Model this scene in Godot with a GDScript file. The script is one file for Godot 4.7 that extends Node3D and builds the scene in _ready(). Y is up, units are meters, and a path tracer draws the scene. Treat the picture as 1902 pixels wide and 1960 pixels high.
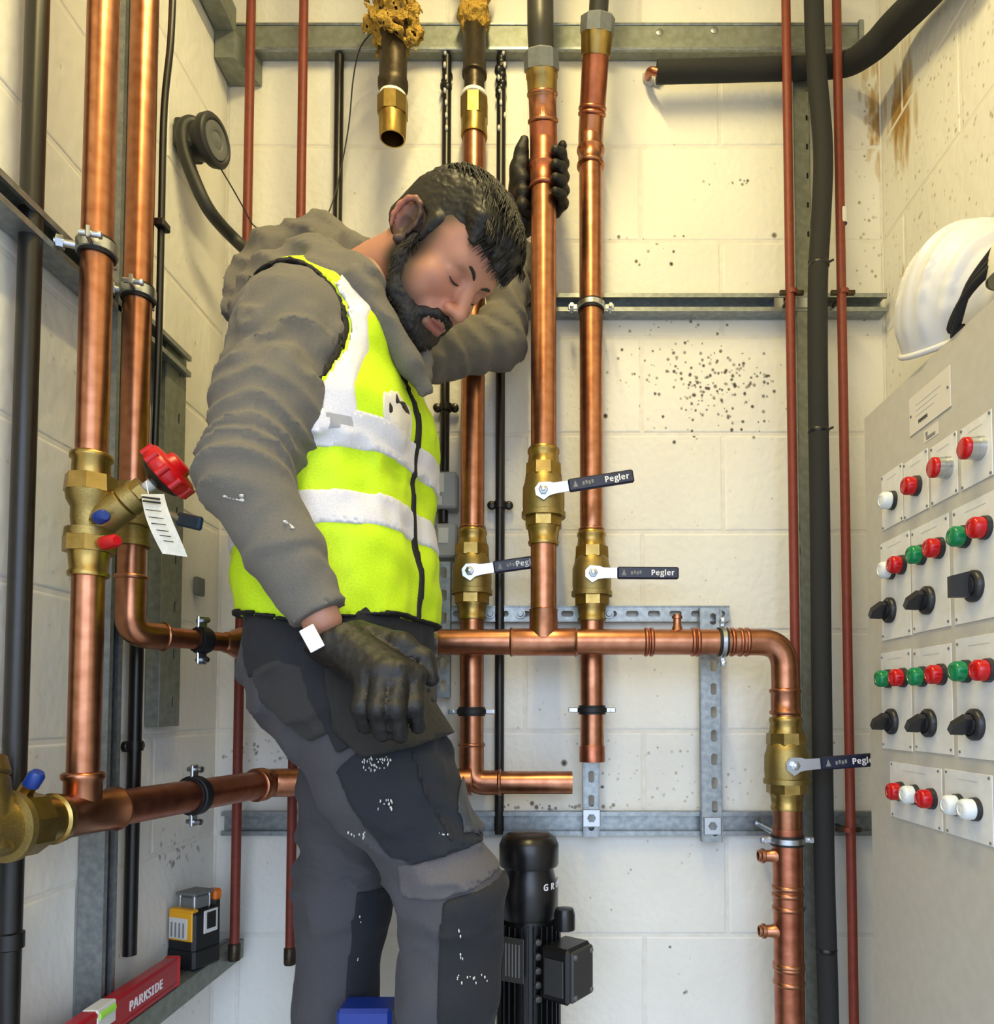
extends Node3D

# Lens of the photograph (frame 1902 x 1960): focal length and principal point in pixels, a slight upward tilt.
const FOCAL := 1400.0
const CENTRE := Vector2(1050.0, 1301.0)
const TILT := 0.04189
const EYE := Vector3(0.0, 1.397, 1.64)
const WALL_LEFT := -0.745
const WALL_RIGHT := 0.77
const ROOM_DEPTH := 1.82
const ROOM_HEIGHT := 3.375
const COURSE := 0.225

var M := {}
var taken := {}


# Collects triangles of one part.
class Build:
	var v := PackedVector3Array()
	var n := PackedVector3Array()
	var uv := PackedVector2Array()
	var col := PackedColorArray()
	var tint := Color.WHITE

	func tri(a: Vector3, b: Vector3, c: Vector3, na: Vector3, nb: Vector3, nc: Vector3, ua := Vector2.ZERO, ub := Vector2.ZERO, uc := Vector2.ZERO) -> void:
		if (b - a).cross(c - a).dot(na + nb + nc) > 0.0:
			v.append(a); v.append(c); v.append(b)
			n.append(na); n.append(nc); n.append(nb)
			uv.append(ua); uv.append(uc); uv.append(ub)
		else:
			v.append(a); v.append(b); v.append(c)
			n.append(na); n.append(nb); n.append(nc)
			uv.append(ua); uv.append(ub); uv.append(uc)
		for k in 3:
			col.append(tint)

	func quad(a: Vector3, b: Vector3, c: Vector3, d: Vector3, nn := Vector3.ZERO) -> void:
		var m := nn if nn != Vector3.ZERO else (c - a).cross(b - d).normalized()
		tri(a, b, c, m, m, m)
		tri(a, c, d, m, m, m)

	func mesh(m: Material) -> ArrayMesh:
		var arrays := []
		arrays.resize(Mesh.ARRAY_MAX)
		arrays[Mesh.ARRAY_VERTEX] = v
		arrays[Mesh.ARRAY_NORMAL] = n
		arrays[Mesh.ARRAY_TEX_UV] = uv
		arrays[Mesh.ARRAY_COLOR] = col
		var out := ArrayMesh.new()
		out.add_surface_from_arrays(Mesh.PRIMITIVE_TRIANGLES, arrays)
		out.surface_set_material(0, m)
		return out


# ---------------------------------------------------------------- places
func at(px: float, py: float, z: float) -> Vector3:
	var d := ray(px, py)
	return EYE + d * ((z - EYE.z) / d.z)


func on_x(px: float, py: float, x: float) -> Vector3:
	var d := ray(px, py)
	return EYE + d * ((x - EYE.x) / d.x)


func ray(px: float, py: float) -> Vector3:
	var y := -(py - CENTRE.y) / FOCAL
	return Vector3((px - CENTRE.x) / FOCAL, y * cos(TILT) + sin(TILT), y * sin(TILT) - cos(TILT))


func high(py: float, z: float) -> float:
	return at(CENTRE.x, py, z).y


# ---------------------------------------------------------------- nodes
func numbered(called: String) -> String:
	if not taken.has(called):
		taken[called] = 0
		return called
	taken[called] += 1
	return "%s_%03d" % [called, taken[called]]


func thing(called: String, label: String, category: String, base: Vector3, group := "") -> Node3D:
	var o := Node3D.new()
	o.name = numbered(called)
	add_child(o)
	o.position = base
	o.set_meta("label", label)
	o.set_meta("category", category)
	if group != "":
		o.set_meta("group", group)
	return o


func structure(called: String) -> Node3D:
	var o := Node3D.new()
	o.name = called
	add_child(o)
	o.set_meta("kind", "structure")
	return o


# Adds a mesh drawn in room coordinates below a thing (or below a part of it).
func put(called: String, b: Build, m: Material, parent: Node3D, label := "") -> MeshInstance3D:
	return put_mesh(called, b.mesh(m), parent, label)


func put_mesh(called: String, mesh: Mesh, parent: Node3D, label := "") -> MeshInstance3D:
	var o := MeshInstance3D.new()
	o.name = called
	o.mesh = mesh
	if parent.get_parent() == self:
		o.position = -parent.position
	parent.add_child(o, true)
	if label != "":
		o.set_meta("label", label)
	return o


func copy_of(o: Node3D, shift: Vector3, label: String) -> Node3D:
	var base := String(o.name)
	var cut := base.rfind("_0")
	if cut > 0:
		base = base.substr(0, cut)
	var c: Node3D = o.duplicate()
	c.name = numbered(base)
	add_child(c)
	c.position = o.position + shift
	c.set_meta("label", label)
	return c


# ---------------------------------------------------------------- shapes
func frame_of(axis: Vector3) -> Basis:
	var w := axis.normalized()
	var u := w.cross(Vector3.UP) if absf(w.y) < 0.95 else w.cross(Vector3(0, 0, 1))
	u = u.normalized()
	return Basis(u, w.cross(u).normalized(), w)


# Turned shape: profile points are (distance along the axis, radius).
func lathe(b: Build, base: Vector3, axis: Vector3, profile: Array, sides := 32, flat := false, turn := 0.0, soft := 0.6) -> void:
	var f := frame_of(axis)
	var count := profile.size() - 1
	var slopes := []
	for i in count:
		var d: Vector2 = profile[i + 1] - profile[i]
		slopes.append(Vector2(-d.y, d.x).normalized())
	for i in count:
		var p: Vector2 = profile[i]
		var q: Vector2 = profile[i + 1]
		if p.is_equal_approx(q):
			continue
		var s: Vector2 = slopes[i]
		var s0 := s
		var s1 := s
		if i > 0 and s.dot(slopes[i - 1]) > soft:
			s0 = (s + slopes[i - 1]).normalized()
		if i < count - 1 and s.dot(slopes[i + 1]) > soft:
			s1 = (s + slopes[i + 1]).normalized()
		for k in sides:
			var a0 := TAU * k / sides + turn
			var a1 := TAU * (k + 1) / sides + turn
			var r0 := f.x * cos(a0) + f.y * sin(a0)
			var r1 := f.x * cos(a1) + f.y * sin(a1)
			var n0 := r0
			var n1 := r1
			if flat:
				n0 = (r0 + r1).normalized()
				n1 = n0
			var w := f.z
			var a := base + w * p.x + r0 * p.y
			var c := base + w * p.x + r1 * p.y
			var d := base + w * q.x + r1 * q.y
			var e := base + w * q.x + r0 * q.y
			var u0 := float(k) / sides
			var u1 := float(k + 1) / sides
			if p.y > 0.00001:
				b.tri(a, c, d, (n0 * s0.y + w * s0.x).normalized(), (n1 * s0.y + w * s0.x).normalized(), (n1 * s1.y + w * s1.x).normalized(), Vector2(u0, p.x), Vector2(u1, p.x), Vector2(u1, q.x))
			if q.y > 0.00001:
				b.tri(a, d, e, (n0 * s0.y + w * s0.x).normalized(), (n1 * s1.y + w * s1.x).normalized(), (n0 * s1.y + w * s1.x).normalized(), Vector2(u0, p.x), Vector2(u1, q.x), Vector2(u0, q.x))


# Swept round shape along a path; radii is one number or one for each point.
func tube(b: Build, path: Array, radii, sides := 20, caps := true) -> void:
	var count := path.size()
	var u := Vector3.ZERO
	var rings := []
	var normals := []
	var t_prev := Vector3.ZERO
	for i in count:
		var t: Vector3
		if i == 0:
			t = path[1] - path[0]
		elif i == count - 1:
			t = path[i] - path[i - 1]
		else:
			t = (path[i + 1] - path[i]).normalized() + (path[i] - path[i - 1]).normalized()
		t = t.normalized()
		if i == 0:
			u = frame_of(t).x
		else:
			u = (u - t * u.dot(t)).normalized()
		var w := t.cross(u)
		var r: float = radii[i] if radii is Array else radii
		var ring := []
		var ns := []
		for k in sides + 1:
			var a := TAU * k / sides
			var d := u * cos(a) + w * sin(a)
			ring.append(path[i] + d * r)
			ns.append(d)
		rings.append(ring)
		normals.append(ns)
		if caps and (i == 0 or i == count - 1):
			var out := -t if i == 0 else t
			for k in sides:
				b.tri(path[i], ring[k], ring[k + 1], out, out, out)
	var along := 0.0
	for i in count - 1:
		var step: float = path[i].distance_to(path[i + 1])
		for k in sides:
			var u0 := float(k) / sides
			var u1 := float(k + 1) / sides
			b.tri(rings[i][k], rings[i][k + 1], rings[i + 1][k + 1], normals[i][k], normals[i][k + 1], normals[i + 1][k + 1], Vector2(u0, along), Vector2(u1, along), Vector2(u1, along + step))
			b.tri(rings[i][k], rings[i + 1][k + 1], rings[i + 1][k], normals[i][k], normals[i + 1][k + 1], normals[i + 1][k], Vector2(u0, along), Vector2(u1, along + step), Vector2(u0, along + step))
		along += step


# Rounds the corners of a polyline.
func bent(points: Array, radius: float, steps := 8) -> Array:
	var out := [points[0]]
	for i in range(1, points.size() - 1):
		var p: Vector3 = points[i]
		var a: Vector3 = (points[i - 1] - p)
		var c: Vector3 = (points[i + 1] - p)
		var half := a.angle_to(c) / 2.0
		var back := minf(radius / maxf(tan(half), 0.01), minf(a.length(), c.length()) * 0.49)
		var s := p + a.normalized() * back
		var e := p + c.normalized() * back
		for k in steps + 1:
			var t := float(k) / steps
			out.append(s.lerp(p, t).lerp(p.lerp(e, t), t))
	out.append(points[points.size() - 1])
	return out


# Smooth curve through points.
func curve(points: Array, steps := 8) -> Array:
	var out := []
	for i in points.size() - 1:
		var a: Vector3 = points[maxi(i - 1, 0)]
		var d: Vector3 = points[mini(i + 2, points.size() - 1)]
		for k in steps:
			out.append((points[i] as Vector3).cubic_interpolate(points[i + 1], a, d, float(k) / steps))
	out.append(points[points.size() - 1])
	return out


# Box with chamfered edges.
func box(b: Build, t: Transform3D, size: Vector3, cut := 0.001) -> void:
	var h := size / 2.0
	var e := minf(cut, minf(h.x, minf(h.y, h.z)) * 0.9)
	var axes := [t.basis.x.normalized(), t.basis.y.normalized(), t.basis.z.normalized()]
	var p := func(s: Array, flat: int) -> Vector3:
		var q := t.origin
		for i in 3:
			q += axes[i] * s[i] * (h[i] - (0.0 if i == flat else e))
		return q
	for i in 3:
		var j := (i + 1) % 3
		var k := (i + 2) % 3
		for s in [-1, 1]:
			var c := []
			for g in [[-1, -1], [1, -1], [1, 1], [-1, 1]]:
				var w := [0, 0, 0]
				w[i] = s
				w[j] = g[0]
				w[k] = g[1]
				c.append(p.call(w, i))
			b.quad(c[0], c[1], c[2], c[3], axes[i] * s)
	if e <= 0.0:
		return
	for i in 3:
		var j := (i + 1) % 3
		var k := (i + 2) % 3
		for sj in [-1, 1]:
			for sk in [-1, 1]:
				var lo := [0, 0, 0]
				lo[i] = -1
				lo[j] = sj
				lo[k] = sk
				var hi := lo.duplicate()
				hi[i] = 1
				b.quad(p.call(lo, j), p.call(hi, j), p.call(hi, k), p.call(lo, k), (axes[j] * sj + axes[k] * sk).normalized())
	for sx in [-1, 1]:
		for sy in [-1, 1]:
			for sz in [-1, 1]:
				var s := [sx, sy, sz]
				var m: Vector3 = (axes[0] * sx + axes[1] * sy + axes[2] * sz).normalized()
				b.tri(p.call(s, 0), p.call(s, 1), p.call(s, 2), m, m, m)


func bar(b: Build, from: Vector3, to: Vector3, cut := 0.001) -> void:
	box(b, Transform3D(Basis(), (from + to) / 2.0), (to - from).abs(), cut)


# Solid from a flat outline (points in the plane of u and v), thickness along w.
func slab(b: Build, origin: Vector3, u: Vector3, v: Vector3, outline: Array, thick: float) -> void:
	var w := u.cross(v).normalized()
	var flat := PackedVector2Array(outline)
	var ids := Geometry2D.triangulate_polygon(flat)
	var put_at := func(p: Vector2, d: float) -> Vector3: return origin + u * p.x + v * p.y + w * d
	for i in range(0, ids.size(), 3):
		for s in [0, 1]:
			var d: float = thick * s
			var m: Vector3 = w if s == 1 else -w
			b.tri(put_at.call(flat[ids[i]], d), put_at.call(flat[ids[i + 1]], d), put_at.call(flat[ids[i + 2]], d), m, m, m)
	var turn := 1.0 if not Geometry2D.is_polygon_clockwise(flat) else -1.0
	for i in flat.size():
		var p := flat[i]
		var q := flat[(i + 1) % flat.size()]
		var e := (q - p).normalized()
		var m := (u * e.y - v * e.x) * turn
		b.quad(put_at.call(p, 0.0), put_at.call(q, 0.0), put_at.call(q, thick), put_at.call(p, thick), m.normalized())


# Channel strut: mouth is the way the open side faces.
func strut(b: Build, from: Vector3, to: Vector3, mouth: Vector3, wide := 0.041, deep := 0.041) -> void:
	var t := 0.0025
	var axis := (to - from)
	var side := axis.normalized().cross(mouth).normalized()
	var w := wide / 2.0
	var lip := 0.0095
	var turn_in := 0.007
	var outline := [Vector2(-w, 0), Vector2(w, 0), Vector2(w, deep), Vector2(w - lip, deep), Vector2(w - lip, deep - turn_in), Vector2(w - lip + t, deep - turn_in), Vector2(w - lip + t, deep - t), Vector2(w - t, deep - t), Vector2(w - t, t), Vector2(-w + t, t), Vector2(-w + t, deep - t), Vector2(-w + lip - t, deep - t), Vector2(-w + lip - t, deep - turn_in), Vector2(-w + lip, deep - turn_in), Vector2(-w + lip, deep), Vector2(-w, deep)]
	slab(b, from, side, mouth.normalized(), outline, axis.length() * signf(side.cross(mouth).dot(axis)))


# Plate with a row of long holes; u runs along it, v across it, it is thick against n = u x v.
func slotted(b: Build, from: Vector3, u: Vector3, v: Vector3, length: float, wide: float, pitch: float, hole: Vector2, thick := 0.0025, shift := 0.0) -> void:
	var count := int(length / pitch)
	var cell := length / count
	var hx := hole.x / 2.0
	var hy := hole.y / 2.0
	for i in count:
		var mid := from + u * (cell * (i + 0.5))
		for s in [-1.0, 1.0]:
			var o := [Vector2(-cell / 2, s * wide / 2), Vector2(cell / 2, s * wide / 2), Vector2(cell / 2, shift), Vector2(hx, shift), Vector2(hx - hy * 0.15, shift + s * hy * 0.55), Vector2(hx - hy * 0.6, shift + s * hy), Vector2(-hx + hy * 0.6, shift + s * hy), Vector2(-hx + hy * 0.15, shift + s * hy * 0.55), Vector2(-hx, shift), Vector2(-cell / 2, shift)]
			slab(b, mid, u, v, o, -thick)


func letters(called: String, words: String, size: float, place: Transform3D, m: Material, parent: Node3D, bold := true) -> MeshInstance3D:
	var t := TextMesh.new()
	var f := SystemFont.new()
	f.font_names = PackedStringArray(["Droid Sans"])
	f.font_weight = 700 if bold else 400
	t.font = f
	t.text = words
	t.font_size = 32
	t.pixel_size = size / 32.0
	t.depth = 0.0006
	t.curve_step = 2.0
	t.material = m
	var o := MeshInstance3D.new()
	o.name = called
	o.mesh = t
	parent.add_child(o, true)
	var top: Node = parent
	while top.get_parent() != self:
		top = top.get_parent()
	o.transform = Transform3D(Basis(), -(top as Node3D).position) * place if parent == top else place
	return o


# ---------------------------------------------------------------- materials
func plain(color: Color, rough: float, metal := 0.0) -> StandardMaterial3D:
	var m := StandardMaterial3D.new()
	m.albedo_color = color
	m.roughness = rough
	m.metallic = metal
	m.vertex_color_use_as_albedo = true
	return m


func speckled(seed_number: int, frequency: float, low: Color, high_color: Color, octaves := 4) -> NoiseTexture2D:
	var noise := FastNoiseLite.new()
	noise.seed = seed_number
	noise.frequency = frequency
	noise.fractal_octaves = octaves
	var ramp := Gradient.new()
	ramp.set_color(0, low)
	ramp.set_color(1, high_color)
	var t := NoiseTexture2D.new()
	t.width = 512
	t.height = 512
	t.seamless = true
	t.noise = noise
	t.color_ramp = ramp
	return t


# Adds grain in the round: colour mottling and fine relief that need no coordinates.
func grained(m: StandardMaterial3D, seed_number: int, tiles: float, low: Color, relief := 0.0, frequency := 0.02) -> StandardMaterial3D:
	m.uv1_triplanar = true
	m.uv1_scale = Vector3.ONE * tiles
	m.albedo_texture = speckled(seed_number, frequency, low, Color.WHITE)
	if relief > 0.0:
		m.heightmap_enabled = true
		m.heightmap_scale = relief
		m.heightmap_texture = speckled(seed_number + 7, frequency * 2.0, Color.BLACK, Color.WHITE)
	return m


func make_materials() -> void:
	M.copper = grained(plain(Color(0.76, 0.54, 0.42), 0.31, 1.0), 3, 3.0, Color(0.80, 0.74, 0.70))
	M.copper_dull = grained(plain(Color(0.76, 0.49, 0.38), 0.36, 1.0), 4, 3.0, Color(0.76, 0.70, 0.68))
	M.brass = grained(plain(Color(0.72, 0.615, 0.37), 0.34, 1.0), 5, 4.0, Color(0.82, 0.80, 0.74))
	M.brass_cast = grained(plain(Color(0.66, 0.585, 0.37), 0.46, 1.0), 6, 8.0, Color(0.84, 0.82, 0.78), 0.02, 0.05)
	M.galvanised = grained(plain(Color(0.66, 0.68, 0.68), 0.42, 0.85), 8, 5.0, Color(0.78, 0.80, 0.82))
	M.galvanised_dull = grained(plain(Color(0.58, 0.60, 0.57), 0.55, 0.6), 9, 4.0, Color(0.84, 0.84, 0.80))
	M.zinc = plain(Color(0.74, 0.76, 0.78), 0.30, 1.0)
	M.rubber = plain(Color(0.055, 0.055, 0.06), 0.55)
	M.black_steel = grained(plain(Color(0.085, 0.080, 0.078), 0.34), 11, 5.0, Color(0.72, 0.66, 0.62))
	M.old_steel = grained(plain(Color(0.33, 0.30, 0.25), 0.42, 0.7), 12, 6.0, Color(0.66, 0.60, 0.52))
	M.red_oxide = grained(plain(Color(0.50, 0.20, 0.13), 0.55), 13, 4.0, Color(0.84, 0.80, 0.78))
	M.foam_black = grained(plain(Color(0.135, 0.140, 0.138), 0.85), 14, 8.0, Color(0.80, 0.80, 0.80), 0.02, 0.06)
	M.foam_yellow = grained(plain(Color(0.80, 0.68, 0.30), 0.9), 15, 9.0, Color(0.72, 0.62, 0.46), 0.35, 0.03)
	M.grey_iron = grained(plain(Color(0.52, 0.54, 0.55), 0.5, 0.5), 16, 6.0, Color(0.84, 0.84, 0.84))
	M.grey_plastic_dark = grained(plain(Color(0.20, 0.195, 0.18), 0.42), 24, 5.0, Color(0.8, 0.8, 0.78))
	M.grey_plastic = plain(Color(0.40, 0.41, 0.40), 0.5)
	M.dark_plastic = plain(Color(0.17, 0.175, 0.165), 0.5)
	M.black_plastic = plain(Color(0.06, 0.06, 0.065), 0.38)
	M.motor_black = grained(plain(Color(0.075, 0.075, 0.08), 0.30), 17, 5.0, Color(0.86, 0.86, 0.86))
	M.navy_sleeve = plain(Color(0.07, 0.085, 0.19), 0.38)
	M.blue_plastic = plain(Color(0.05, 0.20, 0.50), 0.35)
	M.red_plastic = plain(Color(0.72, 0.035, 0.085), 0.34)
	M.white_plastic = plain(Color(0.87, 0.87, 0.85), 0.4)
	M.off_white = plain(Color(0.80, 0.80, 0.78), 0.45)
	M.paper = grained(plain(Color(0.84, 0.84, 0.80), 0.7), 18, 9.0, Color(0.9, 0.9, 0.9))
	M.print_dark = plain(Color(0.12, 0.12, 0.13), 0.6)
	M.print_grey = plain(Color(0.48, 0.48, 0.48), 0.6)
	M.print_white = plain(Color(0.88, 0.88, 0.90), 0.5)
	M.cabinet = grained(plain(Color(0.74, 0.725, 0.685), 0.42), 19, 3.0, Color(0.95, 0.95, 0.94))
	M.plate = grained(plain(Color(0.87, 0.87, 0.86), 0.38), 20, 4.0, Color(0.95, 0.95, 0.95))
	M.lens_red = plain(Color(0.70, 0.02, 0.055), 0.2)
	M.lens_green = plain(Color(0.01, 0.47, 0.27), 0.2)
	M.lens_white = plain(Color(0.86, 0.88, 0.88), 0.22)
	M.switch_black = plain(Color(0.12, 0.125, 0.14), 0.36)
	M.level_red = plain(Color(0.62, 0.045, 0.11), 0.30)
	M.tool_yellow = plain(Color(0.90, 0.64, 0.05), 0.42)
	M.tool_black = plain(Color(0.065, 0.07, 0.085), 0.5)
	M.vial = plain(Color(0.62, 0.85, 0.30), 0.12)
	M.ladder_blue = plain(Color(0.09, 0.20, 0.52), 0.4)
	M.ladder_metal = plain(Color(0.74, 0.75, 0.76), 0.32, 0.9)
	M.concrete = grained(plain(Color(0.74, 0.735, 0.72), 0.85), 21, 1.2, Color(0.80, 0.79, 0.78), 0.1)
	M.ceiling_board = grained(plain(Color(0.84, 0.83, 0.79), 0.85), 22, 1.0, Color(0.95, 0.95, 0.94))
	M.mortar = grained(plain(Color(0.90, 0.89, 0.86), 0.85), 23, 3.0, Color(0.94, 0.935, 0.92), 0.05)
	M.grey_plastic_light = plain(Color(0.62, 0.63, 0.62), 0.5)
	M.plate_warm = plain(Color(0.82, 0.80, 0.76), 0.4)
	M.print_faint = plain(Color(0.76, 0.76, 0.75), 0.5)
	M.helmet_white = plain(Color(0.84, 0.84, 0.85), 0.42)
	M.helmet_cream = plain(Color(0.90, 0.88, 0.78), 0.35)
	M.strap_black = plain(Color(0.05, 0.055, 0.09), 0.6)
	M.tool_orange = plain(Color(0.85, 0.42, 0.04), 0.45)
	M.motor_plate = plain(Color(0.26, 0.26, 0.26), 0.35, 0.4)
	M.skin = plain(Color.WHITE, 0.5)
	M.skin.subsurf_scatter_enabled = true
	M.skin.subsurf_scatter_strength = 0.06
	M.hair = plain(Color(0.052, 0.046, 0.040), 0.55)
	M.beard = plain(Color(0.085, 0.072, 0.065), 0.6)
	M.boot = plain(Color(0.16, 0.13, 0.10), 0.7)
	M.hoodie = cloth(Color(0.425, 0.41, 0.38), 0.92, 61, 0.06)
	M.vest = cloth(Color(0.80, 0.95, 0.04), 0.70, 62, 0.012)
	M.tape = cloth(Color(0.88, 0.88, 0.91), 0.45, 63, 0.006)
	M.binding = plain(Color(0.05, 0.05, 0.06), 0.8)
	M.patch = plain(Color(0.86, 0.84, 0.80), 0.7)
	M.trousers = cloth(Color(0.285, 0.28, 0.295), 0.9, 64, 0.06)
	M.trouser_dark = cloth(Color(0.125, 0.13, 0.145), 0.9, 65, 0.06)
	M.trouser_navy = cloth(Color(0.105, 0.122, 0.155), 0.9, 66, 0.06)
	M.trouser_brown = cloth(Color(0.20, 0.195, 0.19), 0.9, 67, 0.06)
	M.trouser_flap = cloth(Color(0.135, 0.13, 0.12), 0.85, 68, 0.06)
	M.trouser_light = cloth(Color(0.37, 0.355, 0.36), 0.9, 71, 0.06)
	M.trouser_worn = cloth(Color(0.25, 0.265, 0.28), 0.6, 69, 0.06)
	M.glove = grained(plain(Color(0.036, 0.036, 0.035), 0.5), 70, 12.0, Color(0.7, 0.7, 0.7), 0.05, 0.05)
	M.tag_white = plain(Color(0.92, 0.92, 0.93), 0.6)
	M.lamp_case = plain(Color(0.86, 0.86, 0.85), 0.4)


# ---------------------------------------------------------------- scene
func _ready() -> void:
	make_camera_and_light()
	make_materials()
	make_room()
	make_lamp()
	make_left_pipes()
	make_back_pipes()
	make_struts()
	make_small_pipes()
	make_cabinet()
	make_tools()
	make_pump()
	make_ladder()
	make_person()


func make_camera_and_light() -> void:
	var camera := Camera3D.new()
	camera.name = "camera"
	add_child(camera)
	camera.projection = Camera3D.PROJECTION_FRUSTUM
	camera.keep_aspect = Camera3D.KEEP_HEIGHT
	camera.near = 0.05
	camera.far = 60.0
	camera.size = 1960.0 / FOCAL * camera.near
	camera.frustum_offset = Vector2(951.0 - CENTRE.x, CENTRE.y - 980.0) / FOCAL * camera.near
	camera.position = EYE
	camera.rotation = Vector3(TILT, 0, 0)
	camera.current = true

	# Overcast daylight that comes in through the open doorway behind the camera.
	var sky_colors := ProceduralSkyMaterial.new()
	sky_colors.sky_top_color = Color(0.79, 0.87, 1.0)
	sky_colors.sky_horizon_color = Color(0.88, 0.93, 1.0)
	sky_colors.ground_bottom_color = Color(0.50, 0.49, 0.47)
	sky_colors.ground_horizon_color = Color(0.66, 0.67, 0.68)
	sky_colors.sky_energy_multiplier = 1.9
	sky_colors.ground_energy_multiplier = 1.5
	var sky := Sky.new()
	sky.sky_material = sky_colors
	var e := Environment.new()
	e.background_mode = Environment.BG_SKY
	e.sky = sky
	e.tonemap_mode = Environment.TONE_MAPPER_LINEAR
	e.tonemap_exposure = 1.12
	e.sdfgi_enabled = true
	e.ssao_enabled = true
	e.ssil_enabled = true
	var world := WorldEnvironment.new()
	world.name = "surroundings"
	world.environment = e
	add_child(world)


# ---------------------------------------------------------------- the room
func wall_picture(seed_number: int, wide: int, tall: int, metres: Vector2, marks: Array) -> ImageTexture:
	# Old masonry paint: pin holes, specks and the stains that the photograph shows, by place on the wall (metres).
	var random := RandomNumberGenerator.new()
	random.seed = seed_number
	var noise := FastNoiseLite.new()
	noise.seed = seed_number
	noise.frequency = 0.006
	noise.fractal_octaves = 5
	var soft := noise.get_image(wide, tall, false, false, false)
	var image := Image.create(wide, tall, false, Image.FORMAT_RGB8)
	for y in tall:
		for x in wide:
			var k := soft.get_pixel(x, y).r
			image.set_pixel(x, y, Color(0.87 + 0.05 * k, 0.862 + 0.055 * k, 0.83 + 0.06 * k))
	var scale_px := Vector2(wide / metres.x, tall / metres.y)
	for m in marks:
		var centre: Vector2 = Vector2(m.at.x, metres.y - m.at.y) * scale_px
		var tone: Color = m.color
		for i in int(m.count):
			var where: Vector2 = centre + Vector2(random.randfn(0.0, m.spread.x), random.randfn(0.0, m.spread.y)) * scale_px
			var size: float = m.size * scale_px.x * random.randf_range(0.35, 1.25)
			var tall_size: float = size * m.get("stretch", 1.0)
			var strength: float = m.strength * random.randf_range(0.4, 1.0)
			for y in range(int(where.y - tall_size) - 1, int(where.y + tall_size) + 2):
				for x in range(int(where.x - size) - 1, int(where.x + size) + 2):
					if x < 0 or y < 0 or x >= wide or y >= tall:
						continue
					var d := Vector2((x - where.x) / maxf(size, 0.5), (y - where.y) / maxf(tall_size, 0.5)).length()
					if d < 1.2:
						var f := clampf((1.2 - d) * 2.0, 0.0, 1.0) * strength
						image.set_pixel(x, y, image.get_pixel(x, y).lerp(tone, f))
	image.generate_mipmaps()
	return ImageTexture.create_from_image(image)


func wall_paint(picture: Texture2D, seed_number: int, wide: int, tall: int) -> StandardMaterial3D:
	var m := plain(Color.WHITE, 0.62)
	m.albedo_texture = picture
	var noise := FastNoiseLite.new()
	noise.seed = seed_number + 50
	noise.frequency = 0.09
	noise.fractal_octaves = 4
	m.heightmap_enabled = true
	m.heightmap_texture = ImageTexture.create_from_image(noise.get_image(wide, tall, false, false, false))
	m.heightmap_scale = 0.16
	return m


# One face of painted blockwork. u runs along the wall, out is the way it faces.
func block_wall(parent: Node3D, corner: Vector3, u: Vector3, out: Vector3, length: float, m: Material, joints: Array, random: RandomNumberGenerator, picture: Vector2, skip := Rect2()) -> void:
	var courses := int(ROOM_HEIGHT / COURSE + 0.001)
	for c in courses:
		var y0 := c * COURSE
		var first: float = joints[c % 2]
		var edges := [0.0]
		var x := fposmod(first, 0.45)
		while x < length - 0.03:
			if x > 0.03:
				edges.append(x)
			x += 0.45
		edges.append(length)
		for i in edges.size() - 1:
			var x0: float = edges[i]
			var x1: float = edges[i + 1]
			if skip.has_area() and skip.intersects(Rect2(x0 + 0.01, y0 + 0.01, x1 - x0 - 0.02, COURSE - 0.02)):
				continue
			var b := Build.new()
			var k := random.randf_range(0.965, 1.0)
			b.tint = Color(k, k, k * random.randf_range(0.985, 1.0))
			var gap := 0.0022
			var soft := 0.0065
			var proud := random.randf_range(0.0009, 0.0020)
			var inner := [Vector2(x0 + gap + soft, y0 + gap + soft), Vector2(x1 - gap - soft, y0 + gap + soft), Vector2(x1 - gap - soft, y0 + COURSE - gap - soft), Vector2(x0 + gap + soft, y0 + COURSE - gap - soft)]
			var outer := [Vector2(x0 + gap, y0 + gap), Vector2(x1 - gap, y0 + gap), Vector2(x1 - gap, y0 + COURSE - gap), Vector2(x0 + gap, y0 + COURSE - gap)]
			for p in 4:
				inner[p] += Vector2(random.randf_range(-0.0015, 0.0015), random.randf_range(-0.0015, 0.0015))
			var lift := func(p: Vector2, d: float) -> Vector3: return corner + u * p.x + Vector3.UP * p.y + out * d
			var tex := func(p: Vector2) -> Vector2: return Vector2(p.x / picture.x, 1.0 - p.y / picture.y)
			b.tri(lift.call(inner[0], proud), lift.call(inner[1], proud), lift.call(inner[2], proud), out, out, out, tex.call(inner[0]), tex.call(inner[1]), tex.call(inner[2]))
			b.tri(lift.call(inner[0], proud), lift.call(inner[2], proud), lift.call(inner[3], proud), out, out, out, tex.call(inner[0]), tex.call(inner[2]), tex.call(inner[3]))
			for e in 4:
				var g := (e + 1) % 4
				var away: Vector2 = ((outer[e] + outer[g]) / 2.0 - (inner[0] + inner[2]) / 2.0)
				away = Vector2(signf(away.x), 0) if e % 2 == 1 else Vector2(0, signf(away.y))
				var side: Vector3 = (u * away.x + Vector3.UP * away.y)
				var edge := (side + out).normalized()
				b.tri(lift.call(inner[e], proud), lift.call(inner[g], proud), lift.call(outer[g], -0.0005), out, out, edge, tex.call(inner[e]), tex.call(inner[g]), tex.call(outer[g]))
				b.tri(lift.call(inner[e], proud), lift.call(outer[g], -0.0005), lift.call(outer[e], -0.0005), out, edge, edge, tex.call(inner[e]), tex.call(outer[g]), tex.call(outer[e]))
			put("block", b, m, parent)


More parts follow.
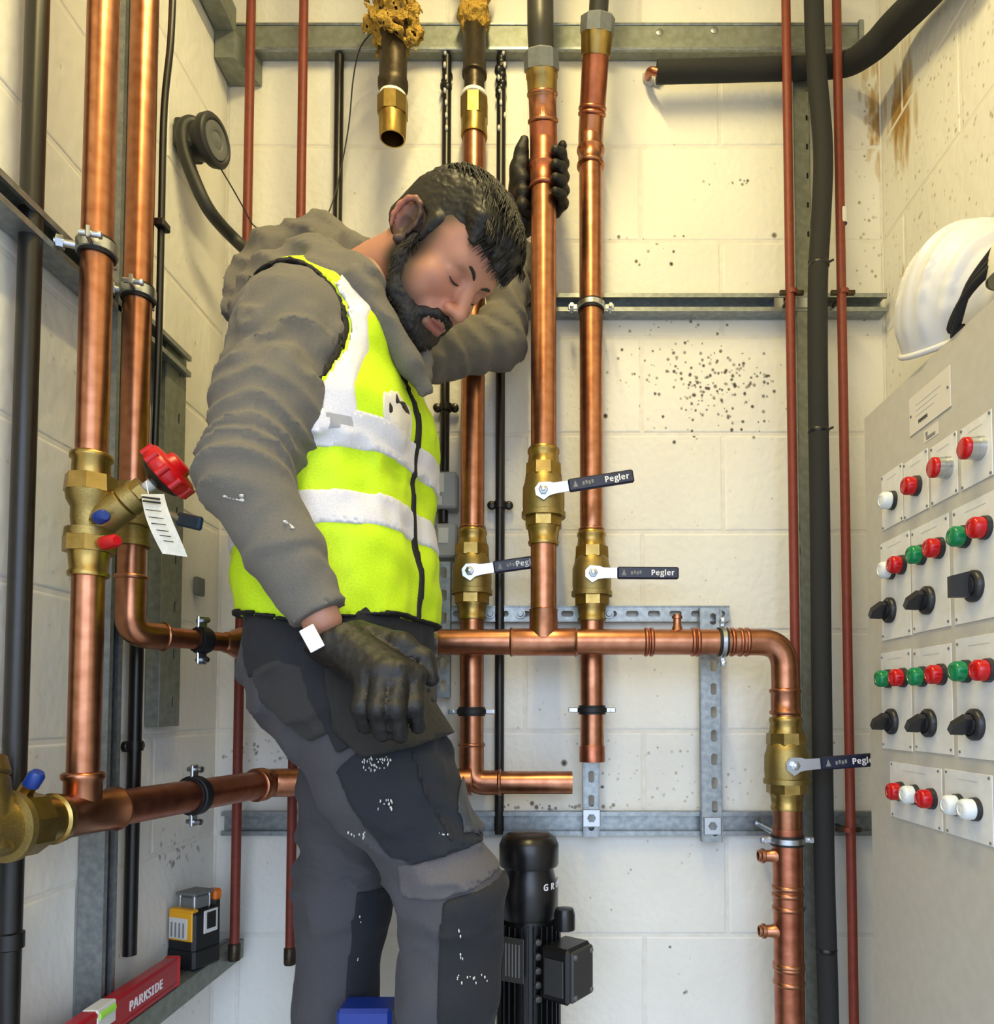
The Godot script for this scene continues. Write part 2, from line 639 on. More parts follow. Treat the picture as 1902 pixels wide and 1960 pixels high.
func make_room() -> void:
	var random := RandomNumberGenerator.new()
	random.seed = 41
	var black := Color(0.13, 0.12, 0.10)
	var rust := Color(0.60, 0.42, 0.14)
	var w := WALL_RIGHT - WALL_LEFT
	var spot := func(px: float, py: float) -> Vector2:
		var p := at(px, py, 0.0)
		return Vector2(p.x - WALL_LEFT, p.y)
	var back_marks := [
		{"at": spot.call(1385, 735), "count": 190, "spread": Vector2(0.075, 0.055), "size": 0.0030, "strength": 0.9, "color": black},
		{"at": spot.call(1300, 690), "count": 70, "spread": Vector2(0.09, 0.05), "size": 0.0028, "strength": 0.85, "color": black},
		{"at": spot.call(1240, 480), "count": 12, "spread": Vector2(0.05, 0.03), "size": 0.0032, "strength": 0.8, "color": black},
		{"at": spot.call(1400, 348), "count": 9, "spread": Vector2(0.03, 0.004), "size": 0.0026, "strength": 0.8, "color": black},
		{"at": spot.call(1660, 400), "count": 40, "spread": Vector2(0.02, 0.15), "size": 0.0030, "strength": 0.6, "color": Color(0.40, 0.33, 0.18)},
		{"at": spot.call(1672, 210), "count": 90, "spread": Vector2(0.012, 0.05), "size": 0.006, "strength": 0.35, "color": rust, "stretch": 3.0},
		{"at": spot.call(1560, 1520), "count": 60, "spread": Vector2(0.30, 0.05), "size": 0.0022, "strength": 0.5, "color": Color(0.36, 0.30, 0.22)},
		{"at": spot.call(1300, 1500), "count": 90, "spread": Vector2(0.10, 0.05), "size": 0.0024, "strength": 0.5, "color": Color(0.40, 0.32, 0.20)},
		{"at": spot.call(1080, 1543), "count": 26, "spread": Vector2(0.06, 0.004), "size": 0.0040, "strength": 0.8, "color": Color(0.22, 0.17, 0.12)},
		{"at": spot.call(500, 1440), "count": 40, "spread": Vector2(0.06, 0.012), "size": 0.0030, "strength": 0.6, "color": Color(0.30, 0.27, 0.24)},
		{"at": Vector2(w / 2, 1.8), "count": 420, "spread": Vector2(0.45, 0.65), "size": 0.0018, "strength": 0.45, "color": Color(0.35, 0.31, 0.24)},
	]
	for one in [[1480, 450], [1158, 795], [1153, 1505], [1079, 1459], [1280, 1812], [1310, 1898], [1283, 505]]:
		back_marks.append({"at": spot.call(one[0], one[1]), "count": 2, "spread": Vector2(0.001, 0.001), "size": 0.0055, "strength": 0.95, "color": black})
	var back := structure("wall_back")
	var b := Build.new()
	bar(b, Vector3(WALL_LEFT - 0.1, -0.15, -0.14), Vector3(WALL_RIGHT + 0.1, ROOM_HEIGHT + 0.1, 0.0), 0.0)
	put("mortar_bed", b, M.mortar, back)
	var size := Vector2(w, ROOM_HEIGHT)
	block_wall(back, Vector3(WALL_LEFT, 0, 0), Vector3.RIGHT, Vector3.BACK, w, wall_paint(wall_picture(5, 768, 1536, size, back_marks), 5, 768, 1536), [at(1388, 1300, 0).x - WALL_LEFT, at(1232, 1500, 0).x - WALL_LEFT], random, size)

	var side_size := Vector2(ROOM_DEPTH, ROOM_HEIGHT)
	var left_marks := [
		{"at": Vector2(0.35, 1.7), "count": 260, "spread": Vector2(0.35, 0.6), "size": 0.0022, "strength": 0.4, "color": Color(0.36, 0.33, 0.27)},
		{"at": Vector2(0.15, 1.12), "count": 34, "spread": Vector2(0.05, 0.02), "size": 0.0034, "strength": 0.55, "color": Color(0.30, 0.28, 0.24)},
		{"at": Vector2(0.80, 2.55), "count": 12, "spread": Vector2(0.05, 0.06), "size": 0.005, "strength": 0.5, "color": Color(0.45, 0.30, 0.15)},
	]
	var left := structure("wall_left")
	b = Build.new()
	bar(b, Vector3(WALL_LEFT - 0.14, -0.15, 0.0), Vector3(WALL_LEFT, ROOM_HEIGHT + 0.1, ROOM_DEPTH), 0.0)
	put("mortar_bed", b, M.mortar, left)
	block_wall(left, Vector3(WALL_LEFT, 0, 0), Vector3.BACK, Vector3.RIGHT, ROOM_DEPTH, wall_paint(wall_picture(6, 768, 1024, side_size, left_marks), 6, 768, 1024), [0.02, 0.26], random, side_size)

	var stain: Vector3 = on_x(1725, 210, WALL_RIGHT)
	var stain_low: Vector3 = on_x(1738, 590, WALL_RIGHT)
	var right_marks := [
		{"at": Vector2(stain.z, stain.y), "count": 150, "spread": Vector2(0.022, 0.05), "size": 0.008, "strength": 0.30, "color": rust, "stretch": 3.0},
		{"at": Vector2(stain_low.z, stain_low.y), "count": 60, "spread": Vector2(0.010, 0.03), "size": 0.005, "strength": 0.45, "color": Color(0.48, 0.34, 0.10), "stretch": 2.5},
		{"at": Vector2(0.32, 2.45), "count": 700, "spread": Vector2(0.28, 0.30), "size": 0.0023, "strength": 0.5, "color": Color(0.36, 0.29, 0.17)},
	]
	var right := structure("wall_right")
	b = Build.new()
	bar(b, Vector3(WALL_RIGHT, -0.15, 0.0), Vector3(WALL_RIGHT + 0.14, ROOM_HEIGHT + 0.1, ROOM_DEPTH), 0.0)
	put("mortar_bed", b, M.mortar, right)
	block_wall(right, Vector3(WALL_RIGHT, 0, 0), Vector3.BACK, Vector3.LEFT, ROOM_DEPTH, wall_paint(wall_picture(7, 768, 1024, side_size, right_marks), 7, 768, 1024), [0.10, 0.32], random, side_size)

	# Wall with the open doorway, behind the camera.
	var front := structure("wall_front")
	b = Build.new()
	var z0 := ROOM_DEPTH
	var z1 := ROOM_DEPTH + 0.14
	bar(b, Vector3(WALL_LEFT - 0.1, -0.15, z0), Vector3(WALL_LEFT + 0.02, ROOM_HEIGHT + 0.1, z1), 0.0)
	bar(b, Vector3(WALL_RIGHT - 0.06, -0.15, z0), Vector3(WALL_RIGHT + 0.1, ROOM_HEIGHT + 0.1, z1), 0.0)
	bar(b, Vector3(WALL_LEFT + 0.02, 2.40, z0), Vector3(WALL_RIGHT - 0.06, ROOM_HEIGHT + 0.1, z1), 0.0)
	put("masonry", b, M.mortar, front)
	var floor_node := structure("floor")
	b = Build.new()
	bar(b, Vector3(WALL_LEFT - 0.12, -0.15, -0.12), Vector3(WALL_RIGHT + 0.12, 0.0, ROOM_DEPTH + 0.14), 0.0)
	put("slab", b, M.concrete, floor_node)
	var yard := structure("ground")
	b = Build.new()
	bar(b, Vector3(-6.0, -0.20, ROOM_DEPTH + 0.14), Vector3(6.0, -0.03, ROOM_DEPTH + 9.0), 0.0)
	put("paving", b, M.concrete, yard)
	var ceiling := structure("ceiling")
	b = Build.new()
	bar(b, Vector3(WALL_LEFT - 0.12, ROOM_HEIGHT, -0.12), Vector3(WALL_RIGHT + 0.12, ROOM_HEIGHT + 0.12, ROOM_DEPTH + 0.14), 0.0)
	put("board", b, M.ceiling_board, ceiling)


# The warm batten lamp under the ceiling, out of the frame, whose shadows fall below the pipes.
func make_lamp() -> void:
	var base := Vector3(-0.06, ROOM_HEIGHT, 1.08)
	var t := thing("batten_lamp", "warm white batten lamp fixed under the ceiling", "lamp", base)
	var b := Build.new()
	bar(b, base + Vector3(-0.035, -0.045, -0.60), base + Vector3(0.035, 0.0, 0.60), 0.004)
	put("housing", b, M.lamp_case, t)
	var glow := plain(Color(1.0, 0.93, 0.78), 0.4)
	glow.emission_enabled = true
	glow.emission = Color(1.0, 0.91, 0.64)
	glow.emission_energy_multiplier = 3.0
	b = Build.new()
	bar(b, base + Vector3(-0.03, -0.075, -0.59), base + Vector3(0.03, -0.046, 0.59), 0.012)
	put("diffuser", b, glow, t)
	var light := AreaLight3D.new()
	light.name = "lamp_light"
	t.add_child(light)
	light.area_size = Vector2(0.055, 1.16)
	light.light_color = Color(1.0, 0.91, 0.64)
	light.light_energy = 2.65
	light.area_range = 12.0
	light.area_attenuation = 2.0
	light.shadow_enabled = true
	light.position = Vector3(0, -0.080, 0)
	light.rotation = Vector3(-PI / 2, 0, 0)


# ---------------------------------------------------------------- fittings
# Split pipe ring: rubber lining, metal band, two ears with screws and a stud to the rail behind.
func pipe_clip(label: String, centre: Vector3, axis: Vector3, radius: float, ears: Vector3, stud_to: Vector3, band_wide := 0.017, dark := false, group := "") -> Node3D:
	var t := thing("pipe_clip", label, "pipe clip", centre, group)
	var b := Build.new()
	var h := band_wide
	var half := h / 2.0
	lathe(b, centre, axis, [Vector2(-half - 0.004, radius), Vector2(-half - 0.004, radius + 0.0035), Vector2(half + 0.004, radius + 0.0035), Vector2(half + 0.004, radius)], 36)
	put("rubber_lining", b, M.rubber, t)
	b = Build.new()
	lathe(b, centre, axis, [Vector2(-half, radius + 0.0034), Vector2(-half + 0.001, radius + 0.0062), Vector2(half - 0.001, radius + 0.0062), Vector2(half, radius + 0.0034)], 36)
	put("band", b, M.rubber if dark else M.zinc, t)
	var e := ears.normalized()
	var w := axis.normalized()
	var f := w.cross(e)
	for s in [-1.0, 1.0]:
		b = Build.new()
		box(b, Transform3D(Basis(e, w, f), centre + e * s * (radius + 0.014)), Vector3(0.022, h, 0.006), 0.0015)
		var ear := put("ear", b, M.zinc, t)
		b = Build.new()
		lathe(b, centre + e * s * (radius + 0.017) - f * 0.012, f, [Vector2(0, 0.0), Vector2(0, 0.0042), Vector2(0.024, 0.0042), Vector2(0.024, 0.0056), Vector2(0.028, 0.005), Vector2(0.029, 0.0)], 12)
		put("screw", b, M.zinc, ear)
	if stud_to != Vector3.ZERO:
		b = Build.new()
		var d := (stud_to - centre).normalized()
		tube(b, [centre + d * (radius + 0.004), stud_to], 0.0055, 12)
		put("stud", b, M.zinc, t)
		b = Build.new()
		lathe(b, stud_to - d * 0.012, d, [Vector2(0, 0), Vector2(0, 0.010), Vector2(0.009, 0.010), Vector2(0.009, 0.0)], 6, true)
		put("nut", b, M.zinc, t)
	return t


# Press ring on a copper pipe.
func bead(b: Build, centre: Vector3, axis: Vector3, radius: float, long := 0.008, rise := 0.003) -> void:
	var h := long / 2.0
	lathe(b, centre, axis, [Vector2(-h, radius), Vector2(-h * 0.7, radius + rise * 0.7), Vector2(0, radius + rise), Vector2(h * 0.7, radius + rise * 0.7), Vector2(h, radius)], 36)


# Copper socket fitting: slightly wider than the pipe with a rolled bead at each end.
func socket(b: Build, from: Vector3, to: Vector3, radius: float) -> void:
	var axis := to - from
	var l := axis.length()
	var r := radius + 0.0022
	lathe(b, from, axis, [Vector2(0, radius - 0.0005), Vector2(0, r), Vector2(0.003, r + 0.0030), Vector2(0.007, r + 0.0030), Vector2(0.010, r), Vector2(l - 0.010, r), Vector2(l - 0.007, r + 0.0030), Vector2(l - 0.003, r + 0.0030), Vector2(l, r), Vector2(l, radius - 0.0005)], 40)


# Brass lever ball valve on a vertical pipe.
func ball_valve(label: String, foot: Vector3, long: float, radius: float, lever_turn: float, lever_long: float) -> Node3D:
	var t := thing("ball_valve", label, "valve", foot, "brass lever valves with dark blue handles")
	var k := long / 0.198
	var r := radius
	var b := Build.new()
	lathe(b, foot, Vector3.UP, [Vector2(0, r - 0.001), Vector2(0, r + 0.004), Vector2(0.006, r + 0.0055), Vector2(0.010, r + 0.003), Vector2(0.030 * k, r + 0.0055), Vector2(0.034 * k, r + 0.0075), Vector2(0.036 * k, r + 0.0075)], 40)
	put("lower_collar", b, M.brass, t)
	b = Build.new()
	lathe(b, foot + Vector3.UP * 0.036 * k, Vector3.UP, [Vector2(0, r + 0.004), Vector2(0, r + 0.013), Vector2(0.022 * k, r + 0.013), Vector2(0.022 * k, r + 0.004)], 8, true, PI / 8)
	put("lower_nut", b, M.brass, t)
	b = Build.new()
	lathe(b, foot + Vector3.UP * 0.056 * k, Vector3.UP, [Vector2(0, r + 0.006), Vector2(0.0, r + 0.0185), Vector2(0.010 * k, r + 0.0185), Vector2(0.0115 * k, r + 0.0155), Vector2(0.026 * k, r + 0.0165), Vector2(0.060 * k, r + 0.0160), Vector2(0.070 * k, r + 0.0125), Vector2(0.085 * k, r + 0.0105), Vector2(0.088 * k, r + 0.006)], 40)
	put("body", b, M.brass_cast, t)
	b = Build.new()
	lathe(b, foot + Vector3.UP * 0.139 * k, Vector3.UP, [Vector2(0, r + 0.004), Vector2(0, r + 0.0125), Vector2(0.024 * k, r + 0.0115), Vector2(0.024 * k, r + 0.004)], 8, true, PI / 8)
	put("upper_nut", b, M.brass, t)
	b = Build.new()
	lathe(b, foot + Vector3.UP * 0.162 * k, Vector3.UP, [Vector2(0, r + 0.008), Vector2(0.008 * k, r + 0.0055), Vector2(0.022 * k, r + 0.0040), Vector2(0.026 * k, r + 0.0062), Vector2(0.032 * k, r + 0.0062), Vector2(0.036 * k, r + 0.0035), Vector2(0.036 * k, r - 0.001)], 40)
	put("upper_collar", b, M.brass, t)
	# lever: stem, chrome nut, steel arm and sleeve
	var pivot := foot + Vector3.UP * 0.098 * k
	var ahead := Vector3.BACK
	b = Build.new()
	lathe(b, pivot + ahead * (r + 0.008), ahead, [Vector2(0, 0), Vector2(0, 0.014), Vector2(0.014, 0.013), Vector2(0.016, 0.0)], 24)
	put("stem", b, M.brass, t)
	var along := Vector3(cos(lever_turn), sin(lever_turn), 0)
	var up := Vector3(-sin(lever_turn), cos(lever_turn), 0)
	var face := pivot + ahead * (r + 0.022)
	b = Build.new()
	slab(b, face, along, up, [Vector2(-0.016, 0.006), Vector2(-0.006, 0.016), Vector2(0.014, 0.014), Vector2(0.022, 0.011), Vector2(0.062, 0.010), Vector2(0.062, -0.010), Vector2(0.022, -0.011), Vector2(0.010, -0.013), Vector2(-0.002, -0.020), Vector2(-0.016, -0.008)], 0.003)
	var lever := put("lever", b, M.zinc, t)
	b = Build.new()
	lathe(b, face + ahead * 0.003, ahead, [Vector2(0, 0), Vector2(0, 0.0095), Vector2(0.006, 0.0095), Vector2(0.007, 0.008), Vector2(0.007, 0.0)], 6, true)
	lathe(b, face + ahead * 0.010, ahead, [Vector2(0, 0.005), Vector2(0.004, 0.005), Vector2(0.005, 0.003), Vector2(0.005, 0.0)], 12)
	put("nut", b, M.zinc, lever)
	b = Build.new()
	var l0 := 0.050
	var l1 := l0 + lever_long
	box(b, Transform3D(Basis(along, up, ahead), face + along * (l0 + l1) / 2.0 + ahead * 0.002), Vector3(l1 - l0, 0.026, 0.010), 0.003)
	var sleeve := put("handle_sleeve", b, M.navy_sleeve, lever, "dark blue plastic handle sleeve")
	letters("lettering", "Pegler", 0.016, Transform3D(Basis(along, up, ahead), face + along * (l1 - 0.034) + ahead * 0.0074), M.print_white, sleeve)
	b = Build.new()
	for i in 4:
		box(b, Transform3D(Basis(along, up, ahead), face + along * (l0 + 0.030 + 0.006 * i) + ahead * 0.0073 + up * (0.001 if i % 2 else -0.0005)), Vector3(0.004, 0.007, 0.0006), 0.0)
	slab(b, face + along * (l0 + 0.014) + ahead * 0.0071, along, up, [Vector2(-0.005, -0.006), Vector2(0.005, -0.006), Vector2(0.0, 0.008)], 0.0005)
	put("printed_marks", b, M.print_grey, sleeve)
	return t


# ---------------------------------------------------------------- left wall
func make_left_pipes() -> void:
	var r := 0.021
	var p1 := on_x(180, 700, -0.655)
	var z1 := p1.z
	var v_top := high(868, z1)
	var v_low := high(1104, z1)
	var tee := on_x(172, 1562, -0.655)
	tee.z = z1
	tee.x = -0.655
	tee.y = high(1558, z1)
	var up := Vector3.UP
	# upper pipe
	var t := thing("copper_pipe", "tall copper pipe rising from the brass valve with the red handwheel", "pipe", Vector3(p1.x, v_top, z1))
	var b := Build.new()
	tube(b, [Vector3(p1.x, v_top - 0.01, z1), Vector3(p1.x, ROOM_HEIGHT - 0.01, z1)], r, 36)
	put("pipe", b, M.copper, t)

	# commissioning valve
	var foot := Vector3(p1.x, v_low, z1)
	var long := v_top - v_low
	t = thing("commissioning_valve", "brass Y pattern valve with red handwheel and hanging white tag", "valve", foot)
	b = Build.new()
	lathe(b, foot, up, [Vector2(0, r), Vector2(0, r + 0.005), Vector2(0.005, r + 0.006), Vector2(0.009, r + 0.003), Vector2(0.030, r + 0.005), Vector2(0.036, r + 0.006), Vector2(0.036, r)], 36)
	put("lower_collar", b, M.brass, t)
	b = Build.new()
	lathe(b, foot + up * 0.034, up, [Vector2(0, r), Vector2(0, r + 0.0125), Vector2(0.022, r + 0.0125), Vector2(0.022, r)], 8, true, PI / 8)
	put("lower_nut", b, M.brass, t)
	b = Build.new()
	lathe(b, foot + up * 0.055, up, [Vector2(0, r), Vector2(0, r + 0.011), Vector2(0.012, r + 0.010), Vector2(0.014, r + 0.002), Vector2(0.03, r + 0.0035), Vector2(long - 0.135, r + 0.0035), Vector2(long - 0.125, r + 0.009), Vector2(long - 0.112, r + 0.011), Vector2(long - 0.108, r + 0.004)], 36)
	var branch := (Vector3(0.74, 0.60, -0.06)).normalized()
	var root := foot + up * 0.068
	lathe(b, root, branch, [Vector2(0.0, 0.020), Vector2(0.018, 0.0225), Vector2(0.060, 0.0225), Vector2(0.062, 0.0195), Vector2(0.064, 0.0225), Vector2(0.082, 0.0215), Vector2(0.084, 0.017)], 32)
	put("body", b, M.brass_cast, t)
	b = Build.new()
	lathe(b, root + branch * 0.083, branch, [Vector2(0, 0.0), Vector2(0, 0.0195), Vector2(0.014, 0.0195), Vector2(0.014, 0.0)], 8, true)
	put("bonnet_nut", b, M.brass, t)
	b = Build.new()
	lathe(b, foot + up * (long - 0.058), up, [Vector2(0, r), Vector2(0, r + 0.013), Vector2(0.024, r + 0.011), Vector2(0.024, r)], 8, true, PI / 8)
	put("upper_nut", b, M.brass, t)
	b = Build.new()
	lathe(b, foot + up * (long - 0.034), up, [Vector2(0, r + 0.004), Vector2(0.022, r + 0.003), Vector2(0.025, r + 0.0065), Vector2(0.031, r + 0.0065), Vector2(0.034, r + 0.003), Vector2(0.034, r)], 36)
	put("upper_collar", b, M.brass, t)
	b = Build.new()
	lathe(b, root + branch * 0.096, branch, [Vector2(0, 0), Vector2(0, 0.008), Vector2(0.018, 0.008), Vector2(0.018, 0.0)], 16)
	put("spindle", b, M.off_white, t)
	b = Build.new()
	lathe(b, root + branch * 0.110, branch, [Vector2(0, 0.0), Vector2(0.0, 0.012), Vector2(0.010, 0.030), Vector2(0.016, 0.034), Vector2(0.016, 0.0)], 32)
	var wheel := put("handwheel_base", b, M.black_plastic, t, "black underside of the handwheel")
	b = Build.new()
	lathe(b, root + branch * 0.125, branch, [Vector2(0, 0.0), Vector2(0, 0.036), Vector2(0.005, 0.041), Vector2(0.018, 0.041), Vector2(0.024, 0.036), Vector2(0.026, 0.020), Vector2(0.034, 0.018), Vector2(0.036, 0.014), Vector2(0.036, 0.0)], 10, false, 0.0, 0.3)
	for k in 10:
		var f := frame_of(branch)
		var a := TAU * (k + 0.5) / 10
		var d := f.x * cos(a) + f.y * sin(a)
		tube(b, [root + branch * 0.127 + d * 0.0375, root + branch * 0.146 + d * 0.0375], 0.0055, 8)
	put("handwheel", b, M.red_plastic, wheel, "red ribbed plastic handwheel")
	for k in 2:
		var side := Vector3(0.75, 0.0, 0.66) if k == 0 else Vector3(0.86, 0.0, 0.50)
		var o := foot + up * (0.066 - 0.034 * k + 0.012)
		b = Build.new()
		lathe(b, o, side, [Vector2(r, 0.0), Vector2(r, 0.0085), Vector2(r + 0.018, 0.0085), Vector2(r + 0.018, 0.0)], 6, true)
		put("test_point", b, M.brass, t)
		b = Build.new()
		lathe(b, o + side * (r + 0.017), side, [Vector2(0, 0.0), Vector2(0, 0.0095), Vector2(0.018 + 0.010 * k, 0.009), Vector2(0.022 + 0.010 * k, 0.006), Vector2(0.022 + 0.010 * k, 0.0)], 20)
		put("test_cap", b, M.blue_plastic if k == 0 else M.red_plastic, t, "blue test point cap" if k == 0 else "red test point cap")
	# tag
	var hook := at(270, 946, z1 + 0.03)
	var tag := thing("label_tag", "curled white paper tag hung below the red handwheel", "tag", hook)
	b = Build.new()
	var down := (at(312, 1060, z1 + 0.045) - hook)
	var across := (at(322, 950, z1 + 0.03) - hook)
	for i in 8:
		for j in 1:
			var s0 := i / 8.0
			var s1 := (i + 1) / 8.0
			var curl := Vector3(0, 0, 0.012)
			b.quad(hook + down * s0 + curl * sin(s0 * 3.0), hook + down * s0 + across * (1.0 - 0.25 * s0) + curl * sin(s0 * 3.0 + 1.2), hook + down * s1 + across * (1.0 - 0.25 * s1) + curl * sin(s1 * 3.0 + 1.2), hook + down * s1 + curl * sin(s1 * 3.0))
	put("sheet", b, M.paper, tag)
	b = Build.new()
	var lines := [0.08, 0.15, 0.30, 0.42, 0.52, 0.62, 0.70, 0.78]
	for i in lines.size():
		var s: float = lines[i]
		var curl2 := Vector3(0, 0, 0.012 * sin(s * 3.0 + 0.6) + 0.0012)
		var o := hook + down * s + across * 0.12 + curl2
		var e := hook + down * (s + 0.015) + across * (0.78 if i < 2 else 0.72) * (1.0 - 0.2 * s) + curl2 + Vector3(0, 0, 0.001)
		tube(b, [o, e], 0.0014 if i < 2 else 0.0006, 4)
	put("printed_lines", b, M.print_dark, tag)
	b = Build.new()
	tube(b, [hook + Vector3(0.01, 0, 0), hook + Vector3(0.004, 0.02, -0.005)], 0.001, 6)
	put("string", b, M.white_plastic, tag)

	# lower pipe with tee and the run to the back wall
	var far := at(520, 1486, 0.16)
	far.y = tee.y
	var dir := (far - tee).normalized()
	t = thing("copper_pipe", "copper pipe dropping from the valve to a tee and thick low run", "pipe", tee)
	b = Build.new()
	tube(b, [foot + up * 0.012, tee + up * 0.05], r, 36)
	put("pipe", b, M.copper, t)
	b = Build.new()
	var big := 0.0275
	lathe(b, tee + up * 0.012, up, [Vector2(0, r + 0.003), Vector2(0.034, r + 0.003), Vector2(0.038, r + 0.0065), Vector2(0.044, r + 0.0065), Vector2(0.047, r + 0.003), Vector2(0.047, r - 0.001)], 36)
	socket(b, tee - dir * 0.045, tee + dir * 0.062, big)
	put("tee", b, M.copper, t)
	b = Build.new()
	tube(b, [tee + dir * 0.05, far - dir * 0.05], big - 0.0005, 36)
	put("run_pipe", b, M.copper_dull, t)
	b = Build.new()
	var right_end := far + Vector3(0.40, 0, -0.015)
	socket(b, far - dir * 0.055, far - dir * 0.030, big)
	tube(b, bent([far - dir * 0.05, far, far + Vector3(0.07, 0, -0.003)], 0.035), big + 0.001, 32)
	put("elbow", b, M.copper, t)
	b = Build.new()
	tube(b, [far + Vector3(0.06, 0, -0.002), right_end], big - 0.0005, 32)
	bead(b, far + Vector3(0.068, 0, -0.002), Vector3.RIGHT, big + 0.001)
	put("end_pipe", b, M.copper, t)
	var mid := tee + dir * ((far - tee).length() * 0.50)
	pipe_clip("black rubber pipe ring on the low copper run beside the wall", mid, dir, big, Vector3.UP, Vector3(WALL_LEFT, mid.y, mid.z), 0.016, true)

	# brass strainer at the near end of the run
	t = thing("brass_strainer", "large brass Y strainer joined to the low copper run", "strainer", tee - dir * 0.05)
	var o := tee - dir * 0.042
	var axis := -dir
	b = Build.new()
	lathe(b, o, axis, [Vector2(0, 0.024), Vector2(0, 0.0335), Vector2(0.007, 0.0345), Vector2(0.010, 0.031), Vector2(0.034, 0.034)], 40)
	put("end_socket", b, M.brass, t)
	b = Build.new()
	lathe(b, o + axis * 0.034, axis, [Vector2(0, 0.03), Vector2(0, 0.0415), Vector2(0.030, 0.0415), Vector2(0.030, 0.03)], 8, true, 0.2)
	put("hexagon", b, M.brass, t)
	b = Build.new()
	lathe(b, o + axis * 0.064, axis, [Vector2(0, 0.034), Vector2(0.003, 0.0450), Vector2(0.011, 0.0450), Vector2(0.014, 0.036), Vector2(0.050, 0.0365), Vector2(0.053, 0.0460), Vector2(0.062, 0.0460), Vector2(0.066, 0.034), Vector2(0.20, 0.031), Vector2(0.20, 0.0)], 40)
	var heart := o + axis * 0.105
	var lift := (Vector3(-0.28, 0.92, -0.15)).normalized()
	lathe(b, heart - lift * 0.03, lift, [Vector2(0, 0.030), Vector2(0.05, 0.037), Vector2(0.090, 0.037), Vector2(0.092, 0.034), Vector2(0.096, 0.039), Vector2(0.116, 0.037), Vector2(0.118, 0.0)], 36)
	put("body", b, M.brass_cast, t, "cast brass body with cast marks")
	b = Build.new()
	var leave := o + axis * 0.245
	tube(b, bent([o + axis * 0.19, leave, Vector3(leave.x - 0.004, leave.y, 1.70)], 0.06), 0.0255, 28)
	put("feed_pipe", b, M.copper, t, "copper pipe leaving the strainer")
	b = Build.new()
	slab(b, heart + Vector3(0.020, 0.02, 0.0375), Vector3(0.8, -0.2, -0.5).normalized(), Vector3.UP, [Vector2(0, 0), Vector2(0.012, 0.006), Vector2(0.0, 0.012), Vector2(0.003, 0.006)], 0.002)
	put("cast_arrow", b, M.brass_cast, t)
	b = Build.new()
	lathe(b, o + axis * 0.050 + up * 0.036, Vector3(0.5, 0.75, 0.1), [Vector2(0, 0.0), Vector2(0, 0.0095), Vector2(0.016, 0.0095), Vector2(0.016, 0.0)], 6, true)
	put("test_point", b, M.brass, t)
	b = Build.new()
	lathe(b, o + axis * 0.048 + up * 0.036 + Vector3(0.5, 0.75, 0.1).normalized() * 0.016, Vector3(0.5, 0.75, 0.1), [Vector2(0, 0.0), Vector2(0, 0.010), Vector2(0.016, 0.010), Vector2(0.021, 0.007), Vector2(0.021, 0.0)], 18)
	put("test_cap", b, M.blue_plastic, t, "blue test point cap")

	# second riser
	var p2 := on_x(263, 600, -0.665)
	var z2 := p2.z
	var low2 := Vector3(p2.x, high(1213, z2), z2)
	var valve_low := high(1046, z2)
	var valve_top := high(928, z2)
	t = thing("copper_pipe", "tall copper pipe running down beside the red handwheel", "pipe", Vector3(p2.x, valve_top, z2))
	b = Build.new()
	tube(b, [Vector3(p2.x, valve_top - 0.02, z2), Vector3(p2.x, ROOM_HEIGHT - 0.01, z2)], r, 36)
	put("pipe", b, M.copper, t)
	var turn_to := at(500, 1229, 0.27)
	turn_to.y = low2.y
	var d2 := (turn_to - low2).normalized()
	t = thing("copper_pipe", "copper pipe bending below a brass valve and widening through a reducer", "pipe", low2)
	b = Build.new()
	tube(b, [Vector3(p2.x, valve_low + 0.02, z2), low2 + up * 0.05], r - 0.0005, 36)
	put("pipe", b, M.copper, t)
	b = Build.new()
	tube(b, bent([low2 + up * 0.092, low2, low2 + d2 * 0.060], 0.045, 10), r + 0.001, 36)
	bead(b, low2 + up * 0.090, up, r + 0.001, 0.008, 0.0035)
	bead(b, low2 + d2 * 0.056, d2, r + 0.0005, 0.007, 0.003)
	put("elbow", b, M.copper, t)
	b = Build.new()
	var l2 := (turn_to - low2).length()
	tube(b, [low2 + d2 * 0.05, low2 + d2 * (l2 - 0.055)], 0.0168, 32)
	put("branch_pipe", b, M.copper_dull, t)
	b = Build.new()
	lathe(b, low2 + d2 * (l2 - 0.080), d2, [Vector2(0, 0.0168), Vector2(0.004, 0.019), Vector2(0.010, 0.0195), Vector2(0.032, 0.029), Vector2(0.040, 0.031), Vector2(0.062, 0.0305), Vector2(0.066, 0.0325), Vector2(0.070, 0.0325), Vector2(0.073, 0.0275), Vector2(0.073, 0.025)], 40)
	put("reducer", b, M.copper, t)
	b = Build.new()
	var y_head := high(1229, 0.165)
	tube(b, bent([low2 + d2 * (l2 - 0.02), Vector3(turn_to.x + 0.045, low2.y, turn_to.z - 0.045), Vector3(turn_to.x + 0.13, y_head, 0.150), Vector3(at(846, 1229, 0.165).x, y_head, 0.165)], 0.06), 0.0255, 32)
	put("wide_pipe", b, M.copper_dull, t)
	var clip_at := low2 + d2 * 0.125
	pipe_clip("black rubber pipe ring next to the copper reducer on the upper branch", clip_at, d2, 0.0172, Vector3.UP, Vector3.ZERO, 0.018, true)
	# its valve
	foot = Vector3(p2.x, valve_low, z2)
	long = valve_top - valve_low
	t = thing("ball_valve", "small brass valve with a teal lever behind the white tag", "valve", foot)
	b = Build.new()
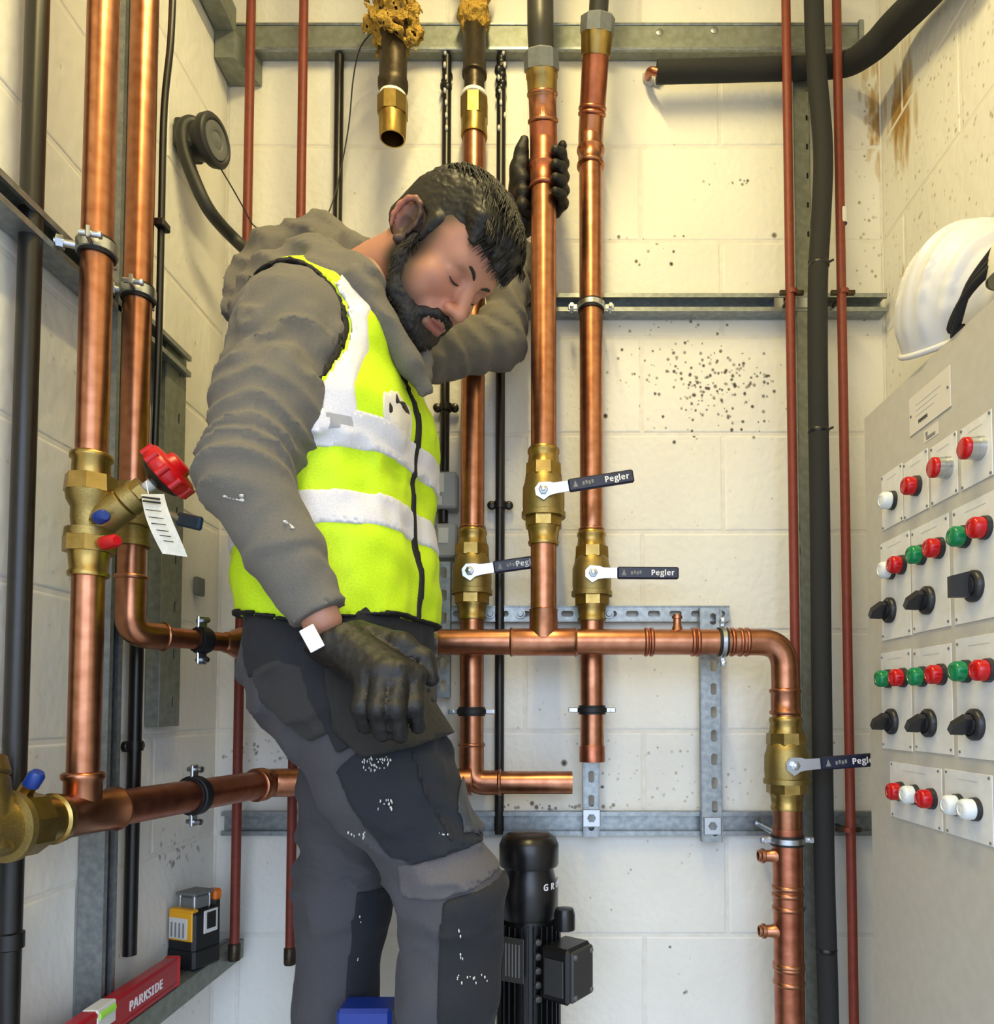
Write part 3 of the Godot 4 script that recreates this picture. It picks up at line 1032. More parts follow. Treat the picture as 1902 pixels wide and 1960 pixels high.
	lathe(b, foot, up, [Vector2(0, r), Vector2(0, r + 0.006), Vector2(0.008, r + 0.006), Vector2(0.009, r + 0.003), Vector2(0.030, r + 0.004), Vector2(0.032, r + 0.010), Vector2(0.060, r + 0.013), Vector2(0.080, r + 0.011), Vector2(long - 0.02, r + 0.004), Vector2(long, r + 0.004), Vector2(long, r)], 36)
	put("body", b, M.brass_cast, t)
	b = Build.new()
	lathe(b, foot + up * (long - 0.030), up, [Vector2(0, r), Vector2(0, r + 0.009), Vector2(0.018, r + 0.009), Vector2(0.018, r)], 8, true)
	put("nut", b, M.brass, t)
	var pivot := foot + up * 0.055
	var lever_dir := (at(385, 1003, z2 + 0.075) - (pivot + Vector3(0.03, 0, 0.0)))
	b = Build.new()
	tube(b, [pivot + Vector3(r, 0, 0.005), pivot + Vector3(r + 0.034, 0, 0.012)], 0.008, 12)
	tube(b, [pivot + Vector3(r + 0.028, 0, 0.012), pivot + Vector3(0.03, 0, 0) + lever_dir * 0.62], 0.006, 10)
	var lev := put("lever", b, M.zinc, t)
	b = Build.new()
	var la := lever_dir.normalized()
	var lf := frame_of(la)
	box(b, Transform3D(Basis(la, lf.y, la.cross(lf.y)), pivot + Vector3(0.03, 0, 0) + lever_dir * 0.78), Vector3(lever_dir.length() * 0.44, 0.021, 0.009), 0.003)
	var teal := plain(Color(0.03, 0.17, 0.27), 0.4)
	put("handle_sleeve", b, teal, lev, "dark teal handle sleeve")

	# clips to the rail
	var c1 := Vector3(p1.x, high(478, z1), z1)
	pipe_clip("zinc pipe clip with long stud holding the nearer tall copper pipe to the wall rail", c1, up, r, Vector3(0.3, 0, 1), Vector3(WALL_LEFT + 0.041, c1.y, z1 + 0.02))
	var c2 := Vector3(p2.x, high(563, z2), z2)
	pipe_clip("zinc pipe clip holding the copper pipe that ends in the reducer branch", c2, up, r, Vector3(0.3, 0, 1), Vector3(WALL_LEFT + 0.041, c2.y, z2 + 0.02))
	# thin black cable along the second riser
	t = thing("cable", "thin black cable strapped along a tall copper pipe", "cable", Vector3(p2.x + 0.02, c2.y, z2 - 0.03))
	b = Build.new()
	var cx := p2.x + 0.019
	tube(b, curve([Vector3(cx + 0.016, high(-60, z2), z2 - 0.02), Vector3(cx + 0.014, high(60, z2), z2 - 0.02), Vector3(cx + 0.003, high(190, z2), z2 - 0.025), Vector3(cx, high(400, z2), z2 - 0.03), Vector3(cx, high(640, z2), z2 - 0.03), Vector3(cx - 0.002, high(850, z2), z2 - 0.03)]), 0.0055, 10)
	put("sheath", b, M.black_plastic, t)
	b = Build.new()
	bar(b, Vector3(cx - 0.006, high(418, z2), z2 - 0.04), Vector3(cx + 0.011, high(402, z2), z2 - 0.016), 0.002)
	put("cable_tie", b, M.black_plastic, t)


# ---------------------------------------------------------------- pipes at the back wall
func make_back_pipes() -> void:
	var up := Vector3.UP
	var r := 0.0253
	var rc := 0.0262
	var zb := 0.078
	var zc := 0.165
	var xb := at(904, 1000, zb).x
	var xc := at(1040, 1000, zc).x
	var xd := at(1132, 1000, zb).x
	var y_man := high(1229, zc)
	var b: Build
	var t: Node3D

	# riser behind the worker's head
	var v0 := high(1187, zb)
	var v1 := high(1014, zb)
	t = thing("copper_pipe", "copper riser that passes behind the worker's head down to a lever valve", "pipe", Vector3(xb, v1, zb))
	b = Build.new()
	tube(b, [Vector3(xb, v1 - 0.01, zb), Vector3(xb, high(255, zb), zb)], r, 36)
	put("pipe", b, M.copper, t)
	bead_part(t, Vector3(xb, v1 + 0.004, zb), r)
	t = thing("pipe_connector", "brass connector under an old steel pipe above the worker's head", "fitting", Vector3(xb, high(262, zb), zb))
	b = Build.new()
	var y0 := high(264, zb)
	lathe(b, Vector3(xb, y0, zb), up, [Vector2(0, r), Vector2(0, r + 0.003), Vector2(0.004, r + 0.004), Vector2(0.022, r + 0.003), Vector2(0.040, r + 0.004)], 36)
	put("sleeve", b, M.brass, t)
	b = Build.new()
	lathe(b, Vector3(xb, y0 + 0.040, zb), up, [Vector2(0, r), Vector2(0, r + 0.006), Vector2(0.045, r + 0.006), Vector2(0.047, r)], 8, true, PI / 8)
	put("nut", b, M.brass, t)
	b = Build.new()
	lathe(b, Vector3(xb, y0 + 0.087, zb), up, [Vector2(0, r), Vector2(0.002, r + 0.004), Vector2(0.010, r + 0.003), Vector2(0.012, r - 0.002)], 32)
	put("sealing_tape", b, M.white_plastic, t)
	t = thing("steel_pipe", "old brown steel pipe with yellow foam where it leaves the ceiling above the worker", "pipe", Vector3(xb, y0 + 0.1, zb))
	b = Build.new()
	lathe(b, Vector3(xb, y0 + 0.090, zb), up, [Vector2(0, 0.0), Vector2(0, r - 0.003), Vector2(0.050, r - 0.003), Vector2(0.052, r + 0.002), Vector2(0.058, r + 0.002), Vector2(0.060, r), Vector2(0.50, r), Vector2(0.50, 0.0)], 32)
	put("pipe", b, M.old_steel, t)
	foam_collar(t, Vector3(xb, high(58, zb), zb), 0.048, 0.14, 31)
	ball_valve("brass lever valve on the riser directly behind the worker's chest", Vector3(xb, v0, zb), v1 - v0, r, 0.14, 0.105)

	# its lower end behind the header
	t = thing("copper_pipe", "copper pipe that turns behind the worker's hip to an open horizontal end", "pipe", Vector3(xb, v0, zb))
	b = Build.new()
	var bend_y := high(1498, zb)
	tube(b, [Vector3(xb, v0 + 0.01, zb), Vector3(xb, bend_y + 0.07, zb)], r, 36)
	put("pipe", b, M.copper, t)
	b = Build.new()
	var dx := at(918, 1450, zb).x
	tube(b, bent([Vector3(xb, bend_y + 0.085, zb), Vector3(xb, bend_y, zb), Vector3(xb + 0.062, bend_y, zb)], 0.042, 10), r + 0.001, 36)
	bead(b, Vector3(xb, bend_y + 0.080, zb), up, r + 0.001)
	bead(b, Vector3(xb + 0.060, bend_y, zb), Vector3.RIGHT, r + 0.001)
	put("elbow", b, M.copper, t)
	b = Build.new()
	var x_end := at(1095, 1498, zb).x
	tube(b, [Vector3(xb + 0.05, bend_y, zb), Vector3(x_end, bend_y, zb)], r - 0.001, 36, false)
	tube(b, [Vector3(xb + 0.05, bend_y, zb), Vector3(x_end, bend_y, zb)], r - 0.0025, 36, false)
	lathe(b, Vector3(x_end, bend_y, zb), Vector3.RIGHT, [Vector2(0, r - 0.0025), Vector2(0, r - 0.001)], 36)
	put("open_end", b, M.copper, t)
	pipe_clip("rubber lined pipe clip on the copper pipe behind the worker's hip", Vector3(xb, high(1362, zb), zb), up, r, Vector3.RIGHT, Vector3(xb, high(1362, zb), 0.012), 0.011, true)

	# riser the worker holds, with the header it feeds
	var c0 := high(1044, zc)
	var c1 := high(858, zc)
	t = thing("copper_pipe", "copper riser gripped by the worker's raised glove", "pipe", Vector3(xc, c1, zc))
	b = Build.new()
	var c_bend := high(272, zc)
	tube(b, [Vector3(xc, c1 - 0.01, zc), Vector3(xc, c_bend + 0.005, zc)], rc, 36)
	put("pipe", b, M.copper, t)
	b = Build.new()
	socket(b, Vector3(xc, high(366, zc), zc), Vector3(xc, high(318, zc), zc), rc)
	var lean := Vector3(-0.03, 0.90, 0.42).normalized()
	var knee := Vector3(xc, c_bend, zc)
	tube(b, bent([Vector3(xc, high(330, zc), zc), knee, knee + lean * 0.05], 0.04, 8), rc + 0.0022, 36)
	put("bend", b, M.copper_dull, t)
	b = Build.new()
	socket(b, knee + lean * 0.030, knee + lean * 0.085, rc)
	put("coupling", b, M.copper, t)
	t = thing("pipe_connector", "brass and grey union joining a black pipe to the gripped copper riser", "fitting", knee + lean * 0.08)
	b = Build.new()
	lathe(b, knee + lean * 0.075, lean, [Vector2(0, rc), Vector2(0, rc + 0.003), Vector2(0.030, rc + 0.0045), Vector2(0.032, rc + 0.006), Vector2(0.048, rc + 0.006)], 36)
	put("sleeve", b, M.brass, t)
	b = Build.new()
	lathe(b, knee + lean * 0.118, lean, [Vector2(0, rc), Vector2(0, rc + 0.009), Vector2(0.030, rc + 0.009), Vector2(0.034, rc + 0.003), Vector2(0.034, rc)], 8, true)
	put("union_nut", b, M.grey_iron, t, "grey iron union nut")
	t = thing("steel_pipe", "dark grey painted pipe coming down to the gripped copper riser", "pipe", knee + lean * 0.15)
	b = Build.new()
	var rise := knee + lean * 0.19
	tube(b, bent([knee + lean * 0.13, rise, rise + Vector3(-0.004, 0.6, 0.04)], 0.07, 8), [rc - 0.002, rc, rc, rc, rc, rc, rc, rc, rc, rc, rc], 32)
	put("pipe", b, M.grey_plastic_dark, t)
	ball_valve("brass lever valve on the riser that meets the header at a tee", Vector3(xc, c0, zc), c1 - c0, rc, 0.155, 0.130)

	# header with tee, branches and right-hand drop
	var x0 := at(838, 1229, zc).x
	var x1 := at(1405, 1229, zc).x
	var xr := at(1504, 1450, zc).x
	t = thing("copper_header", "horizontal copper header with tee, clamps and an elbow dropping to a lever valve", "pipe", Vector3(xc, y_man, zc))
	b = Build.new()
	tube(b, [Vector3(x0, y_man, zc), Vector3(x1, y_man, zc)], rc, 36)
	put("pipe", b, M.copper, t)
	b = Build.new()
	var xt0 := at(976, 1229, zc).x
	var xt1 := at(1104, 1229, zc).x
	lathe(b, Vector3(xt0, y_man, zc), Vector3.RIGHT, [Vector2(0, rc), Vector2(0, rc + 0.002), Vector2(0.003, rc + 0.0042), Vector2(0.007, rc + 0.002), Vector2(xt1 - xt0 - 0.007, rc + 0.002), Vector2(xt1 - xt0 - 0.003, rc + 0.0042), Vector2(xt1 - xt0, rc + 0.002), Vector2(xt1 - xt0, rc)], 40)
	lathe(b, Vector3(xc, y_man + 0.008, zc), up, [Vector2(0, rc + 0.0022), Vector2(high(1165, zc) - y_man - 0.012, rc + 0.0022), Vector2(high(1165, zc) - y_man - 0.010, rc + 0.003), Vector2(high(1165, zc) - y_man - 0.008, rc)], 40)
	put("tee", b, M.copper, t)
	b = Build.new()
	tube(b, [Vector3(xc, y_man + 0.05, zc), Vector3(xc, c0 + 0.01, zc)], rc, 36)
	put("tee_pipe", b, M.copper, t)
	for px in [1236, 1246, 1325, 1334, 1400, 1416, 1428]:
		b = Build.new()
		bead(b, Vector3(at(px, 1229, zc).x, y_man, zc), Vector3.RIGHT, rc, 0.009, 0.0036)
		put("press_ring", b, M.copper_dull, t)
	b = Build.new()
	var xs := at(1296, 1229, zc).x
	lathe(b, Vector3(xs, y_man + rc - 0.006, zc), up, [Vector2(0, 0.013), Vector2(0.014, 0.0085), Vector2(0.026, 0.0080), Vector2(0.027, 0.0105), Vector2(0.033, 0.0105), Vector2(0.034, 0.0085), Vector2(0.036, 0.0085), Vector2(0.036, 0.0)], 24)
	put("stub", b, M.copper, t)
	b = Build.new()
	var y_drop := high(1330, zc)
	tube(b, bent([Vector3(at(1400, 1229, zc).x, y_man, zc), Vector3(xr, y_man, zc), Vector3(xr, y_drop, zc)], 0.085, 14), rc + 0.0008, 36)
	put("elbow", b, M.copper, t)
	b = Build.new()
	var rv1 := high(1372, zc)
	var rv0 := high(1550, zc)
	socket(b, Vector3(xr, rv1 + 0.004, zc), Vector3(xr, high(1318, zc), zc), rc)
	tube(b, [Vector3(xr, y_drop + 0.01, zc), Vector3(xr, rv1 - 0.01, zc)], rc, 36)
	put("drop_pipe", b, M.copper, t)
	b = Build.new()
	lathe(b, Vector3(x0 - 0.004, y_man, zc), Vector3.RIGHT, [Vector2(0, 0.0), Vector2(0, rc + 0.004), Vector2(0.006, rc + 0.004), Vector2(0.006, rc)], 36)
	put("end_ring", b, M.zinc, t)
	pipe_clip("zinc pipe clip on the header beside its elbow", Vector3(at(1382, 1229, zc).x, y_man, zc), Vector3.RIGHT, rc, Vector3.UP, Vector3(at(1382, 1229, zc).x, y_man, 0.045), 0.010)
	ball_valve("brass lever valve below the header elbow beside the black lagged pipe", Vector3(xr, rv0, zc), rv1 - rv0, rc, 0.075, 0.118)
	t = thing("copper_pipe", "thick copper drop pipe with two small side stubs below a lever valve", "pipe", Vector3(xr, rv0, zc))
	var rd := 0.0285
	b = Build.new()
	tube(b, [Vector3(xr, rv0 + 0.01, zc), Vector3(xr, high(1600, zc), zc)], rc + 0.0008, 36)
	put("pipe", b, M.copper, t)
	b = Build.new()
	tube(b, [Vector3(xr, high(1585, zc), zc), Vector3(xr, 0.30, zc)], rd, 36)
	put("lower_pipe", b, M.copper_dull, t)
	for py in [1698, 1712, 1738, 1846, 1852, 1880]:
		b = Build.new()
		bead(b, Vector3(xr, high(py, zc), zc), up, rd, 0.010, 0.0030)
		put("press_ring", b, M.copper, t)
	for py in [1638, 1782]:
		b = Build.new()
		lathe(b, Vector3(xr - rd + 0.006, high(py, zc), zc), Vector3.LEFT, [Vector2(0, 0.018), Vector2(0.010, 0.0125), Vector2(0.022, 0.0115), Vector2(0.024, 0.0145), Vector2(0.030, 0.0145), Vector2(0.032, 0.0115), Vector2(0.036, 0.0115), Vector2(0.036, 0.009), Vector2(0.020, 0.009), Vector2(0.020, 0.0)], 24)
		put("stub", b, M.copper, t)
	pipe_clip("zinc pipe clip with a slanting stud on the thick copper drop pipe", Vector3(xr, high(1608, zc), zc), up, rd, Vector3.RIGHT, at(1447, 1575, 0.03), 0.012)

	# riser to the right of the gripped one
	var d0 := high(1190, zb)
	var d1 := high(1018, zb)
	t = thing("copper_pipe", "tall copper riser held by the wall rail to the right of the gripped one", "pipe", Vector3(xd, d1, zb))
	b = Build.new()
	var k1 := Vector3(xd, high(262, zb), zb)
	tube(b, [Vector3(xd, d1 - 0.01, zb), k1 + up * 0.005], r, 36)
	put("pipe", b, M.copper, t)
	bead_part(t, Vector3(xd, d1 + 0.004, zb), r)
	b = Build.new()
	socket(b, Vector3(xd, high(322, zb), zb), Vector3(xd, high(284, zb), zb), r)
	var lean_d := Vector3(0.05, 0.86, 0.46).normalized()
	tube(b, bent([Vector3(xd, high(300, zb), zb), k1, k1 + lean_d * 0.055], 0.035, 8), r + 0.002, 36)
	put("bend", b, M.copper, t)
	b = Build.new()
	socket(b, k1 + lean_d * 0.035, k1 + lean_d * 0.055, r)
	tube(b, [k1 + lean_d * 0.05, k1 + lean_d * 0.150], r + 0.003, 36)
	put("coupling", b, M.copper_dull, t)
	t = thing("pipe_connector", "brass cone and grey union above the copper riser held by the wall rail", "fitting", k1 + lean_d * 0.15)
	b = Build.new()
	lathe(b, k1 + lean_d * 0.138, lean_d, [Vector2(0, r), Vector2(0, r + 0.0045), Vector2(0.004, r + 0.006), Vector2(0.040, r + 0.0085)], 36)
	put("sleeve", b, M.brass, t)
	b = Build.new()
	lathe(b, k1 + lean_d * 0.176, lean_d, [Vector2(0, r), Vector2(0, r + 0.011), Vector2(0.028, r + 0.011), Vector2(0.032, r + 0.004), Vector2(0.032, r - 0.004), Vector2(0.034, 0.0)], 8, true)
	put("union_nut", b, M.grey_iron, t, "grey iron union nut")
	t = thing("steel_pipe", "short dark pipe above the grey union beside the ceiling trunking", "pipe", k1 + lean_d * 0.2)
	b = Build.new()
	tube(b, bent([k1 + lean_d * 0.20, k1 + lean_d * 0.25, k1 + lean_d * 0.25 + up * 0.45], 0.04), r - 0.005, 24)
	put("pipe", b, M.grey_plastic_dark, t)
	ball_valve("brass lever valve on the riser held by the wall rail", Vector3(xd, d0, zb), d1 - d0, r, -0.005, 0.128)
	t = thing("copper_pipe", "short copper pipe hanging behind the header with a plain cut end", "pipe", Vector3(xd, d0, zb))
	b = Build.new()
	var e_low := high(1458, zb)
	tube(b, [Vector3(xd, d0 + 0.01, zb), Vector3(xd, e_low + 0.03, zb)], r, 36)
	put("pipe", b, M.copper, t)
	b = Build.new()
	lathe(b, Vector3(xd, e_low, zb), up, [Vector2(0.01, 0.0), Vector2(0.0, r - 0.002), Vector2(0, r + 0.002), Vector2(0.032, r + 0.002), Vector2(0.036, r)], 36)
	put("end_socket", b, M.copper_dull, t)
	pipe_clip("rubber lined pipe clip on the short cut copper pipe", Vector3(xd, high(1359, zb), zb), up, r, Vector3.RIGHT, Vector3(xd, high(1359, zb), 0.042), 0.011, true)
	pipe_clip("zinc pipe clip fixing a copper riser to the upper wall rail", Vector3(xd, high(588, zb), zb), up, r, Vector3.RIGHT, Vector3(xd, high(588, zb), 0.041), 0.012)

	# open connector hanging from the ceiling
	var zo := 0.16
	var foot := at(751, 266, zo)
	var tilt := Vector3(0.012, 1.0, 0.05).normalized()
	t = thing("steel_pipe", "old brown steel pipe wrapped in yellow foam with an open end piece", "pipe", foot + tilt * 0.1)
	b = Build.new()
	lathe(b, foot + tilt * 0.088, tilt, [Vector2(0, 0.0), Vector2(0, 0.024), Vector2(0.016, 0.031), Vector2(0.030, 0.0315), Vector2(0.034, 0.0285), Vector2(0.150, 0.0285), Vector2(0.152, 0.033), Vector2(0.170, 0.033), Vector2(0.172, 0.026), Vector2(0.50, 0.026), Vector2(0.5, 0.0)], 32)
	put("pipe", b, M.old_steel, t)
	foam_lumps(t, foot + tilt * 0.22, 33)
	t = thing("pipe_connector", "brass connector with an open lower end hanging in the air", "fitting", foot)
	b = Build.new()
	lathe(b, foot, tilt, [Vector2(0.07, 0.0), Vector2(0.07, 0.0225), Vector2(0.0, 0.0235), Vector2(0.0, 0.0262), Vector2(0.006, 0.0275), Vector2(0.046, 0.0290)], 40)
	put("sleeve", b, M.brass, t)
	b = Build.new()
	lathe(b, foot + tilt * 0.046, tilt, [Vector2(0, 0.02), Vector2(0, 0.0322), Vector2(0.036, 0.0322), Vector2(0.038, 0.026), Vector2(0.042, 0.022)], 8, true, PI / 8)
	put("nut", b, M.brass, t)
	b = Build.new()
	lathe(b, foot + tilt * 0.083, tilt, [Vector2(0, 0.02), Vector2(0.001, 0.0285), Vector2(0.007, 0.028), Vector2(0.010, 0.024)], 28)
	put("sealing_tape", b, M.white_plastic, t)


func bead_part(t: Node3D, centre: Vector3, radius: float) -> void:
	var b := Build.new()
	bead(b, centre, Vector3.UP, radius, 0.008, 0.0036)
	put("press_ring", b, M.copper, t)


# Lumpy ring of expanded foam.
func foam_collar(t: Node3D, low: Vector3, radius: float, tall: float, seed_number: int) -> void:
	foam(t, low + Vector3.UP * 0.02, Vector3.UP, radius - 0.012, tall, seed_number, 0.010, "yellow expanded foam collar")


func foam_lumps(t: Node3D, low: Vector3, seed_number: int) -> void:
	foam(t, low + Vector3.UP * 0.005, Vector3.UP, 0.044, 0.13, seed_number, 0.030, "torn yellow foam around the pipe")


# Ragged mass of expanded foam round a pipe.
func foam(t: Node3D, low: Vector3, axis: Vector3, radius: float, tall: float, seed_number: int, ragged: float, label: String) -> void:
	var noise := FastNoiseLite.new()
	noise.seed = seed_number
	noise.frequency = 1.0
	noise.fractal_octaves = 3
	var e := Vector3(radius + 0.05, 0.05, radius + 0.05)
	var f := Field.new(low - e, low + axis * tall + e, 0.0045)
	f.bone(low, low + axis * tall, radius * 0.9, radius, 0.01)
	f.alter(0.044, func(p: Vector3, v: float) -> float:
		return v - noise.get_noise_3d(p.x * 22.0, p.y * 22.0, p.z * 22.0) * ragged * 1.6 - noise.get_noise_3d(p.x * 70.0, p.y * 70.0, p.z * 70.0) * 0.007)
	var b := Build.new()
	f.mesh_into(b, Transform3D())
	put("foam_collar", b, M.foam_yellow, t, label)


func blob(b: Build, centre: Vector3, size: Vector3, random: RandomNumberGenerator) -> void:
	var rows := 6
	var cols := 9
	var pts := []
	var bump := random.randf() * 10.0
	for i in rows + 1:
		var line := []
		for j in cols + 1:
			var a := PI * i / rows
			var c := TAU * (j % cols) / cols
			var d := Vector3(sin(a) * cos(c), cos(a), sin(a) * sin(c))
			line.append(d * (1.0 + 0.16 * sin(d.x * 5.0 + bump) * cos(d.z * 4.0 + bump)))
		pts.append(line)
	for i in rows:
		for j in cols:
			var p: Vector3 = pts[i][j]
			var q: Vector3 = pts[i][j + 1]
			var s: Vector3 = pts[i + 1][j + 1]
			var u: Vector3 = pts[i + 1][j]
			if i > 0:
				b.tri(centre + p * size, centre + q * size, centre + s * size, p.normalized(), q.normalized(), s.normalized())
			if i < rows - 1:
				b.tri(centre + p * size, centre + s * size, centre + u * size, p.normalized(), s.normalized(), u.normalized())


# ---------------------------------------------------------------- rails, trunking
func depth_where(py: float, y: float) -> float:
	var d := ray(CENTRE.x, py)
	return EYE.z + (y - EYE.y) * d.z / d.y


func rail_thing(called: String, label: String, from: Vector3, to: Vector3, mouth: Vector3, wide: float, deep: float, m: Material) -> Node3D:
	var t := thing(called, label, "rail", (from + to) / 2.0)
	var b := Build.new()
	strut(b, from, to, mouth, wide, deep)
	put("channel", b, m, t)
	return t


func plate_bolt(t: Node3D, centre: Vector3, size: float) -> void:
	var b := Build.new()
	box(b, Transform3D(Basis(), centre), Vector3(size, size, 0.006), 0.001)
	var p := put("square_washer", b, M.zinc, t)
	b = Build.new()
	lathe(b, centre + Vector3(0, 0, 0.003), Vector3.BACK, [Vector2(0, 0.0), Vector2(0, 0.0095), Vector2(0.007, 0.0085), Vector2(0.007, 0.0)], 6, true)
	put("bolt", b, M.grey_iron, p)


func make_struts() -> void:
	var b: Build
	# galvanised trunking below the ceiling
	var y0 := high(120, 0.0)
	var z1 := depth_where(95, y0)
	var y1 := high(46, z1)
	var xr := at(1652, 70, z1).x
	var t := thing("steel_trunking", "galvanised steel cable trunking along the top of the back wall and round the corner", "trunking", Vector3(0, y0, 0.02))
	b = Build.new()
	bar(b, Vector3(WALL_LEFT + 0.006, y0, 0.005), Vector3(xr, y1, z1), 0.0015)
	put("back_run", b, M.galvanised_dull, t)
	b = Build.new()
	bar(b, Vector3(WALL_LEFT + 0.006, y1 - 0.004, z1 - 0.004), Vector3(xr, y1 + 0.002, z1 + 0.0025), 0.0008)
	bar(b, Vector3(WALL_LEFT + 0.06, y0 - 0.0015, z1 - 0.006), Vector3(xr, y0 + 0.006, z1 + 0.0020), 0.0008)
	put("cover_edge", b, M.galvanised, t)
	b = Build.new()
	slab(b, Vector3(WALL_LEFT + 0.006, y0, 0.005), Vector3.RIGHT, Vector3.BACK, [Vector2(0.0, 0.0), Vector2(0.075, 0.0), Vector2(0.042, 0.075), Vector2(0.0, 0.075)], (y1 - y0) * -1.0 * signf(Vector3.RIGHT.cross(Vector3.BACK).y))
	put("corner_piece", b, M.galvanised_dull, t)
	b = Build.new()
	bar(b, Vector3(WALL_LEFT + 0.006, y0, 0.07), Vector3(WALL_LEFT + 0.048, y1, 1.4), 0.0015)
	put("side_run", b, M.galvanised_dull, t)
	b = Build.new()
	bar(b, Vector3(xr - 0.012, y0 - 0.002, 0.005), Vector3(xr, y1 + 0.006, z1 + 0.006), 0.001)
	put("end_flange", b, M.galvanised, t)
	for p in [[1367, 58], [470, 108], [1262, 62], [700, 60]]:
		b = Build.new()
		lathe(b, at(p[0], p[1], z1), Vector3.BACK, [Vector2(0, 0.0085), Vector2(0.001, 0.0085), Vector2(0.003, 0.005), Vector2(0.003, 0.0)], 16)
		put("screw", b, M.galvanised, t)

	# open rails
	var yu := high(588, 0.02)
	t = rail_thing("channel_rail", "galvanised channel rail across the back wall behind the tall risers", Vector3(at(985, 588, 0).x, yu, 0.005), Vector3(at(1682, 588, 0).x, yu, 0.005), Vector3.BACK, 0.041, 0.036, M.galvanised)
	b = Build.new()
	bar(b, Vector3(at(1482, 580, 0.04).x, yu - 0.016, 0.008), Vector3(at(1500, 580, 0.04).x, yu + 0.016, 0.040), 0.001)
	bar(b, Vector3(at(1522, 580, 0.04).x, yu - 0.014, 0.036), Vector3(at(1546, 580, 0.04).x, yu + 0.010, 0.043), 0.001)
	put("spring_nut", b, M.zinc, t)
	var yl := high(1576, 0.02)
	t = rail_thing("channel_rail", "long channel rail low on the back wall behind the pump", Vector3(at(432, 1576, 0).x, yl, 0.005), Vector3(WALL_RIGHT - 0.012, yl, 0.005), Vector3.BACK, 0.052, 0.020, M.galvanised)
	var hy := high(1175, 0.02)
	# slotted rail behind the header
	t = thing("slotted_rail", "slotted galvanised rail behind the copper header", "rail", Vector3(at(1160, 1175, 0).x, hy, 0.01))
	var hx0 := at(858, 1175, 0.021).x
	var hx1 := at(1396, 1175, 0.021).x
	b = Build.new()
	slotted(b, Vector3(hx0, hy, 0.022), Vector3.RIGHT, Vector3.UP, hx1 - hx0, 0.030, 0.047, Vector2(0.028, 0.013))
	bar(b, Vector3(hx0, hy + 0.015, 0.005), Vector3(hx1, hy + 0.018, 0.024), 0.0006)
	bar(b, Vector3(hx0, hy - 0.018, 0.005), Vector3(hx1, hy - 0.015, 0.024), 0.0006)
	put("channel", b, M.galvanised, t)
	for px in [938, 996, 1165, 1372]:
		b = Build.new()
		var c := at(px, 1175, 0.024)
		lathe(b, c, Vector3.BACK, [Vector2(0, 0.0), Vector2(0, 0.011), Vector2(0.003, 0.011), Vector2(0.003, 0.007), Vector2(0.008, 0.006), Vector2(0.008, 0.0)], 16)
		put("bolt", b, M.galvanised, t)
	# upright slotted rails
	for one in [[1131, 1190, 1602, 0.036, "slotted upright rail behind the short cut copper pipe", 1566, 0.0], [1360, 1163, 1612, 0.046, "slotted upright rail below the header clip", 1581, -0.006], [848, 1075, 1335, 0.030, "slotted upright rail beside the worker's hip", 0, 0.0]]:
		var x: float = at(one[0], 1400, 0.04).x
		var top := high(one[1], 0.044)
		var low := high(one[2], 0.044)
		var w: float = one[3]
		t = thing("slotted_rail", one[4], "rail", Vector3(x, low, 0.04))
		b = Build.new()
		slotted(b, Vector3(x, low, 0.045), Vector3.UP, Vector3.LEFT, top - low, w - 0.004, 0.047, Vector2(0.026, 0.013), 0.0025, one[6])
		bar(b, Vector3(x - w / 2, low, 0.0265), Vector3(x - w / 2 + 0.003, top, 0.0455), 0.0006)
		bar(b, Vector3(x + w / 2 - 0.003, low, 0.0265), Vector3(x + w / 2, top, 0.0455), 0.0006)
		put("channel", b, M.galvanised, t)
		if one[5] > 0:
			plate_bolt(t, Vector3(x, high(one[5], 0.05), 0.049), 0.037)
	# header clip bracket
	# left wall rail, tray and upright
	var ry := on_x(180, 560, WALL_LEFT + 0.02).y + 0.006
	var rz0 := on_x(362, 720, WALL_LEFT + 0.041).z
	t = rail_thing("channel_rail", "galvanised channel rail along the side wall carrying two tall copper pipes", Vector3(WALL_LEFT + 0.005, ry, rz0), Vector3(WALL_LEFT + 0.005, ry, 1.35), Vector3.RIGHT, 0.041, 0.040, M.galvanised)
	var sz := on_x(168, 1700, WALL_LEFT + 0.02).z
	t = rail_thing("channel_rail", "upright galvanised channel rail standing behind the copper tee", Vector3(WALL_LEFT + 0.005, 0.0, sz - 0.018), Vector3(WALL_LEFT + 0.005, y0 - 0.004, sz - 0.018), Vector3.RIGHT, 0.036, 0.040, M.galvanised)
	# perforated tray
	var ta := on_x(309, 1100, WALL_LEFT + 0.030)
	var tb := on_x(347, 1100, WALL_LEFT + 0.030)
	var ty1 := on_x(330, 655, WALL_LEFT + 0.03).y
	var ty0 := on_x(330, 1390, WALL_LEFT + 0.03).y
	t = thing("cable_tray", "perforated grey cable tray upright on the side wall", "cable tray", Vector3(WALL_LEFT, ty0, ta.z))
	b = Build.new()
	var wide := ta.z - tb.z
	slotted(b, Vector3(WALL_LEFT + 0.030, ty0, (ta.z + tb.z) / 2.0), Vector3.UP, Vector3.FORWARD, ty1 - ty0, wide, 0.085, Vector2(0.020, 0.006), 0.0015, 0.012)
	put("perforated_face", b, M.galvanised_dull, t)
	b = Build.new()
	bar(b, Vector3(WALL_LEFT + 0.005, ty0, ta.z - 0.0015), Vector3(WALL_LEFT + 0.0305, ty1, ta.z + 0.0005), 0.0005)
	bar(b, Vector3(WALL_LEFT + 0.005, ty0, tb.z - 0.0005), Vector3(WALL_LEFT + 0.0305, ty1, tb.z + 0.0015), 0.0005)
	put("flange", b, M.galvanised, t)
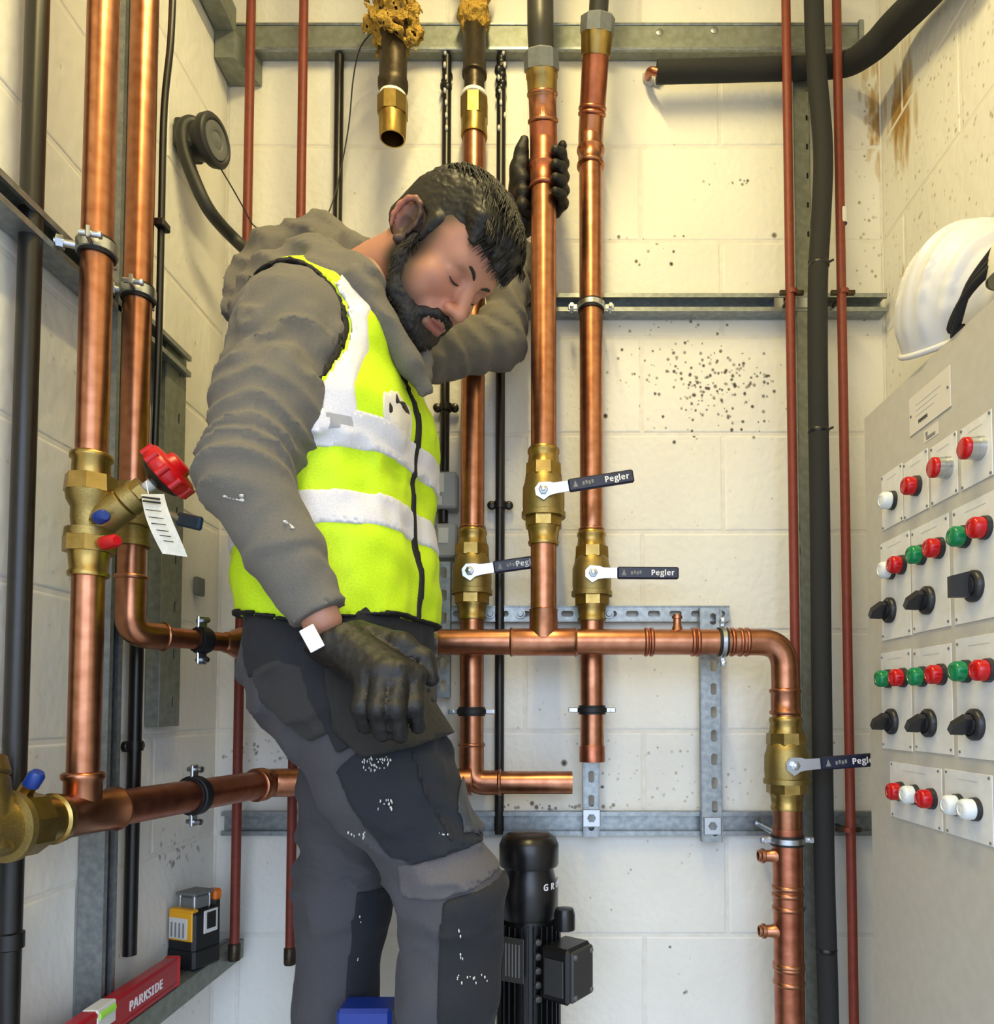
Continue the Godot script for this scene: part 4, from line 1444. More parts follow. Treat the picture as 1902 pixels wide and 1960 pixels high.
	# small wall plate
	var wp := on_x(377, 1123, WALL_LEFT + 0.006)
	t = thing("wall_plate", "small dark grey plate on the side wall beside the cable tray", "plate", wp)
	b = Build.new()
	bar(b, Vector3(WALL_LEFT + 0.005, wp.y - 0.019, wp.z - 0.016), Vector3(WALL_LEFT + 0.016, wp.y + 0.019, wp.z + 0.016), 0.002)
	put("plate", b, M.grey_plastic, t)
	# lagged-pipe upright behind, right
	var gx := at(1545, 1000, 0.04).x
	t = thing("slotted_rail", "tall grey slotted upright behind the black lagged pipe", "rail", Vector3(gx, 0, 0.02))
	b = Build.new()
	var top_y := high(150, 0.03)
	slotted(b, Vector3(gx, 0.0, 0.040), Vector3.UP, Vector3.LEFT, top_y, 0.036, 0.066, Vector2(0.014, 0.005), 0.002, -0.012)
	bar(b, Vector3(gx - 0.018, 0.0, 0.005), Vector3(gx - 0.016, top_y, 0.040), 0.0004)
	bar(b, Vector3(gx + 0.016, 0.0, 0.005), Vector3(gx + 0.018, top_y, 0.040), 0.0004)
	put("channel", b, M.galvanised_dull, t)


# ---------------------------------------------------------------- thin pipes, cables and boxes
func saddle(label: String, centre: Vector3, radius: float, ear: Vector3, out: Vector3) -> void:
	var t := thing("pipe_saddle", label, "pipe clip", centre)
	var b := Build.new()
	lathe(b, centre, Vector3.UP, [Vector2(-0.008, radius), Vector2(-0.008, radius + 0.003), Vector2(0.008, radius + 0.003), Vector2(0.008, radius)], 24)
	put("strap", b, M.black_steel, t)
	for s in [-1.0, 1.0]:
		b = Build.new()
		lathe(b, centre + ear * s * (radius + 0.009) - out * (radius * 0.6), out, [Vector2(0, 0.0), Vector2(0, 0.0095), Vector2(0.008, 0.0095), Vector2(0.010, 0.007), Vector2(0.010, 0.0)], 18)
		put("ear", b, M.black_steel, t)


func make_small_pipes() -> void:
	var up := Vector3.UP
	var b: Build
	var t: Node3D
	# red painted pipes
	var reds := [
		[463, 1000, 1838, "red painted pipe with a dark capped end in the corner of the walls"],
		[567, 1000, 1846, "red painted pipe with a dark capped end behind the worker's back"],
		[1515, 800, 0, "red painted pipe running down behind the header elbow"],
		[1616, 900, 0, "red painted pipe between the black lagged pipe and the control cabinet"],
	]
	var zr := 0.085
	for one in reds:
		var z := 0.095 if one[0] > 1000 else zr
		var x: float = at(one[0], one[1], z).x
		var low := 0.0 if one[2] == 0 else high(one[2], z)
		t = thing("red_pipe", one[3], "pipe", Vector3(x, low, z))
		b = Build.new()
		tube(b, [Vector3(x, low + (0.02 if low > 0.0 else 0.0), z), Vector3(x, ROOM_HEIGHT - 0.005, z)], 0.0098, 24)
		put("pipe", b, M.red_oxide, t)
		if low > 0.0:
			b = Build.new()
			lathe(b, Vector3(x, low, z), up, [Vector2(0, 0.0), Vector2(0, 0.0115), Vector2(0.003, 0.0125), Vector2(0.034, 0.0125), Vector2(0.036, 0.010)], 20)
			put("end_cap", b, M.old_steel, t, "dark threaded end cap")
		elif one[0] == 1616:
			b = Build.new()
			lathe(b, at(1612, 412, z + 0.0) + Vector3(0, -0.02, 0), up, [Vector2(0, 0.0097), Vector2(0.004, 0.0106), Vector2(0.030, 0.0106), Vector2(0.034, 0.0097)], 20)
			put("filler_patch", b, M.off_white, t, "pale filler patch")
	for one in [[1515, 560, 0.095], [1613, 560, 0.095], [1624, 1588, 0.095]]:
		var c := at(one[0], one[1], one[2])
		t = thing("pipe_bracket", "small brown bracket on a red pipe", "pipe clip", c, "brackets on the red pipes")
		t.set_meta("label", ["dark bracket on the red pipe behind the header elbow", "dark bracket holding the outer red pipe to the upper wall rail", "dark bracket holding the outer red pipe to the low wall rail"][[1515, 1613, 1624].find(one[0])])
		b = Build.new()
		lathe(b, c, up, [Vector2(-0.005, 0.0098), Vector2(-0.005, 0.0122), Vector2(0.005, 0.0122), Vector2(0.005, 0.0098)], 20)
		put("ring", b, M.red_oxide, t)
		b = Build.new()
		for s in [-1.0, 1.0]:
			bar(b, c + Vector3(s * 0.010, -0.005, -0.005), c + Vector3(s * 0.026, 0.005, 0.003), 0.001)
		put("ears", b, M.old_steel, t)
		b = Build.new()
		tube(b, [c - Vector3(0, 0, 0.012), Vector3(c.x, c.y, 0.03)], 0.004, 8)
		put("stud", b, M.old_steel, t)

	# black steel conduits on the back wall
	var zk := 0.020
	var conduits := [[646, 400, 98, 760, "black conduit dropping from the trunking beside the red pipes"], [853, 500, 98, 903, "black conduit dropping from the trunking to the grey switch boxes"], [957, 900, 98, 1596, "long black conduit from the trunking down to the low rail behind the pump"]]
	for one in conduits:
		var x: float = at(one[0], one[1], zk).x
		var low := high(one[3], zk)
		t = thing("conduit", one[4], "conduit", Vector3(x, low, zk))
		b = Build.new()
		tube(b, [Vector3(x, low, zk), Vector3(x, high(108, zk), zk)], 0.0105, 20)
		put("tube", b, M.black_steel, t)
		if one[0] > 800:
			var random := RandomNumberGenerator.new()
			random.seed = int(one[0])
			b = Build.new()
			for i in 9:
				blob(b, Vector3(x + random.randf_range(-0.005, 0.005), high(112, zk) - 0.011 * i + random.randf_range(-0.004, 0.004), zk + random.randf_range(-0.004, 0.004)), Vector3(0.011, random.randf_range(0.007, 0.013), 0.0115), random)
			put("tape_wrap", b, M.black_plastic, t, "loose black tape wrapped round the conduit")
			b = Build.new()
			for i in 7:
				blob(b, Vector3(x + random.randf_range(-0.006, 0.010), high(108 + i * 24, zk), zk + 0.011), Vector3(0.0035, 0.008, 0.002), random)
			put("paint_splash", b, M.off_white, t, "white paint splashes")
	saddle("black saddle on the conduit above the grey switch boxes", Vector3(at(853, 780, zk).x, high(780, zk), zk), 0.0105, Vector3.RIGHT, Vector3.BACK)
	saddle("black saddle on the long conduit between two copper risers", Vector3(at(957, 967, zk).x, high(967, zk), zk), 0.0105, Vector3.RIGHT, Vector3.BACK)
	# on the side wall
	var kp := on_x(45, 900, WALL_LEFT + 0.030)
	t = thing("black_pipe", "thick black steel pipe on the side wall behind the brass strainer", "pipe", Vector3(kp.x, 0, kp.z))
	b = Build.new()
	tube(b, [Vector3(kp.x, 0, kp.z), Vector3(kp.x, high(120, 0.0) - 0.004, kp.z)], 0.0145, 24)
	put("tube", b, M.black_steel, t)
	b = Build.new()
	var ky := on_x(18, 1800, kp.x).y
	lathe(b, Vector3(kp.x, ky - 0.012, kp.z), up, [Vector2(0, 0.0144), Vector2(0.002, 0.0175), Vector2(0.022, 0.0175), Vector2(0.024, 0.0144)], 24)
	put("coupling", b, M.black_steel, t)
	var k2 := on_x(258, 1400, WALL_LEFT + 0.026)
	t = thing("black_pipe", "thin black steel pipe on the side wall above the red spirit level", "pipe", Vector3(k2.x, 0.9, k2.z))
	b = Build.new()
	tube(b, [Vector3(k2.x, high(1828, k2.z), k2.z), Vector3(k2.x, high(120, 0.0) - 0.004, k2.z)], 0.0112, 20)
	put("tube", b, M.black_steel, t)
	saddle("black saddle on the thin pipe above the low copper run", Vector3(k2.x, high(1428, k2.z), k2.z), 0.0112, Vector3.BACK, Vector3.RIGHT)

	# lagged pipes
	var zl := 0.122
	t = thing("lagged_pipe", "upright pipe in black foam lagging beside the outer red pipe", "pipe", Vector3(at(1575, 1500, zl).x, 0, zl))
	var path := []
	for p in [[1556, -120], [1558, 40], [1564, 150], [1575, 290], [1571, 420], [1565, 540], [1565, 740], [1569, 1000], [1572, 1300], [1577, 1650], [1584, 1900], [1590, 2200]]:
		path.append(at(p[0], p[1], zl))
	b = Build.new()
	tube(b, curve(path, 5), 0.0205, 24)
	put("lagging", b, M.foam_black, t)
	for py in [508, 826, 1818]:
		b = Build.new()
		var i := [508, 826, 1818].find(py)
		var c := at([1567, 1566, 1581][i], py, zl)
		bead(b, c, up, 0.0203, 0.010, 0.0016)
		if i < 2:
			tube(b, [c + Vector3(0.016, 0, 0.012), c + Vector3(0.026, 0.004, 0.014)], 0.0025, 6)
		put("cable_tie", b, M.black_plastic, t)
	var zh := 0.060
	t = thing("lagged_pipe", "horizontal black foam lagged pipe sweeping up into the ceiling corner", "pipe", at(1450, 135, zh))
	path = [at(1257, 138, zh), at(1340, 136, zh), at(1450, 133, zh), at(1550, 130, zh), at(1620, 122, zh + 0.01), on_x(1668, 92, 0.690), on_x(1712, 48, 0.712), on_x(1770, -10, 0.722), on_x(1860, -110, 0.722)]
	b = Build.new()
	var smooth := curve(path, 6)
	var radii := []
	for i in smooth.size():
		radii.append(0.0225 if i < 20 else minf(0.0225 + (i - 20) * 0.0006, 0.031))
	tube(b, smooth, radii, 24)
	put("lagging", b, M.foam_black, t)
	b = Build.new()
	tube(b, curve([at(1259, 138, zh), at(1246, 136, zh - 0.005), at(1240, 144, zh - 0.03), at(1240, 150, 0.0)], 5), 0.0085, 14)
	put("copper_end", b, M.copper_dull, t, "bare copper end turning into the wall")
	b = Build.new()
	var random2 := RandomNumberGenerator.new()
	random2.seed = 9
	for i in 5:
		blob(b, at(1238 + i * 6, 148 + (i % 2) * 5, 0.008), Vector3(0.011, 0.013, 0.008), random2)
	put("plaster_lump", b, M.off_white, t, "white plaster where the pipe enters the wall")

	# alarm box with its bent conduit and thin wires
	var c := on_x(398, 270, WALL_LEFT + 0.062)
	t = thing("round_detector", "round dark grey box on the side wall with a bent conduit", "detector", c)
	var ax := Vector3(0.98, -0.10, 0.17).normalized()
	b = Build.new()
	lathe(b, c - ax * 0.030, ax, [Vector2(0, 0.0), Vector2(0, 0.034), Vector2(0.030, 0.037), Vector2(0.032, 0.046), Vector2(0.046, 0.048), Vector2(0.050, 0.045), Vector2(0.051, 0.038), Vector2(0.047, 0.034), Vector2(0.047, 0.0)], 36)
	put("housing", b, M.dark_plastic, t)
	b = Build.new()
	lathe(b, c + ax * 0.016, ax, [Vector2(0, 0.034), Vector2(0.004, 0.033), Vector2(0.006, 0.018), Vector2(0.004, 0.016), Vector2(0.007, 0.0)], 36)
	put("face", b, M.grey_plastic, t)
	b = Build.new()
	bar(b, Vector3(WALL_LEFT + 0.005, c.y - 0.03, c.z - 0.03), Vector3(c.x - 0.018, c.y + 0.03, c.z + 0.03), 0.006)
	put("back_box", b, M.dark_plastic, t)
	path = [at(384, 246, c.z + 0.01), at(366, 235, c.z + 0.02), at(351, 246, c.z + 0.025), at(352, 285, c.z + 0.02), at(372, 345, c.z + 0.005), at(402, 405, c.z - 0.02), at(448, 457, 0.130), at(500, 503, 0.125), at(560, 548, 0.125)]
	b = Build.new()
	tube(b, curve(path, 6), 0.0132, 20)
	put("bent_conduit", b, M.dark_plastic, t)
	t = thing("thin_wire", "thin dark wire hanging from the round box to the foam wrapped pipe", "wire", at(560, 442, 0.1))
	path = []
	for p in [[416, 313, 0.16], [440, 352, 0.15], [466, 398, 0.13], [484, 430, 0.115], [505, 439, 0.11], [560, 443, 0.105], [600, 441, 0.08], [622, 420, 0.06], [640, 375, 0.05], [655, 310, 0.05], [668, 235, 0.06], [676, 150, 0.08], [690, 90, 0.10], [722, 52, 0.13]]:
		path.append(at(p[0], p[1], p[2]))
	b = Build.new()
	tube(b, curve(path, 4), 0.0016, 6)
	put("wire", b, M.black_plastic, t)

	# grey boxes beside the worker
	var zb := 0.052
	t = thing("switch_box", "upper grey switch box with a black gland beside the worker's chest", "box", at(850, 935, 0.02))
	b = Build.new()
	bar(b, Vector3(at(822, 935, zb).x, high(972, zb), 0.005), Vector3(at(874, 935, zb).x, high(902, zb), zb), 0.004)
	put("case", b, M.grey_plastic_light, t)
	b = Build.new()
	bar(b, Vector3(at(832, 935, zb).x, high(944, zb), zb), Vector3(at(850, 935, zb).x, high(906, zb), zb + 0.006), 0.002)
	bar(b, Vector3(at(826, 948, zb).x, high(968, zb), zb), Vector3(at(846, 948, zb).x, high(950, zb), zb + 0.004), 0.002)
	put("cover_plate", b, M.off_white, t)
	b = Build.new()
	tube(b, [at(848, 1001, 0.03), at(848, 970, 0.03)], 0.011, 16)
	put("gland", b, M.black_plastic, t)
	t = thing("switch_box", "lower grey switch box above the slotted upright beside the worker", "box", at(855, 1035, 0.02))
	b = Build.new()
	bar(b, Vector3(at(832, 1035, zb).x, high(1066, zb), 0.005), Vector3(at(874, 1035, zb).x, high(1001, zb), zb), 0.004)
	put("case", b, M.grey_plastic_light, t)
	b = Build.new()
	bar(b, Vector3(at(838, 1035, zb).x, high(1040, zb), zb), Vector3(at(858, 1035, zb).x, high(1010, zb), zb + 0.003), 0.001)
	put("cover_plate", b, M.off_white, t)


# ---------------------------------------------------------------- control cabinet on the right wall
func make_cabinet() -> void:
	var xf := 0.600
	var z0 := on_x(1662, 1300, xf).z
	var z1 := 1.02
	var y1 := on_x(1662, 792, xf).y
	var y0 := 0.42
	var t := thing("control_cabinet", "large grey steel control cabinet with rows of lamps and rotary switches", "cabinet", Vector3((xf + WALL_RIGHT) / 2.0, y0, (z0 + z1) / 2.0))
	var b := Build.new()
	bar(b, Vector3(xf, y0, z0), Vector3(WALL_RIGHT - 0.006, y1, z1), 0.002)
	put("body", b, M.cabinet, t)
	var plates := [
		# left edge px, right edge px, top and bottom at the left edge, what it carries: [kind, px, py]
		[1741, 1821, 765, 838, []],
		[1768, 1797, 826, 850, []],
		[1688, 1728, 913, 1018, [["white", 1701, 958]]],
		[1730, 1777, 889, 998, [["red", 1747, 930]]],
		[1782, 1833, 858, 971, [["chrome", 1806, 895]]],
		[1839, 1900, 823, 942, [["chrome", 1868, 858]]],
		[1686, 1742, 1042, 1228, [["white", 1699, 1091], ["red", 1719, 1081], ["turn", 1704, 1168]]],
		[1745, 1817, 1016, 1214, [["green", 1757, 1062], ["red", 1791, 1049], ["turn", 1776, 1149]]],
		[1824, 1918, 977, 1198, [["green", 1840, 1027], ["red", 1879, 1010], ["across", 1866, 1122]]],
		[1687, 1744, 1251, 1432, [["green", 1694, 1299], ["red", 1722, 1297], ["turn", 1708, 1381]]],
		[1749, 1822, 1243, 1437, [["green", 1759, 1295], ["red", 1795, 1291], ["turn", 1779, 1384]]],
		[1830, 1926, 1224, 1448, [["green", 1843, 1285], ["red", 1885, 1283], ["turn", 1868, 1387]]],
		[1704, 1803, 1457, 1561, [["red", 1717, 1515], ["white", 1744, 1521], ["red", 1776, 1529]]],
		[1809, 1900, 1471, 1593, [["white", 1827, 1541], ["white", 1860, 1549]]],
	]
	var out := Vector3.LEFT
	var n := 0
	for one in plates:
		var za := on_x(one[0], one[2], xf).z
		var zb := on_x(one[1], one[2], xf).z
		var ya := on_x(one[0], one[2], xf).y
		var yb := on_x(one[0], one[3], xf).y
		b = Build.new()
		var thick := 0.0018 if n != 1 else 0.0006
		bar(b, Vector3(xf - thick, yb, za), Vector3(xf - 0.0001, ya, zb), 0.0005)
		var p := put("label_plate" if n < 2 else "lamp_plate", b, M.plate if n > 1 else M.plate_warm, t)
		if n == 0:
			var text_x := xf - thick - 0.0004
			b = Build.new()
			for i in 9:
				bar(b, Vector3(text_x, yb + 0.011 + (i % 2) * 0.001, za + 0.030 + i * 0.0032), Vector3(text_x + 0.0003, yb + 0.017, za + 0.0322 + i * 0.0032), 0.0)
			put("printed_words", b, M.print_dark, p)
			b = Build.new()
			for i in 3:
				bar(b, Vector3(text_x, ya - 0.020 - i * 0.009, za + 0.022), Vector3(text_x + 0.0003, ya - 0.019 - i * 0.009, zb - 0.026 - 0.01 * i), 0.0)
			put("faint_print", b, M.print_faint, p)
		elif n == 1:
			b = Build.new()
			bar(b, Vector3(xf - 0.001, ya - 0.011, za + 0.006), Vector3(xf - 0.0007, ya - 0.004, za + 0.012), 0.0)
			bar(b, Vector3(xf - 0.001, yb + 0.003, za + 0.008), Vector3(xf - 0.0007, yb + 0.008, zb - 0.010), 0.0)
			put("printed_words", b, M.print_grey, p)
		else:
			b = Build.new()
			bar(b, Vector3(xf - thick - 0.0003, ya - 0.013, (za + zb) / 2.0 - (zb - za) * 0.22), Vector3(xf - thick, ya - 0.0115, (za + zb) / 2.0 + (zb - za) * 0.22), 0.0)
			put("printed_words", b, M.print_faint, p)
		if n != 1:
			for s in [[0.05, 0.045], [0.05, 0.955], [0.95, 0.045], [0.95, 0.955]]:
				if n == 0 and s[1] > 0.5:
					continue
				b = Build.new()
				var q := Vector3(xf - thick, lerpf(yb, ya, s[1] if n else 0.5), lerpf(za, zb, s[0]))
				lathe(b, q, out, [Vector2(0, 0.0022), Vector2(0.0012, 0.0020), Vector2(0.0014, 0.0)], 10)
				put("screw", b, M.grey_iron, p)
		for it in one[4]:
			var kind: String = it[0]
			var c := on_x(it[1] + (8.0 if kind != "turn" and kind != "across" else 0.0), it[2], xf - thick)
			if kind == "turn" or kind == "across":
				b = Build.new()
				lathe(b, c, out, [Vector2(0, 0.0), Vector2(0, 0.0225), Vector2(0.006, 0.0225), Vector2(0.009, 0.0195), Vector2(0.010, 0.0165), Vector2(0.007, 0.0155), Vector2(0.007, 0.0)], 32)
				var ring := put("switch_ring", b, M.switch_black, p)
				b = Build.new()
				lathe(b, c + out * 0.006, out, [Vector2(0, 0.0145), Vector2(0.006, 0.0140), Vector2(0.008, 0.0)], 24)
				var lean := 0.0 if kind == "across" else 0.72
				var grip := Vector3(0, cos(lean), sin(lean))
				var thin := out.cross(grip)
				if kind == "across":
					slab(b, c + out * 0.006 - thin * 0.0055 + grip * -0.016, out, grip, [Vector2(0, 0), Vector2(0.030, 0.0), Vector2(0.030, 0.030), Vector2(0.006, 0.036), Vector2(0, 0.034)], 0.011)
				else:
					slab(b, c + out * 0.006 - thin * 0.0055 - grip * 0.015, out, grip, [Vector2(0, 0.004), Vector2(0.010, 0.0), Vector2(0.028, 0.001), Vector2(0.028, 0.016), Vector2(0.016, 0.030), Vector2(0, 0.029)], 0.011)
				b_part("switch_handle", b, M.switch_black, p)
				continue
			b = Build.new()
			lathe(b, c, out, [Vector2(0, 0.0), Vector2(0, 0.0168), Vector2(0.007, 0.0160), Vector2(0.007, 0.0)], 28)
			put("lamp_ring", b, M.switch_black if kind != "chrome" else M.zinc, p)
			b = Build.new()
			var m: Material = {"red": M.lens_red, "green": M.lens_green, "white": M.lens_white, "chrome": M.lens_red}[kind]
			if kind == "chrome":
				lathe(b, c + out * 0.007, out, [Vector2(0, 0.0), Vector2(0, 0.0155), Vector2(0.012, 0.0150), Vector2(0.012, 0.0)], 28)
				put("lamp_collar", b, M.zinc, p)
				b = Build.new()
				lathe(b, c + out * 0.0185, out, [Vector2(0, 0.0), Vector2(0, 0.0152), Vector2(0.006, 0.0150), Vector2(0.008, 0.0125), Vector2(0.007, 0.0)], 28)
			else:
				lathe(b, c + out * 0.0065, out, [Vector2(0, 0.0), Vector2(0, 0.0148), Vector2(0.012, 0.0146), Vector2(0.016, 0.0120), Vector2(0.0165, 0.0080), Vector2(0.0155, 0.0075), Vector2(0.0165, 0.0)], 28)
			put("lamp_lens", b, m, p)
		n += 1

	# white helmet-like shells on top of the cabinet
	var top := y1
	var hat := on_x(1862, 590, 0.655)
	t = thing("white_hard_hat", "ribbed white safety helmet lying on top of the control cabinet", "helmet", Vector3(0.70, top, hat.z))
	b = Build.new()
	var centre := Vector3(0.690, top + 0.068, hat.z - 0.055)
	dome(b, centre, Basis.from_euler(Vector3(0.35, 0.0, 0.45)), Vector3(0.108, 0.150, 0.122), 5)
	put("shell", b, M.helmet_white, t)
	b = Build.new()
	var brim := []
	for i in 25:
		var a := TAU * i / 24.0
		brim.append(centre + Basis.from_euler(Vector3(0.35, 0.0, 0.45)) * Vector3(cos(a) * 0.110, 0.0, sin(a) * 0.125))
	tube(b, brim, 0.005, 8, false)
	put("brim", b, M.helmet_white, t)
	t = thing("hard_hat", "cream safety helmet with black straps beside the ribbed white one", "helmet", Vector3(0.66, top, hat.z + 0.14))
	b = Build.new()
	var c2 := Vector3(0.675, top + 0.030, hat.z + 0.185)
	dome(b, c2, Basis.from_euler(Vector3(0.1, 0.3, 0.15)), Vector3(0.085, 0.105, 0.105), 0)
	put("shell", b, M.helmet_cream, t)
	b = Build.new()
	for k in 3:
		tube(b, curve([c2 + Vector3(-0.070, 0.040 - 0.012 * k, -0.04 + 0.02 * k), c2 + Vector3(-0.083, 0.012 - 0.004 * k, -0.085), c2 + Vector3(-0.078, -0.018, -0.125 - 0.01 * k), c2 + Vector3(-0.070, -0.028, -0.150 + 0.012 * k)], 6), 0.006, 8)
	put("strap", b, M.strap_black, t, "black chin strap")


func b_part(called: String, b: Build, m: Material, parent: Node3D) -> void:
	put(called, b, m, parent)


# Half ellipsoid shell, open below, with raised ribs over the crown.
func dome(b: Build, centre: Vector3, turn: Basis, size: Vector3, ribs: int) -> void:
	var rows := 28
	var cols := 72
	var point := func(i: int, j: int, inset: float) -> Vector3:
		var a := PI / 2.0 * i / rows
		var c := TAU * j / cols
		var d := Vector3(sin(a) * cos(c), cos(a), sin(a) * sin(c))
		var k := 1.0 - inset
		if ribs > 0:
			var s := d.z * ribs * 1.25
			k += 0.045 * smoothstep(0.45, 0.80, cos(s * PI)) * smoothstep(0.05, 0.3, d.y)
		return centre + turn * (d * size * k)
	var slope := func(i: int, j: int) -> Vector3:
		var c: Vector3 = point.call(i, j, 0.0)
		if i == 0:
			return (c - centre).normalized()
		var du: Vector3 = point.call(mini(i + 1, rows), j, 0.0) - point.call(i - 1, j, 0.0)
		var dv: Vector3 = point.call(i, j + 1, 0.0) - point.call(i, j - 1, 0.0)
		var m := du.cross(dv).normalized()
		return m if m.dot(c - centre) > 0.0 else -m
	for inset in [0.0, 0.03]:
		for i in rows:
			for j in cols:
				var p: Vector3 = point.call(i, j, inset)
				var q: Vector3 = point.call(i, j + 1, inset)
				var s: Vector3 = point.call(i + 1, j + 1, inset)
				var u: Vector3 = point.call(i + 1, j, inset)
				var np: Vector3 = slope.call(i, j)
				var nq: Vector3 = slope.call(i, j + 1)
				var ns: Vector3 = slope.call(i + 1, j + 1)
				var nu: Vector3 = slope.call(i + 1, j)
				if i > 0:
					b.tri(p, q, s, np, nq, ns)
				b.tri(p, s, u, np, ns, nu)


# ---------------------------------------------------------------- tools
func make_tools() -> void:
	var b: Build
	var up := Vector3.UP
	var y := high(1872, 0.25)
	var t := rail_thing("channel_rail", "low channel rail along the side wall that carries the red spirit level", Vector3(WALL_LEFT + 0.026, y - 0.041, 0.01), Vector3(WALL_LEFT + 0.026, y - 0.041, 1.30), Vector3.UP, 0.041, 0.041, M.galvanised)
	b = Build.new()
	bar(b, Vector3(WALL_LEFT + 0.0475, y - 0.041, 0.01), Vector3(WALL_LEFT + 0.075, y - 0.0005, 1.30), 0.001)
	put("outer_channel", b, M.galvanised_dull, t)
	# spirit level
	var x0 := WALL_LEFT + 0.050
	var x1 := WALL_LEFT + 0.074
	var za := on_x(345, 1850, x1).z
	var zb := za + 0.62
	t = thing("spirit_level", "red box spirit level lying on the low side rail", "spirit level", Vector3((x0 + x1) / 2, y, (za + zb) / 2))
	b = Build.new()
	bar(b, Vector3(x0, y, za + 0.008), Vector3(x1, y + 0.053, zb - 0.008), 0.0025)
	put("body", b, M.level_red, t)
	b = Build.new()
	bar(b, Vector3(x0 - 0.001, y, za), Vector3(x1 + 0.001, y + 0.054, za + 0.009), 0.002)
	put("end_cap", b, M.red_plastic, t)
	b = Build.new()
	bar(b, Vector3(x0 - 0.001, y, zb - 0.009), Vector3(x1 + 0.001, y + 0.054, zb), 0.002)
	put("end_cap", b, M.red_plastic, t)
	b = Build.new()
	bar(b, Vector3(x1 - 0.001, y + 0.004, za + 0.012), Vector3(x1 + 0.001, y + 0.010, zb - 0.012), 0.0005)
	bar(b, Vector3(x1 - 0.001, y + 0.043, za + 0.012), Vector3(x1 + 0.001, y + 0.049, zb - 0.012), 0.0005)
	put("edge_strip", b, M.level_red, t)
	var vz := on_x(205, 1880, x1).z
	b = Build.new()
	bar(b, Vector3(x0 + 0.001, y + 0.020, vz - 0.024), Vector3(x1 + 0.0015, y + 0.0545, vz + 0.024), 0.002)
	var holder := put("vial_holder", b, M.off_white, t)
	b = Build.new()
	tube(b, [Vector3(x1 - 0.004, y + 0.043, vz - 0.019), Vector3(x1 - 0.004, y + 0.043, vz + 0.019)], 0.0085, 14)
	put("vial", b, M.vial, holder, "yellow green vial")
	var tz := (on_x(250, 1870, x1).z + on_x(310, 1850, x1).z) / 2.0
	letters("lettering", "PARKSIDE", 0.022, Transform3D(Basis(Vector3.FORWARD, Vector3.UP, Vector3.RIGHT), Vector3(x1 + 0.0006, y + 0.026, tz)), M.print_white, t)
	# laser level
	var c := Vector3(WALL_LEFT + 0.046, y, on_x(345, 1800, WALL_LEFT + 0.046).z - 0.055)
	t = thing("laser_level", "yellow and black laser level standing behind the red spirit level", "laser level", c)
	var turn := Basis(Vector3.UP, 1.20)
	var place := func(o: Vector3) -> Transform3D: return Transform3D(turn, c + turn * o)
	b = Build.new()
	box(b, place.call(Vector3(0, 0.020, 0)), Vector3(0.068, 0.040, 0.072), 0.005)
	box(b, place.call(Vector3(0, 0.072, 0.0)), Vector3(0.068, 0.078, 0.070), 0.006)
	put("case", b, M.tool_black, t)
	b = Build.new()
	box(b, place.call(Vector3(-0.0345, 0.084, 0.002)), Vector3(0.004, 0.056, 0.060), 0.002)
	box(b, place.call(Vector3(-0.028, 0.113, 0.002)), Vector3(0.016, 0.006, 0.060), 0.002)
	var panel := put("yellow_panel", b, M.tool_yellow, t, "yellow side panel")
	b = Build.new()
	box(b, place.call(Vector3(-0.0370, 0.080, -0.002)), Vector3(0.0014, 0.040, 0.046), 0.0005)
	put("rating_label", b, M.off_white, panel, "silver label with printed columns")
	b = Build.new()
	for i in 4:
		box(b, place.call(Vector3(-0.0379, 0.077, -0.018 + i * 0.010)), Vector3(0.0005, 0.028, 0.004), 0.0)
	put("printed_columns", b, M.print_grey, panel)
	b = Build.new()
	box(b, place.call(Vector3(0.006, 0.088, 0.0355)), Vector3(0.034, 0.044, 0.003), 0.001)
	var window := put("laser_window_frame", b, M.off_white, t)
	b = Build.new()
	box(b, place.call(Vector3(0.006, 0.090, 0.0372)), Vector3(0.022, 0.032, 0.002), 0.0005)
	put("laser_window", b, M.black_plastic, window)
	b = Build.new()
	box(b, place.call(Vector3(0.0, 0.124, 0)), Vector3(0.040, 0.028, 0.040), 0.004)
	box(b, place.call(Vector3(0.0, 0.142, 0)), Vector3(0.050, 0.006, 0.050), 0.002)
	put("turret", b, M.grey_plastic, t)
	for s in [[-0.018, 0.018], [0.018, 0.018], [-0.018, -0.018], [0.018, -0.018]]:
		b = Build.new()
		box(b, place.call(Vector3(s[0], 0.126, s[1])), Vector3(0.005, 0.030, 0.005), 0.001)
		put("turret_post", b, M.zinc, t)
	b = Build.new()
	box(b, place.call(Vector3(0.046, 0.075, -0.012)), Vector3(0.026, 0.120, 0.050), 0.008)
	put("battery_bay", b, M.tool_black, t)
	b = Build.new()
	box(b, place.call(Vector3(0.044, 0.128, 0.004)), Vector3(0.020, 0.022, 0.026), 0.004)
	put("latch", b, M.tool_orange, t, "orange latch")


